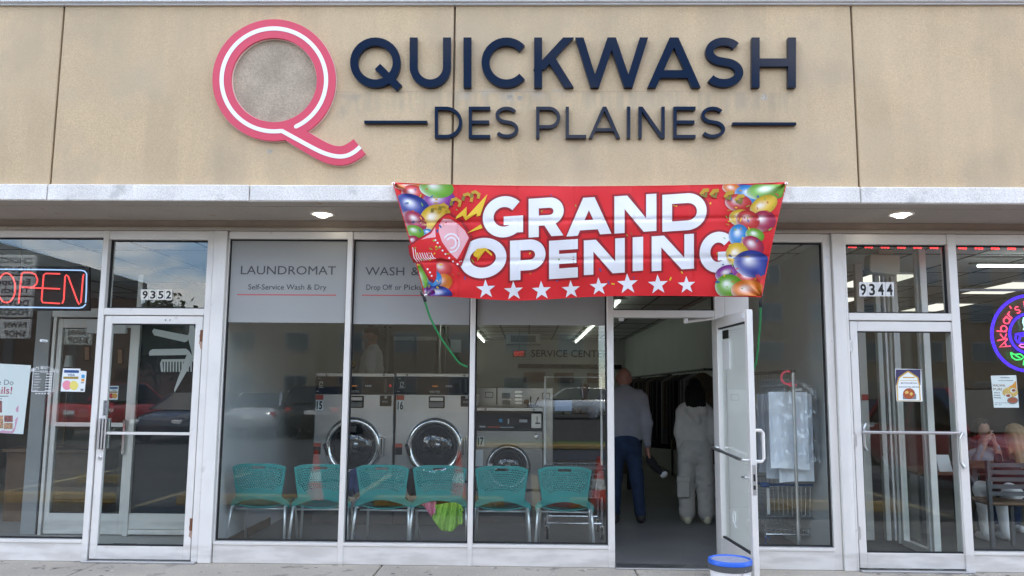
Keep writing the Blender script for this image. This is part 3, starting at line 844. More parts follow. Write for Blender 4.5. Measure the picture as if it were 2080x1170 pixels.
MB().tube([(w2 - .07, -.022, z0 - .12), (w2 - .07, -.05, z0 - .12)], .012, 8).tube([(w2 - .07, -.05, z0 - .12), (w2 - .11, -.055, z0 - .12)], .008, 8).build('thumb_turn', M['steel'], d2)
MB().box(.18, .36, -.012, -.004, h2 - .44, h2 - .20, ch=.003).build('notice_box', M['lamp_white'], d2)
MB().box(.18, .33, -.011, -.004, h2 - .185, h2 - .115).build('notice_strip', M['panel_black'], d2)
MB().box(w2 - .09, w2 - .07, -.03, -.022, h2 - .06, h2 - .02).build('closer_bracket', M['white_paint'], d2)
q = MB(); cx, cz = .36, .46
q.tube([(cx + .035 * math.cos(k * PI / 8), -.0045, cz + .045 * math.sin(k * PI / 8)) for k in range(16)], .003, 4, closed=True)
q.tube([(cx, -.0045, cz - .045), (cx + .03, -.0045, cz - .075), (cx + .06, -.0045, cz - .07)], .003, 4); q.build('decal', M['decal_grey'], d2)
d2.location = (x_dob + .02, .0, .02); d2.rotation_euler = (0, 0, R(-87))
cl = MB().tube([at(1394, 654, .0), at(1450, 647, -.12)], .012, 8).lathe([(0, -.02), (.02, -.02), (.02, .02), (0, .02)], at(1393, 652, .0), 10).build('door_closer_arm', M['frame'])
setprops(cl, 'thin pale door closer arm above the open laundromat doorway', 'door closer')
MB().box(fx(1257, 648, .06), fx(1267, 648, .06), .05, .08, fz(1262, 652, .06), fz(1262, 646, .06)).build('door_sensor', M['white_paint'], bld)
MB().box(x_m3 - .002, x_m3 + .004, .03, .06, fz(1246, 975, 0), fz(1246, 938, 0)).build('strike_plate', M['gasket'], bld)

# ------------------------------------------------------------------ signs on the stucco band
YLF, YLB = YF - .045, YF - .004
def sign_letters(root, spec, v0, v1, tpx, m):
    for ch, u0, u1 in spec:
        hpx = v1 - v0; w, t = (u1 - u0) / hpx, tpx / hpx
        mb = MB()
        if ch == '-':
            a, b = at(u0, v0, YLF), at(u1, v1, YLF)
            mb.box(a.x, b.x, YLF, YLB, b.z, a.z, ch=.003)
        else:
            def fm(x, y): p = at(u0 + x * hpx, v1 - y * hpx, YLF); return (p.x, p.z)
            stroke_solid(mb, glyph(ch, w, t), fm, YLF, YLB)
        mb.build('letter' if ch != '-' else 'dash', M[m], root)
sg = thing('shop_sign', 'upper line of large navy raised letters on the tan stucco band', 'sign', at(1164, 177, YF))
sign_letters(sg, [('Q', 711, 816), ('U', 832, 916), ('I', 941, 958), ('C', 978, 1068), ('K', 1085, 1167), ('W', 1168, 1317), ('A', 1315, 1423.5), ('S', 1431, 1510), ('H', 1527, 1617)], 76, 177.5, 16.2, 'navy')
sg = thing('shop_sign', 'lower line of smaller navy raised letters between two dashes', 'sign', at(1178, 281, YF))
sign_letters(sg, [('D', 883, 939), ('E', 952, 996), ('S', 1005, 1053), ('P', 1089, 1138), ('L', 1149, 1191), ('A', 1196, 1260), ('I', 1273, 1281), ('N', 1297, 1350.5), ('E', 1368, 1413), ('S', 1423.5, 1473)], 216.5, 280.5, 6.7, 'navy')
sign_letters(sg, [('-', 739.5, 868)], 244.5, 250.5, 6, 'navy'); sign_letters(sg, [('-', 1488, 1618)], 248, 254, 6, 'navy')

lg = thing('logo_sign', 'big red letter Q emblem with a white line along its stroke', 'sign', at(556, 290, YF))
QC, QR = (556, 162), 106.2
def lerp_path(pts, n):
    """Catmull-Rom through pixel points"""
    out = []
    P = [pts[0]] + list(pts) + [pts[-1]]
    for i in range(1, len(P) - 2):
        for k in range(n):
            t = k / n; a, b, c_, d = P[i - 1], P[i], P[i + 1], P[i + 2]
            out.append(tuple(.5 * ((2 * b[j]) + (-a[j] + c_[j]) * t + (2 * a[j] - 5 * b[j] + 4 * c_[j] - d[j]) * t * t + (-a[j] + 3 * b[j] - 3 * c_[j] + d[j]) * t ** 3) for j in (0, 1)))
    out.append(pts[-1]); return out
ring = [(QC[0] + QR * math.cos(R(a)) * 1.0, QC[1] - QR * math.sin(R(a)) * .985) for a in range(0, 360, 5)]
tail_red = lerp_path([(590, 268), (622, 288), (656, 307), (680, 315), (700, 314.5), (718, 306), (730, 297)], 5)
tail_white = lerp_path([(571, 265), (600, 281), (640, 302.5), (663, 312.5), (685, 317.5), (704, 316), (720, 308), (731.5, 298)], 5)
def px_fm(Y):
    def fm(x, y): p = at(x, y, Y); return (p.x, p.z)
    return fm
def thick(mb, strips, yf, yb, step=.0006): stroke_solid(mb, strips, px_fm(YLF), yf, yb, 0, step)
g = MB(); thick(g, [strip(ring, 38, True), strip(tail_red, 38.5)], YF - .040, YF - .022); g.build('red_face', M['logo_red'], lg)
g = MB(); thick(g, [strip(ring, 40.4, True), strip(tail_red, 41)], YF - .021, YF - .004); g.build('edge_return', M['logo_edge'], lg)
wr = [(QC[0] + QR * math.cos(R(a)), QC[1] - QR * .985 * math.sin(R(a))) for a in range(-65, 279, 4)] + [(571.5, 265.8)]
g = MB(); thick(g, [strip(wr, 8.4), strip(tail_white, 8.4)], YF - .0425, YF - .041)
e = wr[0]; p = at(e[0], e[1], YLF); g.lathe([(0, 0), (.0158, 0), (.0158, .0015)], (p.x, YF - .0421, p.z), 14, 'Y'); g.build('white_line', M['logo_white'], lg)
g = MB(); disc_px(g, QC[0], QC[1], 98, 96, YF - .0012, 0, 0, 48); g.build('old_paint_patch', M['stucco_patch'], bld)

# ------------------------------------------------------------------ house numbers
def number(label, s, u0, v0, u1, v1, m, Y=YG - .006, base=.2, cap=.62):
    n = thing('house_number', label, 'number', at((u0 + u1) / 2, v1, Y))
    k = len(s); w = (u1 - u0) / k
    for i, chs in enumerate(s):
        p = MB(); rect_px(p, u0 + i * w + .3, v0, u0 + (i + 1) * w - .3, v1, Y, 0, .002); p = p.build('plate', M[m], n)
        t = MB(); px_text(t, chs, u0 + i * w + w * .18, v1 - (v1 - v0) * base, u0 + (i + 1) * w - w * .16, v1 - (v1 - v0) * base, (v1 - v0) * cap, Y - .0015, .035); t.build('digit', M['num_black'], p)
number('worn cream 9352 number plates in the transom window over the salon door', '9352', 286, 588, 350, 609, 'num_plate', base=.14, cap=.74)
number('white 9344 number plates in the transom over the restaurant door', '9344', 1745, 573, 1816.5, 602, 'num_plate_white', base=.10, cap=.8)

# ------------------------------------------------------------------ soffit downlights
for u, v, lab in ((655, 434, 'lit round soffit downlight left of the banner'), (1830, 434.5, 'lit round soffit downlight right of the banner')):
    # point on the soffit plane
    d = CAM_R @ Vector(((u - 1040) / F_PX, (585 - v) / F_PX, -1.0)); k = (Z_SOF - .004 - CAM_C.z) / d.z; P = CAM_C + d * k
    dl = thing('soffit_downlight', lab, 'downlight', P, 'canopy downlights')
    MB().lathe([(.105, .0), (.105, -.008), (.085, -.010), (.078, .0)], P, 28).build('trim_ring', M['frame_old'], dl, smooth=True)
    MB().lathe([(.078, -.001), (.062, -.010), (.035, -.030), (.0, -.036)], P, 28).build('lens', M['lamp_glow'], dl, smooth=True)
# ------------------------------------------------------------------ banner
def ban_y(u, v):
    t = (v - 370) / 236
    y = -.762 + .16 * max(0, t) ** 1.3
    s = (u - 797) / 802
    sag = math.sin(PI * min(1, max(0, s)))
    y -= .045 * sag * math.sin(PI * min(1, max(0, t)))
    y += .010 * math.sin(u * .021 + v * .013) + .007 * math.sin(u * .043 - v * .03 + 1.3) + .003 * math.sin(v * .08 + u * .01) + .009 * max(0, t) ** 2 * math.sin(u * .06 + 2)
    # fold creases from the packet
    for c in (930, 1052, 1165, 1285, 1405): y += .008 * math.exp(-((u - c) / 4.0) ** 2)
    for c in (447, 527): y += .013 * math.exp(-((v - c - (1200 - u) * .016) / 3.0) ** 2)
    # gathers at the tied corners
    for cu, cv, sg in ((797, 370, 1), (1599, 369, -1), (862, 603, 1), (1548, 604, -1)):
        d = math.hypot(u - cu, v - cv); a = math.atan2(v - cv, (u - cu) * sg)
        y += .024 * math.exp(-d / 55) * math.sin(a * 10)
    return y
def ban_edge(s, t):
    top = 370 + 8.5 * math.sin(PI * s) ** .7 + (-1) * s
    bot = 600 + 4 * s + 9.5 * math.exp(-((s - .27) / .17) ** 2) - 2 * math.exp(-((s - .72) / .2) ** 2)
    l = 797 + 58 * t + 7 * t * t; r = 1599 - 50 * t - 1 * t * t - 3 * math.sin(PI * t)
    l += 3 * math.sin(PI * t)
    return (l + (r - l) * s, top + (bot - top) * t)
def ban(u, v, off=0.0): return at(u, v, ban_y(u, v) + off)
bn = thing('banner', 'red GRAND OPENING banner with balloons hung across the canopy edge', 'banner', at(1198, 604, -.6))
MB().grid(lambda s, t: ban(*ban_edge(s, t)), 270, 80).build('cloth', M['banner_red'], bn, smooth=True, solid=.0012)
hem = MB()
for k, (fn) in enumerate((lambda q: ban_edge(q, .004), lambda q: ban_edge(q, .996))):
    hem.tube([ban(*fn(i / 90)) for i in range(91)], .0035, 6)
hem.build('hem', M['banner_red'], bn, smooth=True)
def ban_strips(mb, strips, fm, off, mi=0):
    for k, st in enumerate(strips):
        # resample finely so that the print follows every fold of the cloth
        fine = []
        for (a, b), (c_, d_) in zip(st[:-1], st[1:]):
            p, q = fm(*a), fm(*c_); m_ = max(1, int(math.hypot(p[0] - q[0], p[1] - q[1]) / 3.0))
            fine += [((a[0] + (c_[0] - a[0]) * i / m_, a[1] + (c_[1] - a[1]) * i / m_), (b[0] + (d_[0] - b[0]) * i / m_, b[1] + (d_[1] - b[1]) * i / m_)) for i in range(m_)]
        fine.append(st[-1]); vs = []
        p, q = fm(*st[0][0]), fm(*st[0][1]); W = max(2, int(math.hypot(p[0] - q[0], p[1] - q[1]) / 3.0))
        for a, b in fine:
            for i in range(W + 1): f = i / W; vs.append(ban(*fm(a[0] + (b[0] - a[0]) * f, a[1] + (b[1] - a[1]) * f), off - k * .0004))
        n = len(fine); w1_ = W + 1
        mb.add(vs, [(w1_ * i + j, w1_ * i + j + 1, w1_ * i + w1_ + j + 1, w1_ * i + w1_ + j) for i in range(n - 1) for j in range(W)], mi)
def ban_poly(mb, pts, off, mi=0):
    """fan polygon laid on the cloth"""
    cx = sum(p[0] for p in pts) / len(pts); cy = sum(p[1] for p in pts) / len(pts); n = len(pts)
    fine = []
    for a, b in zip(pts, pts[1:] + pts[:1]):
        m_ = max(1, int(math.hypot(a[0] - b[0], a[1] - b[1]) / 3)); fine += [(a[0] + (b[0] - a[0]) * i / m_, a[1] + (b[1] - a[1]) * i / m_) for i in range(m_)]
    pts = fine; n = len(pts); NR = max(2, int(max(math.hypot(p[0] - cx, p[1] - cy) for p in pts) / 3))
    rings = [[(cx + (p[0] - cx) * k / NR, cy + (p[1] - cy) * k / NR) for p in pts] for k in range(1, NR + 1)]
    vs = [ban(cx, cy, off)] + [ban(u, v, off) for r in rings for u, v in r]
    fs = [(0, 1 + i, 1 + (i + 1) % n) for i in range(n)]
    for q in range(NR - 1): fs += [(1 + q * n + i, 1 + (q + 1) * n + i, 1 + (q + 1) * n + (i + 1) % n, 1 + q * n + (i + 1) % n) for i in range(n)]
    mb.add(vs, fs, mi)
def bz(zx, zy): return (780 + zx / 2.476, 340 + zy / 2.476)
def bq(zx, zy): return (920 + zx / 3.467, 380 + zy / 3.467)
BL = [('G', 210, 494, 65, 355), ('R', 533, 780, 75, 348), ('A', 798, 1117, 73, 338), ('N', 1137, 1433, 56, 318), ('D', 1475, 1787, 45, 305),
      ('O', 45, 377, 358, 642), ('P', 402, 652, 370, 650), ('E', 677, 880, 372, 642), ('N', 922, 1210, 367, 611), ('I', 1265, 1340, 352, 590), ('N', 1400, 1697, 338, 583), ('G', 1737, 1985, 315, 603)]
for ch, x0, x1, y0, y1 in BL:
    hpx = y1 - y0; w = (x1 - x0) / hpx; t = (.262 if ch not in 'AN' else .275)
    if ch == 'I': t = w * .98
    sl = -.065
    def fm(x, y): return bq(x0 + x * hpx, y1 - y * hpx + sl * (x * hpx - (x1 - x0) / 2))
    g = MB(); ban_strips(g, glyph(ch, w, t), fm, -.0060); L = g.build('letter', M['banner_white'], bn, smooth=True)
    g = MB(); ban_strips(g, glyph(ch, w, t), fm, .0040); g.build('show_through', M['banner_pink'], L, smooth=True)
    # dark red halo behind each letter
    pad = .055
    def fm2(x, y): return bq(x0 - pad * hpx + x * hpx * (1 + 2 * pad), y1 + pad * hpx - y * hpx * (1 + 2 * pad) + sl * (x * hpx - (x1 - x0) / 2))
    g = MB(); ban_strips(g, glyph(ch, w * 1.0 if ch != 'I' else w * 1.0, (t + 2 * pad) / (1 + 2 * pad) * (1 if ch != 'I' else .8) if True else t), fm2, -.0032); g.build('letter_shadow', M['banner_dark'], L, smooth=True)
for zx, zy, r in ((512, 613, 50), (652, 622, 50), (792, 620, 50), (940, 615, 48), (1080, 600, 47), (1225, 587, 54), (1378, 590, 52), (1522, 592, 46)):
    pts = []
    for k in range(10):
        a = -PI / 2 + k * PI / 5 - .05; rr = r if k % 2 == 0 else r * .40
        pts.append(bz(zx + rr * math.cos(a), zy + rr * math.sin(a)))
    g = MB(); ban_poly(g, pts, -.0045); g.build('star', M['banner_white'], bn)

def balloon(cx, cy, rx, ry, rot, col, off, hi=(-.25, -.25), clip=True):
    """printed balloon: rings with the printed shading"""
    vs, cs, fs = [], [], []; n, m = 44, 14
    def inside(u, v):
        # keep inside the cloth outline
        v = min(max(v, 374.5), 601)
        t = (v - 372) / 230
        l = ban_edge(0, t)[0] + 2.5; r = ban_edge(1, t)[0] - 2.5
        return (min(max(u, l), r), v)
    for j in range(m + 1):
        k = j / m
        for i in range(n):
            a = 2 * PI * i / n
            x, y = hi[0] * (1 - k) + k * math.cos(a), hi[1] * (1 - k) + k * math.sin(a)
            u = cx + x * rx * math.cos(rot) - y * ry * math.sin(rot); v = cy + x * rx * math.sin(rot) + y * ry * math.cos(rot)
            u, v = inside(u, v); vs.append(ban(u, v, off))
            rim = max(0, math.cos(a - 2.6)) ** 2 * k ** 5
            w = .85 * math.exp(-(k / .33) ** 2) + .55 * rim; d = 1 - .38 * k * k
            cs.append(tuple(min(1, c * d * (1 - w) + w * .95) for c in col))
    for j in range(m):
        for i in range(n): fs.append((j * n + i, j * n + (i + 1) % n, (j + 1) * n + (i + 1) % n, (j + 1) * n + i))
    g = MB(); g.add(vs, fs); o = g.build('balloon', M['banner_print'], bn, smooth=True)
    ca = o.data.color_attributes.new('col', 'FLOAT_COLOR', 'POINT')
    for i, c in enumerate(cs): ca.data[i].color = (*c, 1)
    return o
OR, GR, RE, PU, BLU, YE, MG, LB = (.80, .22, .01), (.16, .42, .015), (.62, .03, .025), (.26, .02, .30), (.012, .035, .30), (.80, .52, .02), (.42, .008, .07), (.02, .25, .62)
k = 4.5
LBAL = [(240, 70, 140, 48, .0, OR), (265, 150, 95, 70, .2, RE), (500, 215, 135, 85, -.15, PU), (480, 100, 140, 80, .1, GR), (255, 262, 150, 92, .35, BLU), (470, 370, 130, 105, -.4, YE), (280, 400, 110, 70, .6, MG), (400, 505, 45, 30, .2, LB), (280, 495, 80, 48, .3, GR), (265, 580, 50, 42, 0, MG),
        (290, 790, 50, 50, .2, YE), (525, 830, 85, 68, .1, RE), (535, 960, 80, 68, -.3, OR), (430, 930, 90, 78, .2, LB), (340, 930, 58, 110, -.2, GR), (500, 1060, 110, 60, .15, BLU), (400, 1060, 60, 50, 0, PU)]
for i, (x, y, rx, ry, rot, c) in enumerate(LBAL): balloon(780 + x / k, 360 + y / k, rx * 1.13 / k, ry * 1.13 / k, rot, c, -.0035 - .0004 * i)
RBAL = [(420, 75, 100, 30, 0, BLU), (390, 105, 80, 45, .2, OR), (560, 160, 130, 78, .15, LB), (730, 120, 185, 78, -.12, GR), (450, 235, 110, 72, .15, RE), (680, 260, 120, 75, -.5, YE), (470, 370, 95, 68, 0, YE), (680, 400, 100, 85, -.1, MG), (535, 395, 98, 82, .3, RE), (450, 530, 80, 90, .3, LB), (600, 530, 78, 55, .3, GR), (575, 630, 100, 80, .5, MG), (440, 710, 95, 100, -.2, YE), (360, 880, 110, 70, -.2, PU), (545, 910, 110, 60, 0, RE), (575, 792, 150, 110, .1, BLU), (365, 1000, 115, 100, .1, GR), (540, 1040, 140, 90, .05, OR)]
for i, (x, y, rx, ry, rot, c) in enumerate(RBAL): balloon(1400 + x / k, 360 + y / k, rx * 1.13 / k, ry * 1.13 / k, rot, c, -.0035 - .0004 * i)
def bl(zx, zy): return (780 + zx / 4.5, 360 + zy / 4.5)
# megaphone
MEG = [(245, 625), (330, 565), (430, 505), (500, 400), (560, 350), (600, 345), (700, 410), (780, 545), (690, 800), (600, 760), (520, 735), (430, 745), (380, 770), (480, 905), (455, 945), (420, 925), (345, 785), (290, 770), (255, 700)]
mc = (500, 620)
mg = MB(); ban_poly(mg, [bl(mc[0] + (x - mc[0]) * 1.10, mc[1] + (y - mc[1]) * 1.07) for x, y in MEG], -.0108); mg.build('megaphone_outline', M['banner_dark'], bn)
mg = MB(); ban_poly(mg, [bl(*p) for p in MEG], -.0115)
mgo = mg.build('megaphone', M['banner_red'], bn)
g = MB(); ban_poly(g, [bl(x, y) for x, y in [(505, 430), (540, 380), (610, 385), (680, 430), (740, 490), (775, 555), (720, 660), (668, 752), (600, 690), (530, 590), (500, 500)]], -.0122); g.build('horn_mouth', M['banner_pink'], mgo)
g = MB()
for r in (72, 42): ban_strips(g, [strip([bl(*p) for p in arc(615, 600, r, r * 1.15, -150, 100)], 3)], lambda x, y: (x, y), -.0130)

for i, (x, y) in enumerate([(470, 575), (490, 600), (510, 638), (535, 670), (562, 702), (596, 738), (630, 768), (672, 795), (398, 840), (420, 870), (436, 902)]): ban_poly(g, [bl(x + 9 * math.cos(a), y + 9 * math.sin(a)) for a in [j * PI / 4 for j in range(8)]], -.0127)
for i in range(9): ban_strips(g, [strip([bl(262 + i * 21, 640 + i * 6 if i < 2 else 690), bl(275 + i * 22, 735), bl(305 + i * 21, 775 - i * 4)], 1.5)], lambda x, y: (x, y), -.0127)
g3 = MB(); ban_poly(g3, [bl(340, 570), bl(430, 515), bl(468, 455), bl(472, 548), bl(400, 556)], -.0127); g3.build('horn_highlight', M['banner_pink'], mgo)
setprops(g.build('horn_trim', M['banner_white'], mgo), kind='stuff')
g = MB()
for P in ([(610, 405), (755, 270), (755, 360), (945, 155), (880, 350), (845, 360), (850, 330), (745, 395), (720, 350)], [(760, 510), (885, 430), (902, 465)], [(815, 700), (850, 655), (930, 645), (988, 700), (985, 720), (925, 670), (850, 770), (855, 735), (822, 720)]):
    # split concave shapes into a strip between two sides
    n = len(P) // 2
    pts = [bl(*p) for p in P]
    g = MB(); vs = [ban(u, v, -.0135) for u, v in pts]; g.add(vs, [tuple(range(len(vs)))]); g.build('lightning', M['banner_yellow'], bn)
for (ox, oy, s) in ((470, 300, 1), (540, 280, 1), (650, 235, 1.2), (760, 190, 1.2), (830, 165, 1)):
    g = MB(); ban_strips(g, [strip([bl(ox - 30 * s, oy - 20 * s), bl(ox + 5 * s, oy - 32 * s), bl(ox + 38 * s, oy - 10 * s), bl(ox + 30 * s, oy + 30 * s)], 6)], lambda x, y: (x, y), -.0138); g.build('streamer', M['banner_gold'], bn)
    g2 = MB(); ban_strips(g2, [strip([bl(ox - 32 * s, oy + 20 * s), bl(ox - 26 * s, oy - 15 * s)], 6)], lambda x, y: (x, y), -.0142); g2.build('streamer_back', M['banner_olive'], bn)
def br(zx, zy): return (1400 + zx / 4.5, 360 + zy / 4.5)
for (ox, oy, s) in ((130, 145, 1), (220, 150, 1), (350, 170, 1), (450, 200, 1.1)):
    g = MB(); ban_strips(g, [strip([br(ox + 50 * s, oy - 28 * s), br(ox + 5 * s, oy - 25 * s), br(ox - 25 * s, oy + 15 * s)], 7)], lambda x, y: (x, y), -.0138); g.build('streamer', M['banner_gold'], bn)
    g2 = MB(); ban_strips(g2, [strip([br(ox - 20 * s, oy + 15 * s), br(ox + 20 * s, oy + 28 * s), br(ox + 28 * s, oy - 8 * s)], 5)], lambda x, y: (x, y), -.0142); g2.build('streamer_back', M['banner_olive'], bn)
cm = [M[x] for x in ('banner_yellow', 'cart_blue', 'sticker_red', 'banner_gold', 'cloth_green')]
g = MB()
for i in range(150):
    if i < 60: s, t = random.uniform(.12, .9), random.uniform(.05, .9)
    else: s, t = random.choice((random.uniform(.01, .12), random.uniform(.86, .99))), random.uniform(.04, .96)
    u, v = ban_edge(s, t); a = random.uniform(0, PI); L, W_ = random.uniform(1.6, 4.2), random.uniform(.9, 1.9)
    ca, sa = math.cos(a), math.sin(a)
    pts = [(u + ca * x * L - sa * y * W_, v + sa * x * L + ca * y * W_) for x, y in ((-1, -1), (1, -.7), (1, 1), (-1, .8))]
    vs = [ban(p[0], p[1], -.0140 if i >= 60 else -.0034) for p in pts]; g.add(vs, [(0, 1, 2, 3)], random.randrange(5))
setprops(g.build('confetti', cm, bn), kind='stuff')
g = MB()
for u, v in ((799, 373), (1597, 373), (865, 600), (1546, 600)):
    p = ban(u, v, -.006); g.lathe([(.006, .004), (.011, .004), (.012, -.001), (.006, -.002)], p, 14, 'Y')
g.build('eyelet', M['chrome'], bn)

# ---- green bungee cords holding the lower corners
def cord(label, pts, hook):
    b = thing('bungee_cord', label, 'cord', at(*pts[-1]), 'green bungee cords')
    P = [at(*p) for p in pts]
    S = []
    for i in range(len(P) - 1):
        a, b_, c_, d_ = P[max(i - 1, 0)], P[i], P[i + 1], P[min(i + 2, len(P) - 1)]
        for q in range(6):
            t = q / 6
            S.append(.5 * ((2 * b_) + (-a + c_) * t + (2 * a - 5 * b_ + 4 * c_ - d_) * t * t + (-a + 3 * b_ - 3 * c_ + d_) * t ** 3))
    S.append(P[-1])
    MB().tube(S, .0085, 8).build('cord', M['bungee'], b, smooth=True)
    H = [at(*p) for p in hook]
    MB().tube(H, [.004] * (len(H) - 2) + [.012, .013], 8).build('hook', M['black_plastic'], b, smooth=True)
cord('green bungee cord from the banner down to a window mullion beside washer 16', [(863, 612, -.60), (874, 645, -.48), (893, 682, -.34), (915, 714, -.2), (932, 736, -.09), (949, 745, -.012)], [(862, 606, -.60), (855, 598, -.61), (853, 593, -.61), (858, 590, -.61), (856, 596, -.60), (861, 603, -.60), (864, 613, -.60)])
cord('green bungee cord hanging from the banner behind the open door', [(1545, 622, -.58), (1544, 655, -.45), (1540, 700, -.28), (1536, 735, -.12), (1528, 756, -.006)], [(1547, 600, -.60), (1549, 604, -.60), (1547, 609, -.60), (1545, 612, -.59), (1545, 624, -.58)])

# ------------------------------------------------------------------ neon and LED
YN = .16
op = thing('neon_sign', 'red neon OPEN sign with pale blue border in the salon window', 'neon sign', at(60, 630, YN))
bk = MB(); rect_px(bk, -130, 541, 181, 631, YN + .05, 0, .03); bk.build('backboard', M['panel_black'], op)
def nz(zx, zy): return (zx / 3.44, 440 + zy / 3.44)
def neon(root, name, paths, m, r=.0065, Y=YN):
    g = MB()
    for p in paths: g.tube([at(u, v, Y) for u, v in p], r, 7)
    g.build(name, M[m], root, smooth=True)
O_ = [nz(45 + 62 * math.cos(a), 498 + 103 * math.sin(a)) for a in [j * PI / 14 for j in range(29)]]
neon(op, 'tube', [O_], 'neon_red')
neon(op, 'tube', [[nz(*p) for p in ((130, 605), (140, 500), (152, 400), (165, 390), (215, 390), (248, 405), (262, 440), (255, 470), (230, 492), (200, 495), (155, 493))]], 'neon_red')
neon(op, 'tube', [[nz(*p) for p in ((418, 400), (320, 397), (305, 408), (290, 580), (298, 600), (418, 607))], [nz(*p) for p in ((200, 496), (300, 500), (418, 505))]], 'neon_red')
neon(op, 'tube', [[nz(*p) for p in ((435, 608), (446, 580), (455, 420), (462, 408), (475, 415), (540, 590), (552, 613), (565, 600), (580, 420), (586, 402))]], 'neon_red')
neon(op, 'border_tube', [[(-60, 546.5), (80, 547.5), (165, 549), (172, 551), (176, 556), (175.5, 590), (174, 615)]], 'neon_white', .006)
neon(op, 'border_tube', [[(-60, 623), (80, 624.5), (160, 625.5), (168, 624), (174, 618)]], 'neon_white', .006)
g = MB()
for u in (-40, 44): g.tube([at(u, 545, YN + .02), at(u - 1, 487, YN + .02)], .003, 5)
g.build('chain', M['mid_grey'], op)

ak = thing('neon_sign', 'round blue neon sign with pink lettering in the restaurant window', 'neon sign', at(2088, 757, YN))
AC = (2091, 677)
def circ(r, a0=0, a1=360, n=64): return [(AC[0] + r * math.cos(R(a0 + (a1 - a0) * i / n)), AC[1] - r * math.sin(R(a0 + (a1 - a0) * i / n))) for i in range(n + 1)]
neon(ak, 'ring_tube', [circ(76.5)], 'neon_blue', .013); neon(ak, 'ring_tube', [circ(40)], 'neon_blue', .011)
bkd = MB(); disc_px(bkd, AC[0], AC[1], 81, 81, YN + .03, 0, .004, 48); bkd.build('backboard', M['glass'], ak)
NEON = {'A': [[(0, 0), (.5, 1), (1, 0)], [(.2, .35), (.8, .35)]], 'k': [[(0, 0), (0, 1)], [(.8, .65), (0, .3), (.8, 0)]], 'b': [[(0, 1), (0, 0)], [(.4 + .4 * math.cos(R(a)), .32 + .32 * math.sin(R(a))) for a in range(0, 361, 30)]],
        'a': [[(.45 + .42 * math.cos(R(a)), .32 + .32 * math.sin(R(a))) for a in range(0, 361, 30)], [(.88, .66), (.88, 0)]], 'r': [[(.1, 0), (.1, .66)], [(.1, .4), (.3, .62), (.7, .66)]], "'": [[(.5, 1.1), (.4, .8)]],
        's': [[(.8, .6), (.5, .7), (.2, .58), (.25, .42), (.7, .3), (.78, .12), (.5, 0), (.1, .1)]], 'L': [[(0, 1), (0, 0), (.7, 0)]], 'o': [[(.45 + .42 * math.cos(R(a)), .32 + .32 * math.sin(R(a))) for a in range(0, 361, 30)]]}
ang = 214
for ch, wd in (('A', 21), ('k', 17), ('b', 18), ('a', 18), ('r', 12), ("'", 5), ('s', 14), (' ', 9), ('L', 14), ('o', 16)):
    if ch != ' ':
        P = []
        for path in NEON[ch]:
            q = []
            for x, y in path:
                a = R(ang - x * wd * .88); r = 46.5 + y * 20
                q.append((AC[0] + r * math.cos(a), AC[1] - r * math.sin(a)))
            P.append(q)
        neon(ak, 'letter_tube', P, 'neon_pink', .0062)
    ang -= wd
neon(ak, 'leaf_tube', [[(2053, 716), (2056, 726), (2064, 731), (2074, 730), (2080, 725), (2072, 719), (2060, 720), (2053, 716)], [(2063, 722), (2072, 727)], [(2080, 732), (2079, 742)]], 'neon_green', .006)
neon(ak, 'cup_tube', [[(2064, 678), (2063, 688), (2067, 695), (2076, 697), (2088, 697)], [(2064, 679), (2070, 677), (2072, 685), (2070, 692)], [(2074, 677), (2088, 676)], [(2075, 682), (2088, 681)]], 'neon_blue', .009)
neon(ak, 'saucer_tube', [[(2088, 699), (2074, 699), (2070, 702), (2075, 705), (2088, 706)]], 'neon_magenta', .006)
neon(ak, 'steam_tube', [[(2080, 645), (2078, 655), (2082, 664), (2079, 670)]], 'neon_pale', .007)
for (u0, u1, lab) in ((1722, 1918, 'strip of red LED modules inside the transom over the restaurant door'), (1946, 2180, 'strip of red LED modules along the top of the restaurant window')):
    ls = thing('led_strip', lab, 'led strip', at((u0 + u1) / 2, 503, .12), 'red led strips')
    MB().tube([at(u0, 501, .125), at(u1, 504, .125)], .002, 4).build('wire', M['mid_grey'], ls)
    u = u0 + 1
    while u < u1 - 14:
        g = MB()
        for j in range(3):
            p = at(u + 2.5 + j * 6, 500.8 + (u - 1722) * .012 + j * .3, .12); g.lathe([(.0, -.003), (.009, -.003), (.011, .003)], p, 8, 'Y')
        g.build('led_module', M['led_red'], ls)
        u += 33.2

# ------------------------------------------------------------------ posters and stickers
YP = YG - .006; YPI = YG + .008
def poster(name, label, cat, pts, Y, m='white_paper'):
    u = sum(p[0] for p in pts) / len(pts); v = max(p[1] for p in pts)
    t = thing(name, label, cat, at(u, v, Y))
    g = MB(); poly_px(g, pts, Y, 0, .0008); g.build('sheet', M[m], t)
    return t
def pr(t, name, fn, m):
    g = MB(); fn(g); return g.build(name, M[m], t)
Y1 = YPI; Y1f = Y1 - .0012
p = poster('poster', 'large white We Do Nails poster at the left edge of the salon window', 'poster', [(-30, 737), (63, 742), (47, 882), (-42, 877)], Y1)
pr(p, 'script_text', lambda g: px_text(g, 'We Do', -22, 781, 27, 782, 11, Y1f), 'print_grey')
pr(p, 'headline', lambda g: px_text(g, 'Nails!', -24, 799, 24, 800, 15, Y1f, .01), 'print_red')
pr(p, 'small_text', lambda g: (rect_px(g, -30, 804, 17, 805.6, Y1f), rect_px(g, -30, 809.3, 4, 810.8, Y1f)), 'print_grey')
pr(p, 'photo_print', lambda g: (rect_px(g, -28, 814, 4, 838, Y1f), rect_px(g, 8.5, 844, 26, 857, Y1f)), 'photo_a')
pr(p, 'photo_print', lambda g: (rect_px(g, 8, 859, 25.5, 871.5, Y1f), rect_px(g, -20, 844, 6.5, 870, Y1f)), 'photo_b')
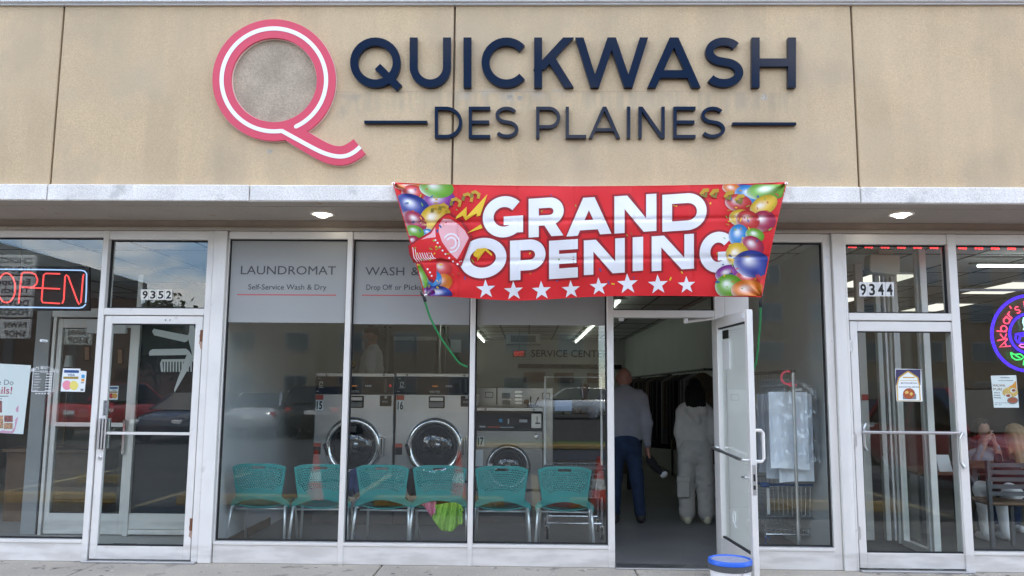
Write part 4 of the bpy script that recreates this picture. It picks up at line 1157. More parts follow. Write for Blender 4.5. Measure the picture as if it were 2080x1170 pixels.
pr(p, 'petal_print', lambda g: (poly_px(g, [(37, 846), (34, 860), (30, 875), (26, 880), (-6, 879), (5, 874), (24, 876), (30, 866), (31, 852)], Y1f + .0004), poly_px(g, [(38, 823), (37, 838), (33, 836), (32, 830)], Y1f + .0004)), 'print_pink')
p = thing('hours_decal', 'white vinyl opening hours decal of the beauty salon on the window', 'decal', at(92, 800, YP), None)
# arched shop name
g = MB(); s = "UBIA'S BEAUTY SALON"; n = len(s)
for i, ch in enumerate(s):
    if ch == ' ': continue
    f = (i + .5) / n; u = 61 + f * 58; v = 756 - 9 * math.sin(PI * (f * .9 + .06)) + 2 * f + 1.5; tl = (.5 - f) * .5
    P0, P1 = at(u - 1.25, v + tl * 1.3, YP), at(u + 1.25, v - tl * 1.3, YP); h = .025
    put_text(g, ch, P0, P1, h, .03, up=Vector((math.sin(tl) * -.6, 0, 1)).normalized())
g.build('arched_name', M['white_vinyl'], p)
g = MB(); px_text(g, 'HOURS', 81, 756.5, 97.5, 757, 4.4, YP, .02); g.build('hours_title', M['white_vinyl'], p)
g = MB()
fr = [(80, 754), (67.5, 754), (64.5, 795), (107.5, 796), (110.5, 755), (99, 755)]
for a, b in zip(fr[:-1], fr[1:]): g.tube([at(*a, YP), at(*b, YP)], .0028, 4)
g.build('hours_frame', M['white_vinyl'], p)
g = MB()
for i, dn in enumerate(('MONDAY', 'TUESDAY', 'WEDNESDAY', 'THURSDAY', 'FRIDAY', 'SATURDAY', 'SUNDAY')):
    v = 760.5 + 5.6 * i; du = -.45 * i
    px_text(g, dn, 70 + du, v, 70 + du + len(dn) * 1.65, v, 2.6, YP, .02); [rect_px(g, 94 + du + 2.2 * j, v - 2.2, 95.6 + du + 2.2 * j, v, YP) for j in range(6)]
[rect_px(g, 72 + 6 * j, 798.6, 75.5 + 6 * j, 800.6, YP) for j in range(5)]
g.build('hours_rows', M['white_vinyl'], p)
def stick(root, rects, Y):
    for nm, m, fn in rects: pr(root, nm, fn, m)
p = poster('card_sticker', 'white card payment sticker with pink and yellow discs on the salon window', 'sticker', [(128, 748), (163.5, 749), (163, 753), (176, 754), (172, 796), (123, 795)], YP)
Yq = YP - .0012
stick(p, [('blue_band', 'card_blue', lambda g: poly_px(g, [(130.5, 751.5), (160.5, 752), (160, 757.5), (130, 757)], Yq)), ('card_text', 'card_blue', lambda g: px_text(g, 'VISA', 137, 763.8, 152, 764, 5, Yq, .02)), ('gold_band', 'card_gold', lambda g: poly_px(g, [(129, 765), (159.5, 765), (159, 770), (128.5, 769.5)], Yq)),
          ('pink_disc', 'card_pink', lambda g: disc_px(g, 136, 782.5, 9.3, 9.6, Yq)), ('yellow_disc', 'card_yellow', lambda g: disc_px(g, 150, 783, 8.8, 9.4, Yq - .0003)), ('blue_square', 'card_sky', lambda g: rect_px(g, 165.5, 761, 172, 768, Yq)), ('red_square', 'card_orange', lambda g: rect_px(g, 165, 769.5, 171.5, 775, Yq)), ('grey_square', 'print_grey', lambda g: (rect_px(g, 163.5, 789.5, 169.5, 794, Yq), rect_px(g, 164, 776.5, 170.5, 778.5, Yq)))], Yq)
p = poster('vestibule_tag', 'tiny white oval tag on the salon window above the hours decal', 'tag', [(82, 689), (96, 690.5), (97, 693), (95.5, 695), (81.5, 694), (80.5, 691.5)], YP)
pr(p, 'tag_print', lambda g: poly_px(g, [(84.5, 691.6), (94, 692.4), (94, 693.8), (84.5, 693.2)], YP - .0012), 'print_dark')
p = poster('menu_poster', 'small poster with purple and gold arch frame and a biryani dish on the restaurant door', 'poster', [(1818, 749), (1871, 750), (1874, 815.5), (1821, 815)], .028)
Yq = .028 - .0012
arch = [(1822.5, 814), (1821, 781), (1825, 766), (1836, 758), (1844.5, 753), (1853, 758), (1865, 766), (1868.5, 781), (1870.5, 814)]
stick(p, [('purple_ground', 'menu_purple', lambda g: rect_px(g, 1819.5, 750.5, 1870, 782, Yq)), ('gold_arch', 'menu_gold', lambda g: poly_px(g, arch, Yq - .0004)), ('white_arch', 'white_paper', lambda g: poly_px(g, [(1845.5 + (u - 1845.5) * .9, 816 + (v - 816) * .93 - 1.2) for u, v in arch], Yq - .0008)),
          ('dish_name', 'print_dark', lambda g: (px_text(g, 'MUTTON BIRYANI', 1830, 779.5, 1863, 779.8, 3.0, Yq - .0012, .02), px_text(g, 'KARACHI VEAL BIRYANI', 1826, 787.3, 1867, 787.6, 2.8, Yq - .0012, .02))),
          ('small_print', 'menu_gold', lambda g: (rect_px(g, 1834, 765.5, 1858, 768, Yq - .0012), rect_px(g, 1828, 772.2, 1864, 773.2, Yq - .0012))),
          ('plate_print', 'print_grey', lambda g: rect_px(g, 1834, 800, 1861, 811, Yq - .0011)), ('dish_print', 'menu_food', lambda g: disc_px(g, 1846.5, 799.5, 12.2, 11, Yq - .0016)), ('egg_print', 'menu_tan', lambda g: (disc_px(g, 1842, 797, 4, 3, Yq - .002), disc_px(g, 1851, 800, 3, 3.4, Yq - .002)))], Yq)
p = poster('menu_poster', 'pale HALWA PURI poster on the restaurant window below the neon sign', 'poster', [(2012.5, 763), (2064, 762), (2070, 828), (2019, 828)], YPI)
Yq = YPI - .0012
stick(p, [('title', 'menu_brown', lambda g: (px_text(g, 'HALWA', 2017, 785, 2042, 785.3, 5, Yq, .02), px_text(g, 'PURI', 2018, 793, 2035, 793.2, 5, Yq, .02))), ('items', 'print_dark', lambda g: (px_text(g, 'Aloo &', 2019, 799, 2031, 799, 3, Yq, .02), px_text(g, 'Keema', 2019, 804, 2032, 804, 3, Yq, .02), px_text(g, 'Paratha', 2019.5, 809, 2034, 809, 3, Yq, .02), px_text(g, 'Saturday & Sunday', 2021, 819, 2046, 819, 2, Yq, .01), px_text(g, '9am - 2pm', 2021, 822.5, 2034, 822.5, 2, Yq, .01))),
          ('orange_print', 'menu_orange', lambda g: poly_px(g, [(2064, 773), (2066, 800), (2040, 798), (2050, 785), (2056, 782), (2060, 778)], Yq)), ('bread_print', 'menu_tan', lambda g: disc_px(g, 2052, 797, 16, 10.5, Yq - .0004)), ('bowl_print', 'white_paper', lambda g: (disc_px(g, 2048, 804, 6.5, 4.5, Yq - .0007), disc_px(g, 2058, 793, 6, 4.2, Yq - .0007))), ('curry_print', 'menu_food', lambda g: (disc_px(g, 2048, 803.5, 4.6, 3, Yq - .001), disc_px(g, 2059, 793, 4.2, 2.8, Yq - .001))), ('bowl_rim', 'print_grey', lambda g: disc_px(g, 2057, 813.5, 11.2, 7.4, Yq - .0012)), ('curry_print', 'menu_food', lambda g: disc_px(g, 2057, 813, 9.4, 5.4, Yq - .0016)), ('small_print', 'print_grey', lambda g: (rect_px(g, 2032, 766.5, 2051, 768, Yq), rect_px(g, 2028, 772.5, 2058, 773.5, Yq)))], Yq)
# ------------------------------------------------------------------ waiting chairs (backs to the window)
def chair_back(s, t):
    """s -1..1 across, t 0 (bottom) .. 1 (top); local x, y (towards window = -), z"""
    zt = .785 - .035 * abs(s) ** 5
    arch = .095 * (1 - abs(s) ** 2.2) if abs(s) < 1 else 0
    zb = .375 + max(0, arch)
    z = zb + (zt - zb) * t
    k = min(1, max(0, (z - .43) / .06)); k = k * k * (3 - 2 * k)
    hw = .262 * (1 - k) + k * (.205 + .035 * min(1, max(0, (z - .5) / .25)))
    if z > .74: hw -= .03 * ((z - .74) / .045) ** 2.5
    x = s * hw
    y = -.03 - .05 * (z - .45) / .33 + .055 * (x / .24) ** 2 * (1 - .3 * k)
    return (x, y, z)
def make_chair(label):
    c = thing('waiting_chair', label, 'chair', (0, 0, 0), 'teal waiting chairs inside the window')
    NU, NV = 88, 66
    def keep(i, j):
        s = (i + .5) / NU * 2 - 1; t = (j + .5) / NV
        x, y, z = chair_back(s, t)
        if abs(x) < .058 and .738 < z < .762: return False           # hand slot
        if .535 < z < .755 and abs(s) < .9 - .25 * max(0, (.60 - z) / .06) and not (abs(x) < .075 and z > .725):
            if z > .74 and abs(s) > .72: return True
            if z < .56 and abs(s) < .72 and z < .535 + .028 * (1 - (s / .8) ** 2): return True
            return not (((i + 2 * ((j // 4) % 2)) % 4 in (1, 2)) and (j % 4 in (1, 2)))
        return True
    m = MB(); m.grid(lambda a, b: chair_back(a * 2 - 1, b), NU, NV, keep=keep); m.build('backrest', M['teal'], c, smooth=True, solid=.007)
    def seat(a, b):
        x = (a - .5) * .46; y = .02 + b * .43
        e = max(abs(a - .5) * 2, abs(b - .5) * 2); z = .415 - .03 * (1 - (2 * a - 1) ** 2) * (1 - .3 * b) + .012 * b - (.03 * max(0, b - .85) / .15)
        kx = 1 - .12 * max(0, .25 - b) / .25 - .1 * max(0, b - .8) / .2
        return (x * kx, y, z)
    m = MB(); m.grid(seat, 20, 20); m.build('seat', M['teal'], c, smooth=True, solid=.008)
    for s in (-1, 1):
        MB().tube([(s * .238, -.012, .40), (s * .245, -.035, .30), (s * .262, -.085, .0)], .0125, 10).build('leg', M['chair_leg'], c, smooth=True)
        MB().tube([(s * .225, .40, .39), (s * .235, .43, .25), (s * .25, .47, .0)], .0125, 10).build('leg', M['chair_leg'], c, smooth=True)
        MB().tube([(s * .238, -.012, .395), (s * .225, .40, .385)], .0125, 8).build('seat_rail', M['chair_leg'], c, smooth=True)
    MB().tube([(-.22, .05, .372), (.22, .05, .372)], .010, 8).build('cross_rail', M['chair_leg'], c, smooth=True)
    return c
ch_spec = [(527, 985, 2, 'teal plastic chair with its back to the window, leftmost of six'), (652, 982, 5, 'teal plastic chair behind the first window mullion, second from left'), (778, 985, -3, 'teal plastic chair in front of washer 15, third from left'),
           (893, 985, 2.5, 'teal plastic chair with a green fringed cloth hanging under its seat'), (1019, 989, 1, 'teal plastic chair in front of washer 17'), (1147, 989, -2.5, 'teal plastic chair in front of the wire laundry trolley, rightmost')]
c0 = make_chair(ch_spec[0][3]); chairs = []
for i, (u, v, rz, lab) in enumerate(ch_spec):
    c = c0 if i == 0 else copy_tree(c0)
    P = at(u, v, .46); c.location = (P.x, .47, .0035); c.rotation_euler = (0, 0, R(rz)); c['label'] = lab; chairs.append(P.x)

# ------------------------------------------------------------------ laundry left on the chairs
def cloth_lump(name, label, cat, c, r, m, seed, squash=(1, 1, 1), n=18, group=None):
    rnd = random.Random(seed); ph = [rnd.uniform(0, 6) for _ in range(6)]
    g = MB()
    def fn(a, b):
        th, ph_ = a * 2 * PI, b * PI
        k = 1 + .16 * math.sin(3 * th + ph[0]) * math.sin(2 * ph_ + ph[1]) + .10 * math.sin(5 * th + ph[2] + 3 * b) + .07 * math.sin(9 * th + ph[3] + 7 * b)
        return (c[0] + r * squash[0] * k * math.sin(ph_) * math.cos(th), c[1] + r * squash[1] * k * math.sin(ph_) * math.sin(th), c[2] + r * squash[2] * k * math.cos(ph_))
    g.grid(fn, 40, 22)
    o = g.build(name, M[m], smooth=True)
    return setprops(o, label, cat, group)
P = at(722, 990, .62); cloth_lump('folded_jeans', 'dark blue crumpled garment between the second and third chairs', 'clothes', (P.x, .62, .60), .11, 'cloth_blue', 1, (1, .9, 1.0))
P = at(840, 983, .62); cloth_lump('black_garment', 'black bunched garment between the third and fourth chairs', 'clothes', (P.x, .64, .62), .085, 'black_cloth', 2, (.8, .8, 1.3))
cloth_lump('laundry_bundle', 'brown bundle lying on the seat of the third chair', 'clothes', (chairs[2], .72, .45), .16, 'cloth_brown', 3, (1.15, .9, .42))
cloth_lump('laundry_bundle', 'dark brown bundle lying on the seat above the green cloth', 'clothes', (chairs[3] + .02, .72, .45), .16, 'cloth_brown', 4, (1.0, .9, .42))
cloth_lump('shoulder_bag', 'red and orange bag lying on the seat of the rightmost chair', 'bag', (chairs[5], .72, .45), .17, 'cloth_red', 5, (1.15, .9, .42))
cloth_lump('laundry_bundle', 'grey bundle lying on the seat of the chair before washer 17', 'clothes', (chairs[4], .74, .45), .15, 'mid_grey', 6, (1.1, .8, .4))
def hanging(name, label, m, top, bot, Y, nf, fringe=False):
    """draped cloth between pixel lines: top row, bottom row"""
    t = thing(name, label, 'clothes', at((bot[0][0] + bot[-1][0]) / 2, max(p[1] for p in bot), Y))
    def along(ps, a):
        k = a * (len(ps) - 1); i = min(int(k), len(ps) - 2); f = k - i
        return (ps[i][0] + (ps[i + 1][0] - ps[i][0]) * f, ps[i][1] + (ps[i + 1][1] - ps[i][1]) * f)
    def fn(a, b):
        p, q = along(top, a), along(bot, a); u, v = p[0] + (q[0] - p[0]) * b, p[1] + (q[1] - p[1]) * b
        return at(u, v, Y + .035 * (1 - b) + .024 * math.sin(a * nf + b * 2) * (.3 + .7 * b) - .014 * math.sin(a * nf * 2.3 + 1 + b) + .006 * math.sin(a * nf * 5 + b * 4))
    MB().grid(fn, 50, 24).build('cloth', M[m], t, smooth=True, solid=.003)
    if fringe:
        g = MB()
        for i in range(9):
            b = .1 + i * .1; p = fn(1.0, b); p = Vector(p) + Vector((.012, -.004, 0))
            for j in range(2): g.lathe([(0, -.012), (.010, -.007), (.012, 0), (.009, .008), (0, .012)], p + Vector((random.uniform(-.01, .01), random.uniform(-.006, .006), -.012 * j)), 7)
        g.build('pompom_fringe', M[m], t, smooth=True)
hanging('pink_cloth', 'pink patterned cloth hanging beneath the fourth chair', 'cloth_pink', [(857, 1024), (866, 1018), (886, 1018)], [(866, 1034), (876, 1050), (884, 1043)], .43, 9)
hanging('green_cloth', 'lime green cloth with pompom fringe hanging beneath the fourth chair', 'cloth_green', [(884, 1026), (905, 1022), (922, 1020), (934, 1024)], [(878, 1053), (896, 1078), (918, 1080), (934, 1064)], .415, 14, True)

# ------------------------------------------------------------------ washers
def washer(label, num, u0, u1, vtop, Y, depth=.95, style=0, group='front load washers'):
    a, b = at(u0, vtop, Y), at(u1, vtop, Y)
    w, H = b.x - a.x, a.z; x0 = a.x
    t = thing('washing_machine', label, 'washer', ((a.x + b.x) / 2, Y, 0), group)
    def X(f): return x0 + w * f
    mm = 'stainless' if style == 0 else 'stainless_dark'
    zc = H * (.86 if style == 0 else .80)       # top of the lower cabinet
    base_h = .19
    MB().box(X(.0), X(1.0), Y + .06, Y + depth, .004, base_h).build('concrete_base', M['concrete_dark'], t)
    MB().box(X(.006), X(.994), Y, Y + depth, base_h + .002, H * .28, ch=.006).build('lower_panel', M[mm], t)
    MB().box(X(.006), X(.994), Y + .02, Y + depth - .01, H * .28 + .001, H * .295).build('seam', M['gasket'], t)
    MB().box(X(.006), X(.994), Y, Y + depth, H * .296, zc, ch=.008).build('cabinet', M[mm], t)
    cp = MB().box(X(.008), X(.992), Y - .004, Y + .09, zc + .004, H - .045, ch=.004).build('control_panel', M['panel_navy' if style == 0 else 'panel_black'], t)
    MB().box(X(.004), X(.996), Y - .006, Y + depth, H - .043, H, ch=.006).build('top_strip', M['stainless'], t)
    for f in (.14, .86): MB().lathe([(0, -.012), (.011, -.010), (.013, .0)], (X(f), Y - .006, H - .022), 10, 'Y').build('bolt', M['mid_grey'], t)
    zf, hh = zc + .004, H - .049 - zc
    yq = Y - .0052
    def rp(mb, f0, f1, g0, g1, y=yq): mb.add([(X(f0), y, zf + hh * g0), (X(f1), y, zf + hh * g0), (X(f1), y, zf + hh * g1), (X(f0), y, zf + hh * g1)], [(0, 1, 2, 3)])
    if style == 0:
        g = MB(); rp(g, .055, .10, .42, .47); rp(g, .055, .065, .47, .68); rp(g, .055, .10, .66, .71); rp(g, .088, .10, .55, .68); rp(g, .045, .11, .33, .37); rp(g, .03, .06, .9, .93); rp(g, .02, .05, .1, .14)
        g.build('maker_emblem', M['panel_text'], cp)
        g = MB(); put_text(g, 'DEXTER', (X(.43), yq, zf + hh * .06), (X(.56), yq, zf + hh * .06), hh * .13, .02); g.build('maker_name', M['panel_text'], cp)
        g = MB(); 
        for i in range(4): rp(g, .63 + i * .021, .645 + i * .021, .42, .52)
        g.build('display', M['panel_text'], cp)
        g = MB(); rp(g, .46, .53, .43, .50); g.build('indicator', M['orange_led'], cp)
        g = MB(); g.lathe([(0, -.012), (.012, -.010), (.014, 0)], (X(.945), Y - .005, zf + hh * .5), 12, 'Y'); g.build('start_button', M['red_led_dim'], cp)
        MB().box(X(.865), X(.90), yq - .001, yq, zf + hh * .1, zf + hh * .92).build('coin_slot', M['dark_grey'], cp)
    else:
        g = MB(); rp(g, .34, .39, .42, .60); g.build('display', M['card_sky'], cp)
        g = MB(); rp(g, .17, .36, .13, .2); g.build('maker_name', M['sticker_red'], cp)
        g = MB(); rp(g, .64, .76, .42, .58); rp(g, .36, .56, .13, .18); rp(g, .05, .14, .13, .22); rp(g, .47, .49, .34, .6); g.build('panel_print', M['panel_text'], cp)
        g = MB().box(X(.82), X(.97), Y - .010, Y - .003, zf + hh * .12, zf + hh * .9, ch=.003).build('coin_plate', M['steel'], cp)
        MB().box(X(.88), X(.95), Y - .014, Y - .009, zf + hh * .35, zf + hh * .42).box(X(.9), X(.91), Y - .014, Y - .009, zf + hh * .42, zf + hh * .75).build('coin_slot', M['gasket'], cp)
        MB().lathe([(.03, 0), (.03, -.008), (.018, -.014), (0, -.014)], (X(.89), Y, zc - .06), 16, 'Y').build('key_lock', M['chrome'], t)
    # number tag
    zt = zc - (.135 if style == 0 else .13)
    tag = MB().box(X(.016), X(.112) if style == 0 else X(.125), Y - .003, Y - .001, zt - .045, zt + .065).build('number_tag', M['white_paper'], t)
    g = MB(); put_text(g, num, (X(.030), Y - .004, zt - .03), (X(.100 if style == 0 else .115), Y - .004, zt - .03), .085, .05); g.build('number', M['num_black'], tag)
    if style == 0:
        MB().box(X(.014), X(.11), Y - .003, Y - .001, zc - .065, zc - .012).build('sticker', M['sticker_red'], t)
        st = MB().box(X(.01), X(.10), Y - .003, Y - .001, H * .50 - .065, H * .50 + .04).build('sticker', M['panel_black'], t)
        MB().box(X(.01), X(.10), Y - .004, Y - .0031, H * .50 + .015, H * .50 + .055).build('sticker_band', M['sticker_red'], st)
        sd_ = MB().box(X(.42), X(.62), Y - .02, Y - .001, zc - .15, zc - .02, ch=.008).build('soap_drawer', M['panel_black'], t)
        MB().box(X(.43), X(.605), Y - .026, Y - .019, zc - .14, zc - .085, ch=.004).build('drawer_pull', M['mid_grey'], sd_)
        MB().box(X(.44), X(.6), Y - .022, Y - .019, zc - .07, zc - .035).build('drawer_lid', M['stainless'], sd_)
        cb = MB().box(X(.82), X(.965), Y - .014, Y - .001, zc - .13, zc - .015, ch=.004).build('card_reader', M['panel_black'], t)
        MB().box(X(.85), X(.92), Y - .017, Y - .013, zc - .09, zc - .07).build('card_slot', M['mid_grey'], cb)
        MB().box(X(.88), X(.91), Y - .018, Y - .013, zc - .045, zc - .02).build('card_light', M['panel_text'], cb)
    else:
        MB().box(X(-.005), X(.11), Y - .003, Y - .001, .62, .80).build('sticker', M['white_paper'], t)
    # door
    cx, r = (X(.505), w * .325) if style == 0 else (X(.48), w * .30)
    cz = H * (.515 if style == 0 else .49)
    dr = MB(); dr.lathe([(r * 1.10, 0), (r * 1.10, -.02), (r * 1.04, -.05), (r * .96, -.062), (r * .88, -.05), (r * .82, -.03)], (cx, Y, cz), 48, 'Y'); dr = dr.build('door_ring', M['chrome' if style == 0 else 'stainless_dark'], t, smooth=True)
    MB().lathe([(r * .86, -.036), (r * .80, -.044), (r * .74, -.038)], (cx, Y, cz), 48, 'Y').build('door_gasket', M['rubber'], dr, smooth=True)
    MB().lathe([(r * .77, -.040), (r * .66, -.068), (r * .48, -.092), (r * .25, -.106), (0, -.110)], (cx, Y, cz), 40, 'Y').build('door_glass', M['car_glass'], dr, smooth=True)
    if style == 0:
        MB().lathe([(0, -.122), (r * .12, -.120), (r * .13, -.10)], (cx + r * .14, Y, cz + r * .10), 20, 'Y').build('door_hub', M['steel'], dr, smooth=True)
        MB().tube([(cx - r * 1.08, Y - .05, cz + r * .08), (cx - r * 1.0, Y - .07, cz - r * .05), (cx - r * .92, Y - .06, cz - r * .34)], [.014, .02, .012], 8).build('door_handle', M['black_plastic'], dr, smooth=True)
        MB().box(cx + r * 1.02, cx + r * 1.2, Y - .045, Y - .001, cz - r * .36, cz + r * .36, ch=.008).build('hinge', M['stainless'], dr)
        MB().box(cx + r * 1.07, cx + r * 1.12, Y - .048, Y - .044, cz - r * .3, cz + r * .3).build('hinge_slot', M['gasket'], dr)
    else:
        MB().lathe([(r * 1.0, -.058), (r * .97, -.066), (r * .94, -.058)], (cx, Y, cz), 40, 'Y').build('bright_ring', M['chrome'], dr, smooth=True)
        MB().lathe([(r * .68, -.042), (r * .66, -.046), (r * .64, -.042)], (cx, Y, cz), 40, 'Y').build('bright_ring', M['chrome'], dr, smooth=True)
        MB().lathe([(0, -.120), (r * .18, -.118), (r * .2, -.10)], (cx, Y, cz), 20, 'Y').build('door_hub', M['steel'], dr, smooth=True)
        MB().box(cx - r * .98, cx - r * .45, Y - .085, Y - .065, cz - r * .12, cz - r * .03, ch=.004).box(cx - r * .98, cx - r * .75, Y - .08, Y - .06, cz + r * .03, cz + r * .16).build('door_handle', M['white_paint'], dr)
    return t
YW = 1.95
washer('stainless front loading washer marked 15 with dark control panel', '15', 641, 802.5, 757, YW)
washer('stainless front loading washer marked 16 behind the green bungee cord', '16', 804.5, 966, 757.5, YW)
washer('smaller darker front loading washer marked 17 behind the third window pane', '17', 967.5, 1104, 827, 2.15, .85, 1)
# tall stainless machine in the next row
tw = thing('dryer', 'tall stainless machine with louvres standing behind washer 17', 'dryer', (at(1045, 900, 3.4).x, 3.4, 0))
xa, xb, zt = fx(930, 788, 3.4), fx(1124, 788, 3.4), fz(1045, 787, 3.4)
MB().box(xa, xb, 3.4, 4.3, .004, zt, ch=.008).build('cabinet', M['stainless'], tw)
g = MB(); 
for v in (794, 801.5, 809, 816.5, 824): rect_px(g, 1046, v, 1060, v + 4.5, 3.392, 0, .006)
g.build('louvre', M['chrome'], tw)
for (u0, v0, u1, v1) in ((985, 796, 1002, 808), (1101, 798, 1117, 811)):
    g = MB(); rect_px(g, u0, v0, u1, v1, 3.394, 0, .004); g.build('latch_frame', M['dark_grey'], tw); g = MB(); rect_px(g, u0 + 1.5, v0 + 1.5, u1 - 1.5, v1 - 1.5, 3.3915, 0, .003); g.build('latch', M['stainless'], tw)
g = MB(); rect_px(g, 1020, 798, 1036, 810, 3.393, 0, .004); rect_px(g, 1020, 813, 1036, 823, 3.393, 0, .004); g.build('label_sheet', M['white_paper'], tw)
MB().box(fx(1008, 800, 3.39), fx(1010.5, 800, 3.39), 3.385, 3.40, fz(1008, 822, 3.39), zt).build('panel_seam', M['gasket'], tw)
sb = thing('tool_tray', 'small dark tray with brushes standing on washer 17', 'tray', (fx(1083, 826, 2.3), 2.3, fz(1083, 827, 2.3)))
P = at(1083, 823, 2.3)
MB().box(P.x - .07, P.x + .06, 2.22, 2.36, P.z - .015, P.z + .005, ch=.005).build('tray', M['black_plastic'], sb)
MB().tube([(P.x - .03, 2.3, P.z), (P.x - .03, 2.3, P.z + .1)], .008, 6).tube([(P.x + .02, 2.3, P.z), (P.x + .06, 2.3, P.z + .09)], .007, 6).build('brush', M['cap_dark'], sb)
MB().lathe([(0, -.03), (.025, -.025), (.035, 0), (.025, .025), (0, .03)], (P.x - .075, 2.28, P.z + .035), 12).build('knob', M['wood'], sb, smooth=True)

# ------------------------------------------------------------------ laundry trolley with hanging rail
def wire_basket(mb, x0, x1, y0, y1, z0, z1, nx, ny, nz, r=.0025, taper=.04):
    def P(fx_, fy_, fz_):
        k = taper * (1 - fz_)
        return (x0 + k + (x1 - x0 - 2 * k) * fx_, y0 + k + (y1 - y0 - 2 * k) * fy_, z0 + (z1 - z0) * fz_)
    for j in range(nz + 1):
        f = j / nz; mb.tube([P(0, 0, f), P(1, 0, f), P(1, 1, f), P(0, 1, f), P(0, 0, f)], r * (1.8 if j in (0, nz) else 1), 5)
    for i in range(nx + 1):
        f = i / nx; mb.tube([P(f, 0, 1), P(f, 0, 0), P(f, 1, 0), P(f, 1, 1)], r, 4)
    for i in range(ny + 1):
        f = i / ny; mb.tube([P(0, f, 1), P(0, f, 0), P(1, f, 0), P(1, f, 1)], r, 4)
def caster(root, x, y, z0, r=.05, rot=0, hub='mid_grey', fork='steel'):
    c_ = MB().lathe([(0, -.014), (r * .8, -.014), (r, -.010), (r, .010), (r * .8, .014), (0, .014)], (x, y, z0 + r), 20, 'X' if not rot else 'Y').build('caster', M['rubber'], root, smooth=True, auto=40)
    MB().lathe([(r * .62, -.0155), (r * .55, -.017), (0, -.017)], (x, y, z0 + r), 16, 'X' if not rot else 'Y').build('wheel_hub', M['lamp_white'], c_)
    MB().box(x - .02, x - .016, y - .012, y + .012, z0 + r, z0 + r * 2.3).box(x + .016, x + .02, y - .012, y + .012, z0 + r, z0 + r * 2.3).box(x - .02, x + .02, y - .015, y + .015, z0 + r * 2.3, z0 + r * 2.45).build('fork', M[fork], c_)
YC = 1.45
xa, xb = fx(1107, 900, YC), fx(1222, 900, YC)
tr = thing('laundry_trolley', 'wire laundry trolley with a tall hanging rail behind the rightmost chair', 'trolley', ((xa + xb) / 2, YC, 0))
zb0, zb1 = fz(1165, 1005, YC), fz(1165, 946, YC)
g = MB(); wire_basket(g, xa, xb, YC - .25, YC + .3, zb0, zb1, 12, 10, 5, .0034); g.build('basket', M['wire'], tr)
MB().box(xa - .02, xb + .02, YC - .28, YC - .25, zb1 - .02, zb1 + .03, ch=.01).build('bumper', M['dark_grey'], tr)
g = MB(); ztp = fz(1165, 766, YC)
g.tube([(xa, YC, zb1), (xa, YC, ztp), (xb, YC, ztp), (xb, YC, zb1)], .012, 8)
g.build('hanging_rail', M['lamp_white'], tr)
g = MB()
for x in (xa + .02, xb - .02):
    g.tube([(x, YC - .2, zb0), (x, YC - .2, .13)], .011, 8).tube([(x, YC + .25, zb0), (x, YC + .25, .13)], .011, 8)
g.tube([(xa + .02, YC - .2, .16), (xb - .02, YC - .2, .16), (xb - .02, YC + .25, .16), (xa + .02, YC + .25, .16), (xa + .02, YC - .2, .16)], .011, 8)
g.build('frame', M['wire'], tr)
for x in (xa + .02, xb - .02):
    for y in (YC - .2, YC + .25): caster(tr, x, y, .004, .055)
# blue folding table further in
tb = thing('folding_table', 'long table with a blue edge further back in the laundromat', 'table', (fx(1190, 920, 4.6), 4.9, 0))
xa, xb, zt = fx(1122, 905, 4.6), fx(1300, 905, 4.6), fz(1180, 906, 4.6)
MB().box(xa, xb, 4.6, 5.5, zt - .02, zt, ch=.005).build('table_top', M['wood'], tb)
MB().box(xa, xb, 4.585, 4.599, zt - .19, zt - .004, ch=.004).build('apron', M['table_blue'], tb)
MB().box(xa + .02, xb - .02, 5.3, 5.32, zt - .19, zt - .021).build('back_apron', M['table_blue'], tb)
for x in (xa + .06, xb - .06):
    for y in (4.66, 5.4): MB().box(x - .03, x + .03, y - .03, y + .03, .004, zt - .021).build('leg', M['dark_grey'], tb)

# ------------------------------------------------------------------ back of the laundromat
YB = 14.98
sc_ = thing('wall_sign', 'dark SERVICE CENTER lettering on the far back wall of the laundromat', 'sign', at(1155, 724, YB))
g = MB(); px_text(g, 'SERVICE CENTER', 1079, 724.5, 1236, 725.5, 14.5, YB - .01, .012); g.build('letters', M['panel_black'], sc_)
st = MB(); poly_px(st, [(1052, 739), (1262, 741), (1262, 749.5), (1052, 747.5)], YB - .02, 0, .015); st = st.build('wall_stripe', M['panel_black']); setprops(st, 'black horizontal stripe board under the SERVICE CENTER lettering', 'board')
for k, (u0, u1) in enumerate(((1064, 1108), (1126, 1165), (1192, 1232))):
    b = MB(); rect_px(b, u0, 756 + k, u1, 776 + k, YB - .03, 0, .02); setprops(b.build('notice_board', M['wood']), ('brown notice board below the stripe, nearest the exit sign', 'brown notice board below the stripe, the middle one', 'brown notice board below the stripe, farthest right')[k], 'board', 'notice boards')
vt = thing('ceiling_vent', 'square ceiling air vent above the exit sign in the laundromat', 'vent', at(1063, 700, 13.0))
q = at(1063, 688, 13.0)
MB().box(q.x - .42, q.x + .42, 12.6, 13.4, ZC - .24, ZC - .005).build('housing', M['int_ceiling'], vt)
g = MB()
for i in range(6): g.box(q.x - .3, q.x + .3, 12.585, 12.599, ZC - .2 + i * .027, ZC - .185 + i * .027)
g.build('slat', M['gasket'], vt)
ex = thing('exit_sign', 'dim red EXIT sign hanging from the laundromat ceiling', 'exit sign', at(1055, 726, 11.0))
q = at(1055, 718, 11.0); 
MB().box(q.x - .15, q.x + .15, 11.0, 11.05, q.z - .08, q.z + .08, ch=.01).build('housing', M['mid_grey'], ex)
g = MB(); put_text(g, 'EXIT', (q.x - .11, 10.99, q.z - .05), (q.x + .11, 10.99, q.z - .05), .1, .03); g.build('letters', M['exit_red'], ex)
MB().tube([(q.x, 11.02, q.z + .08), (q.x, 11.02, ZC)], .008, 6).build('stem', M['mid_grey'], ex)
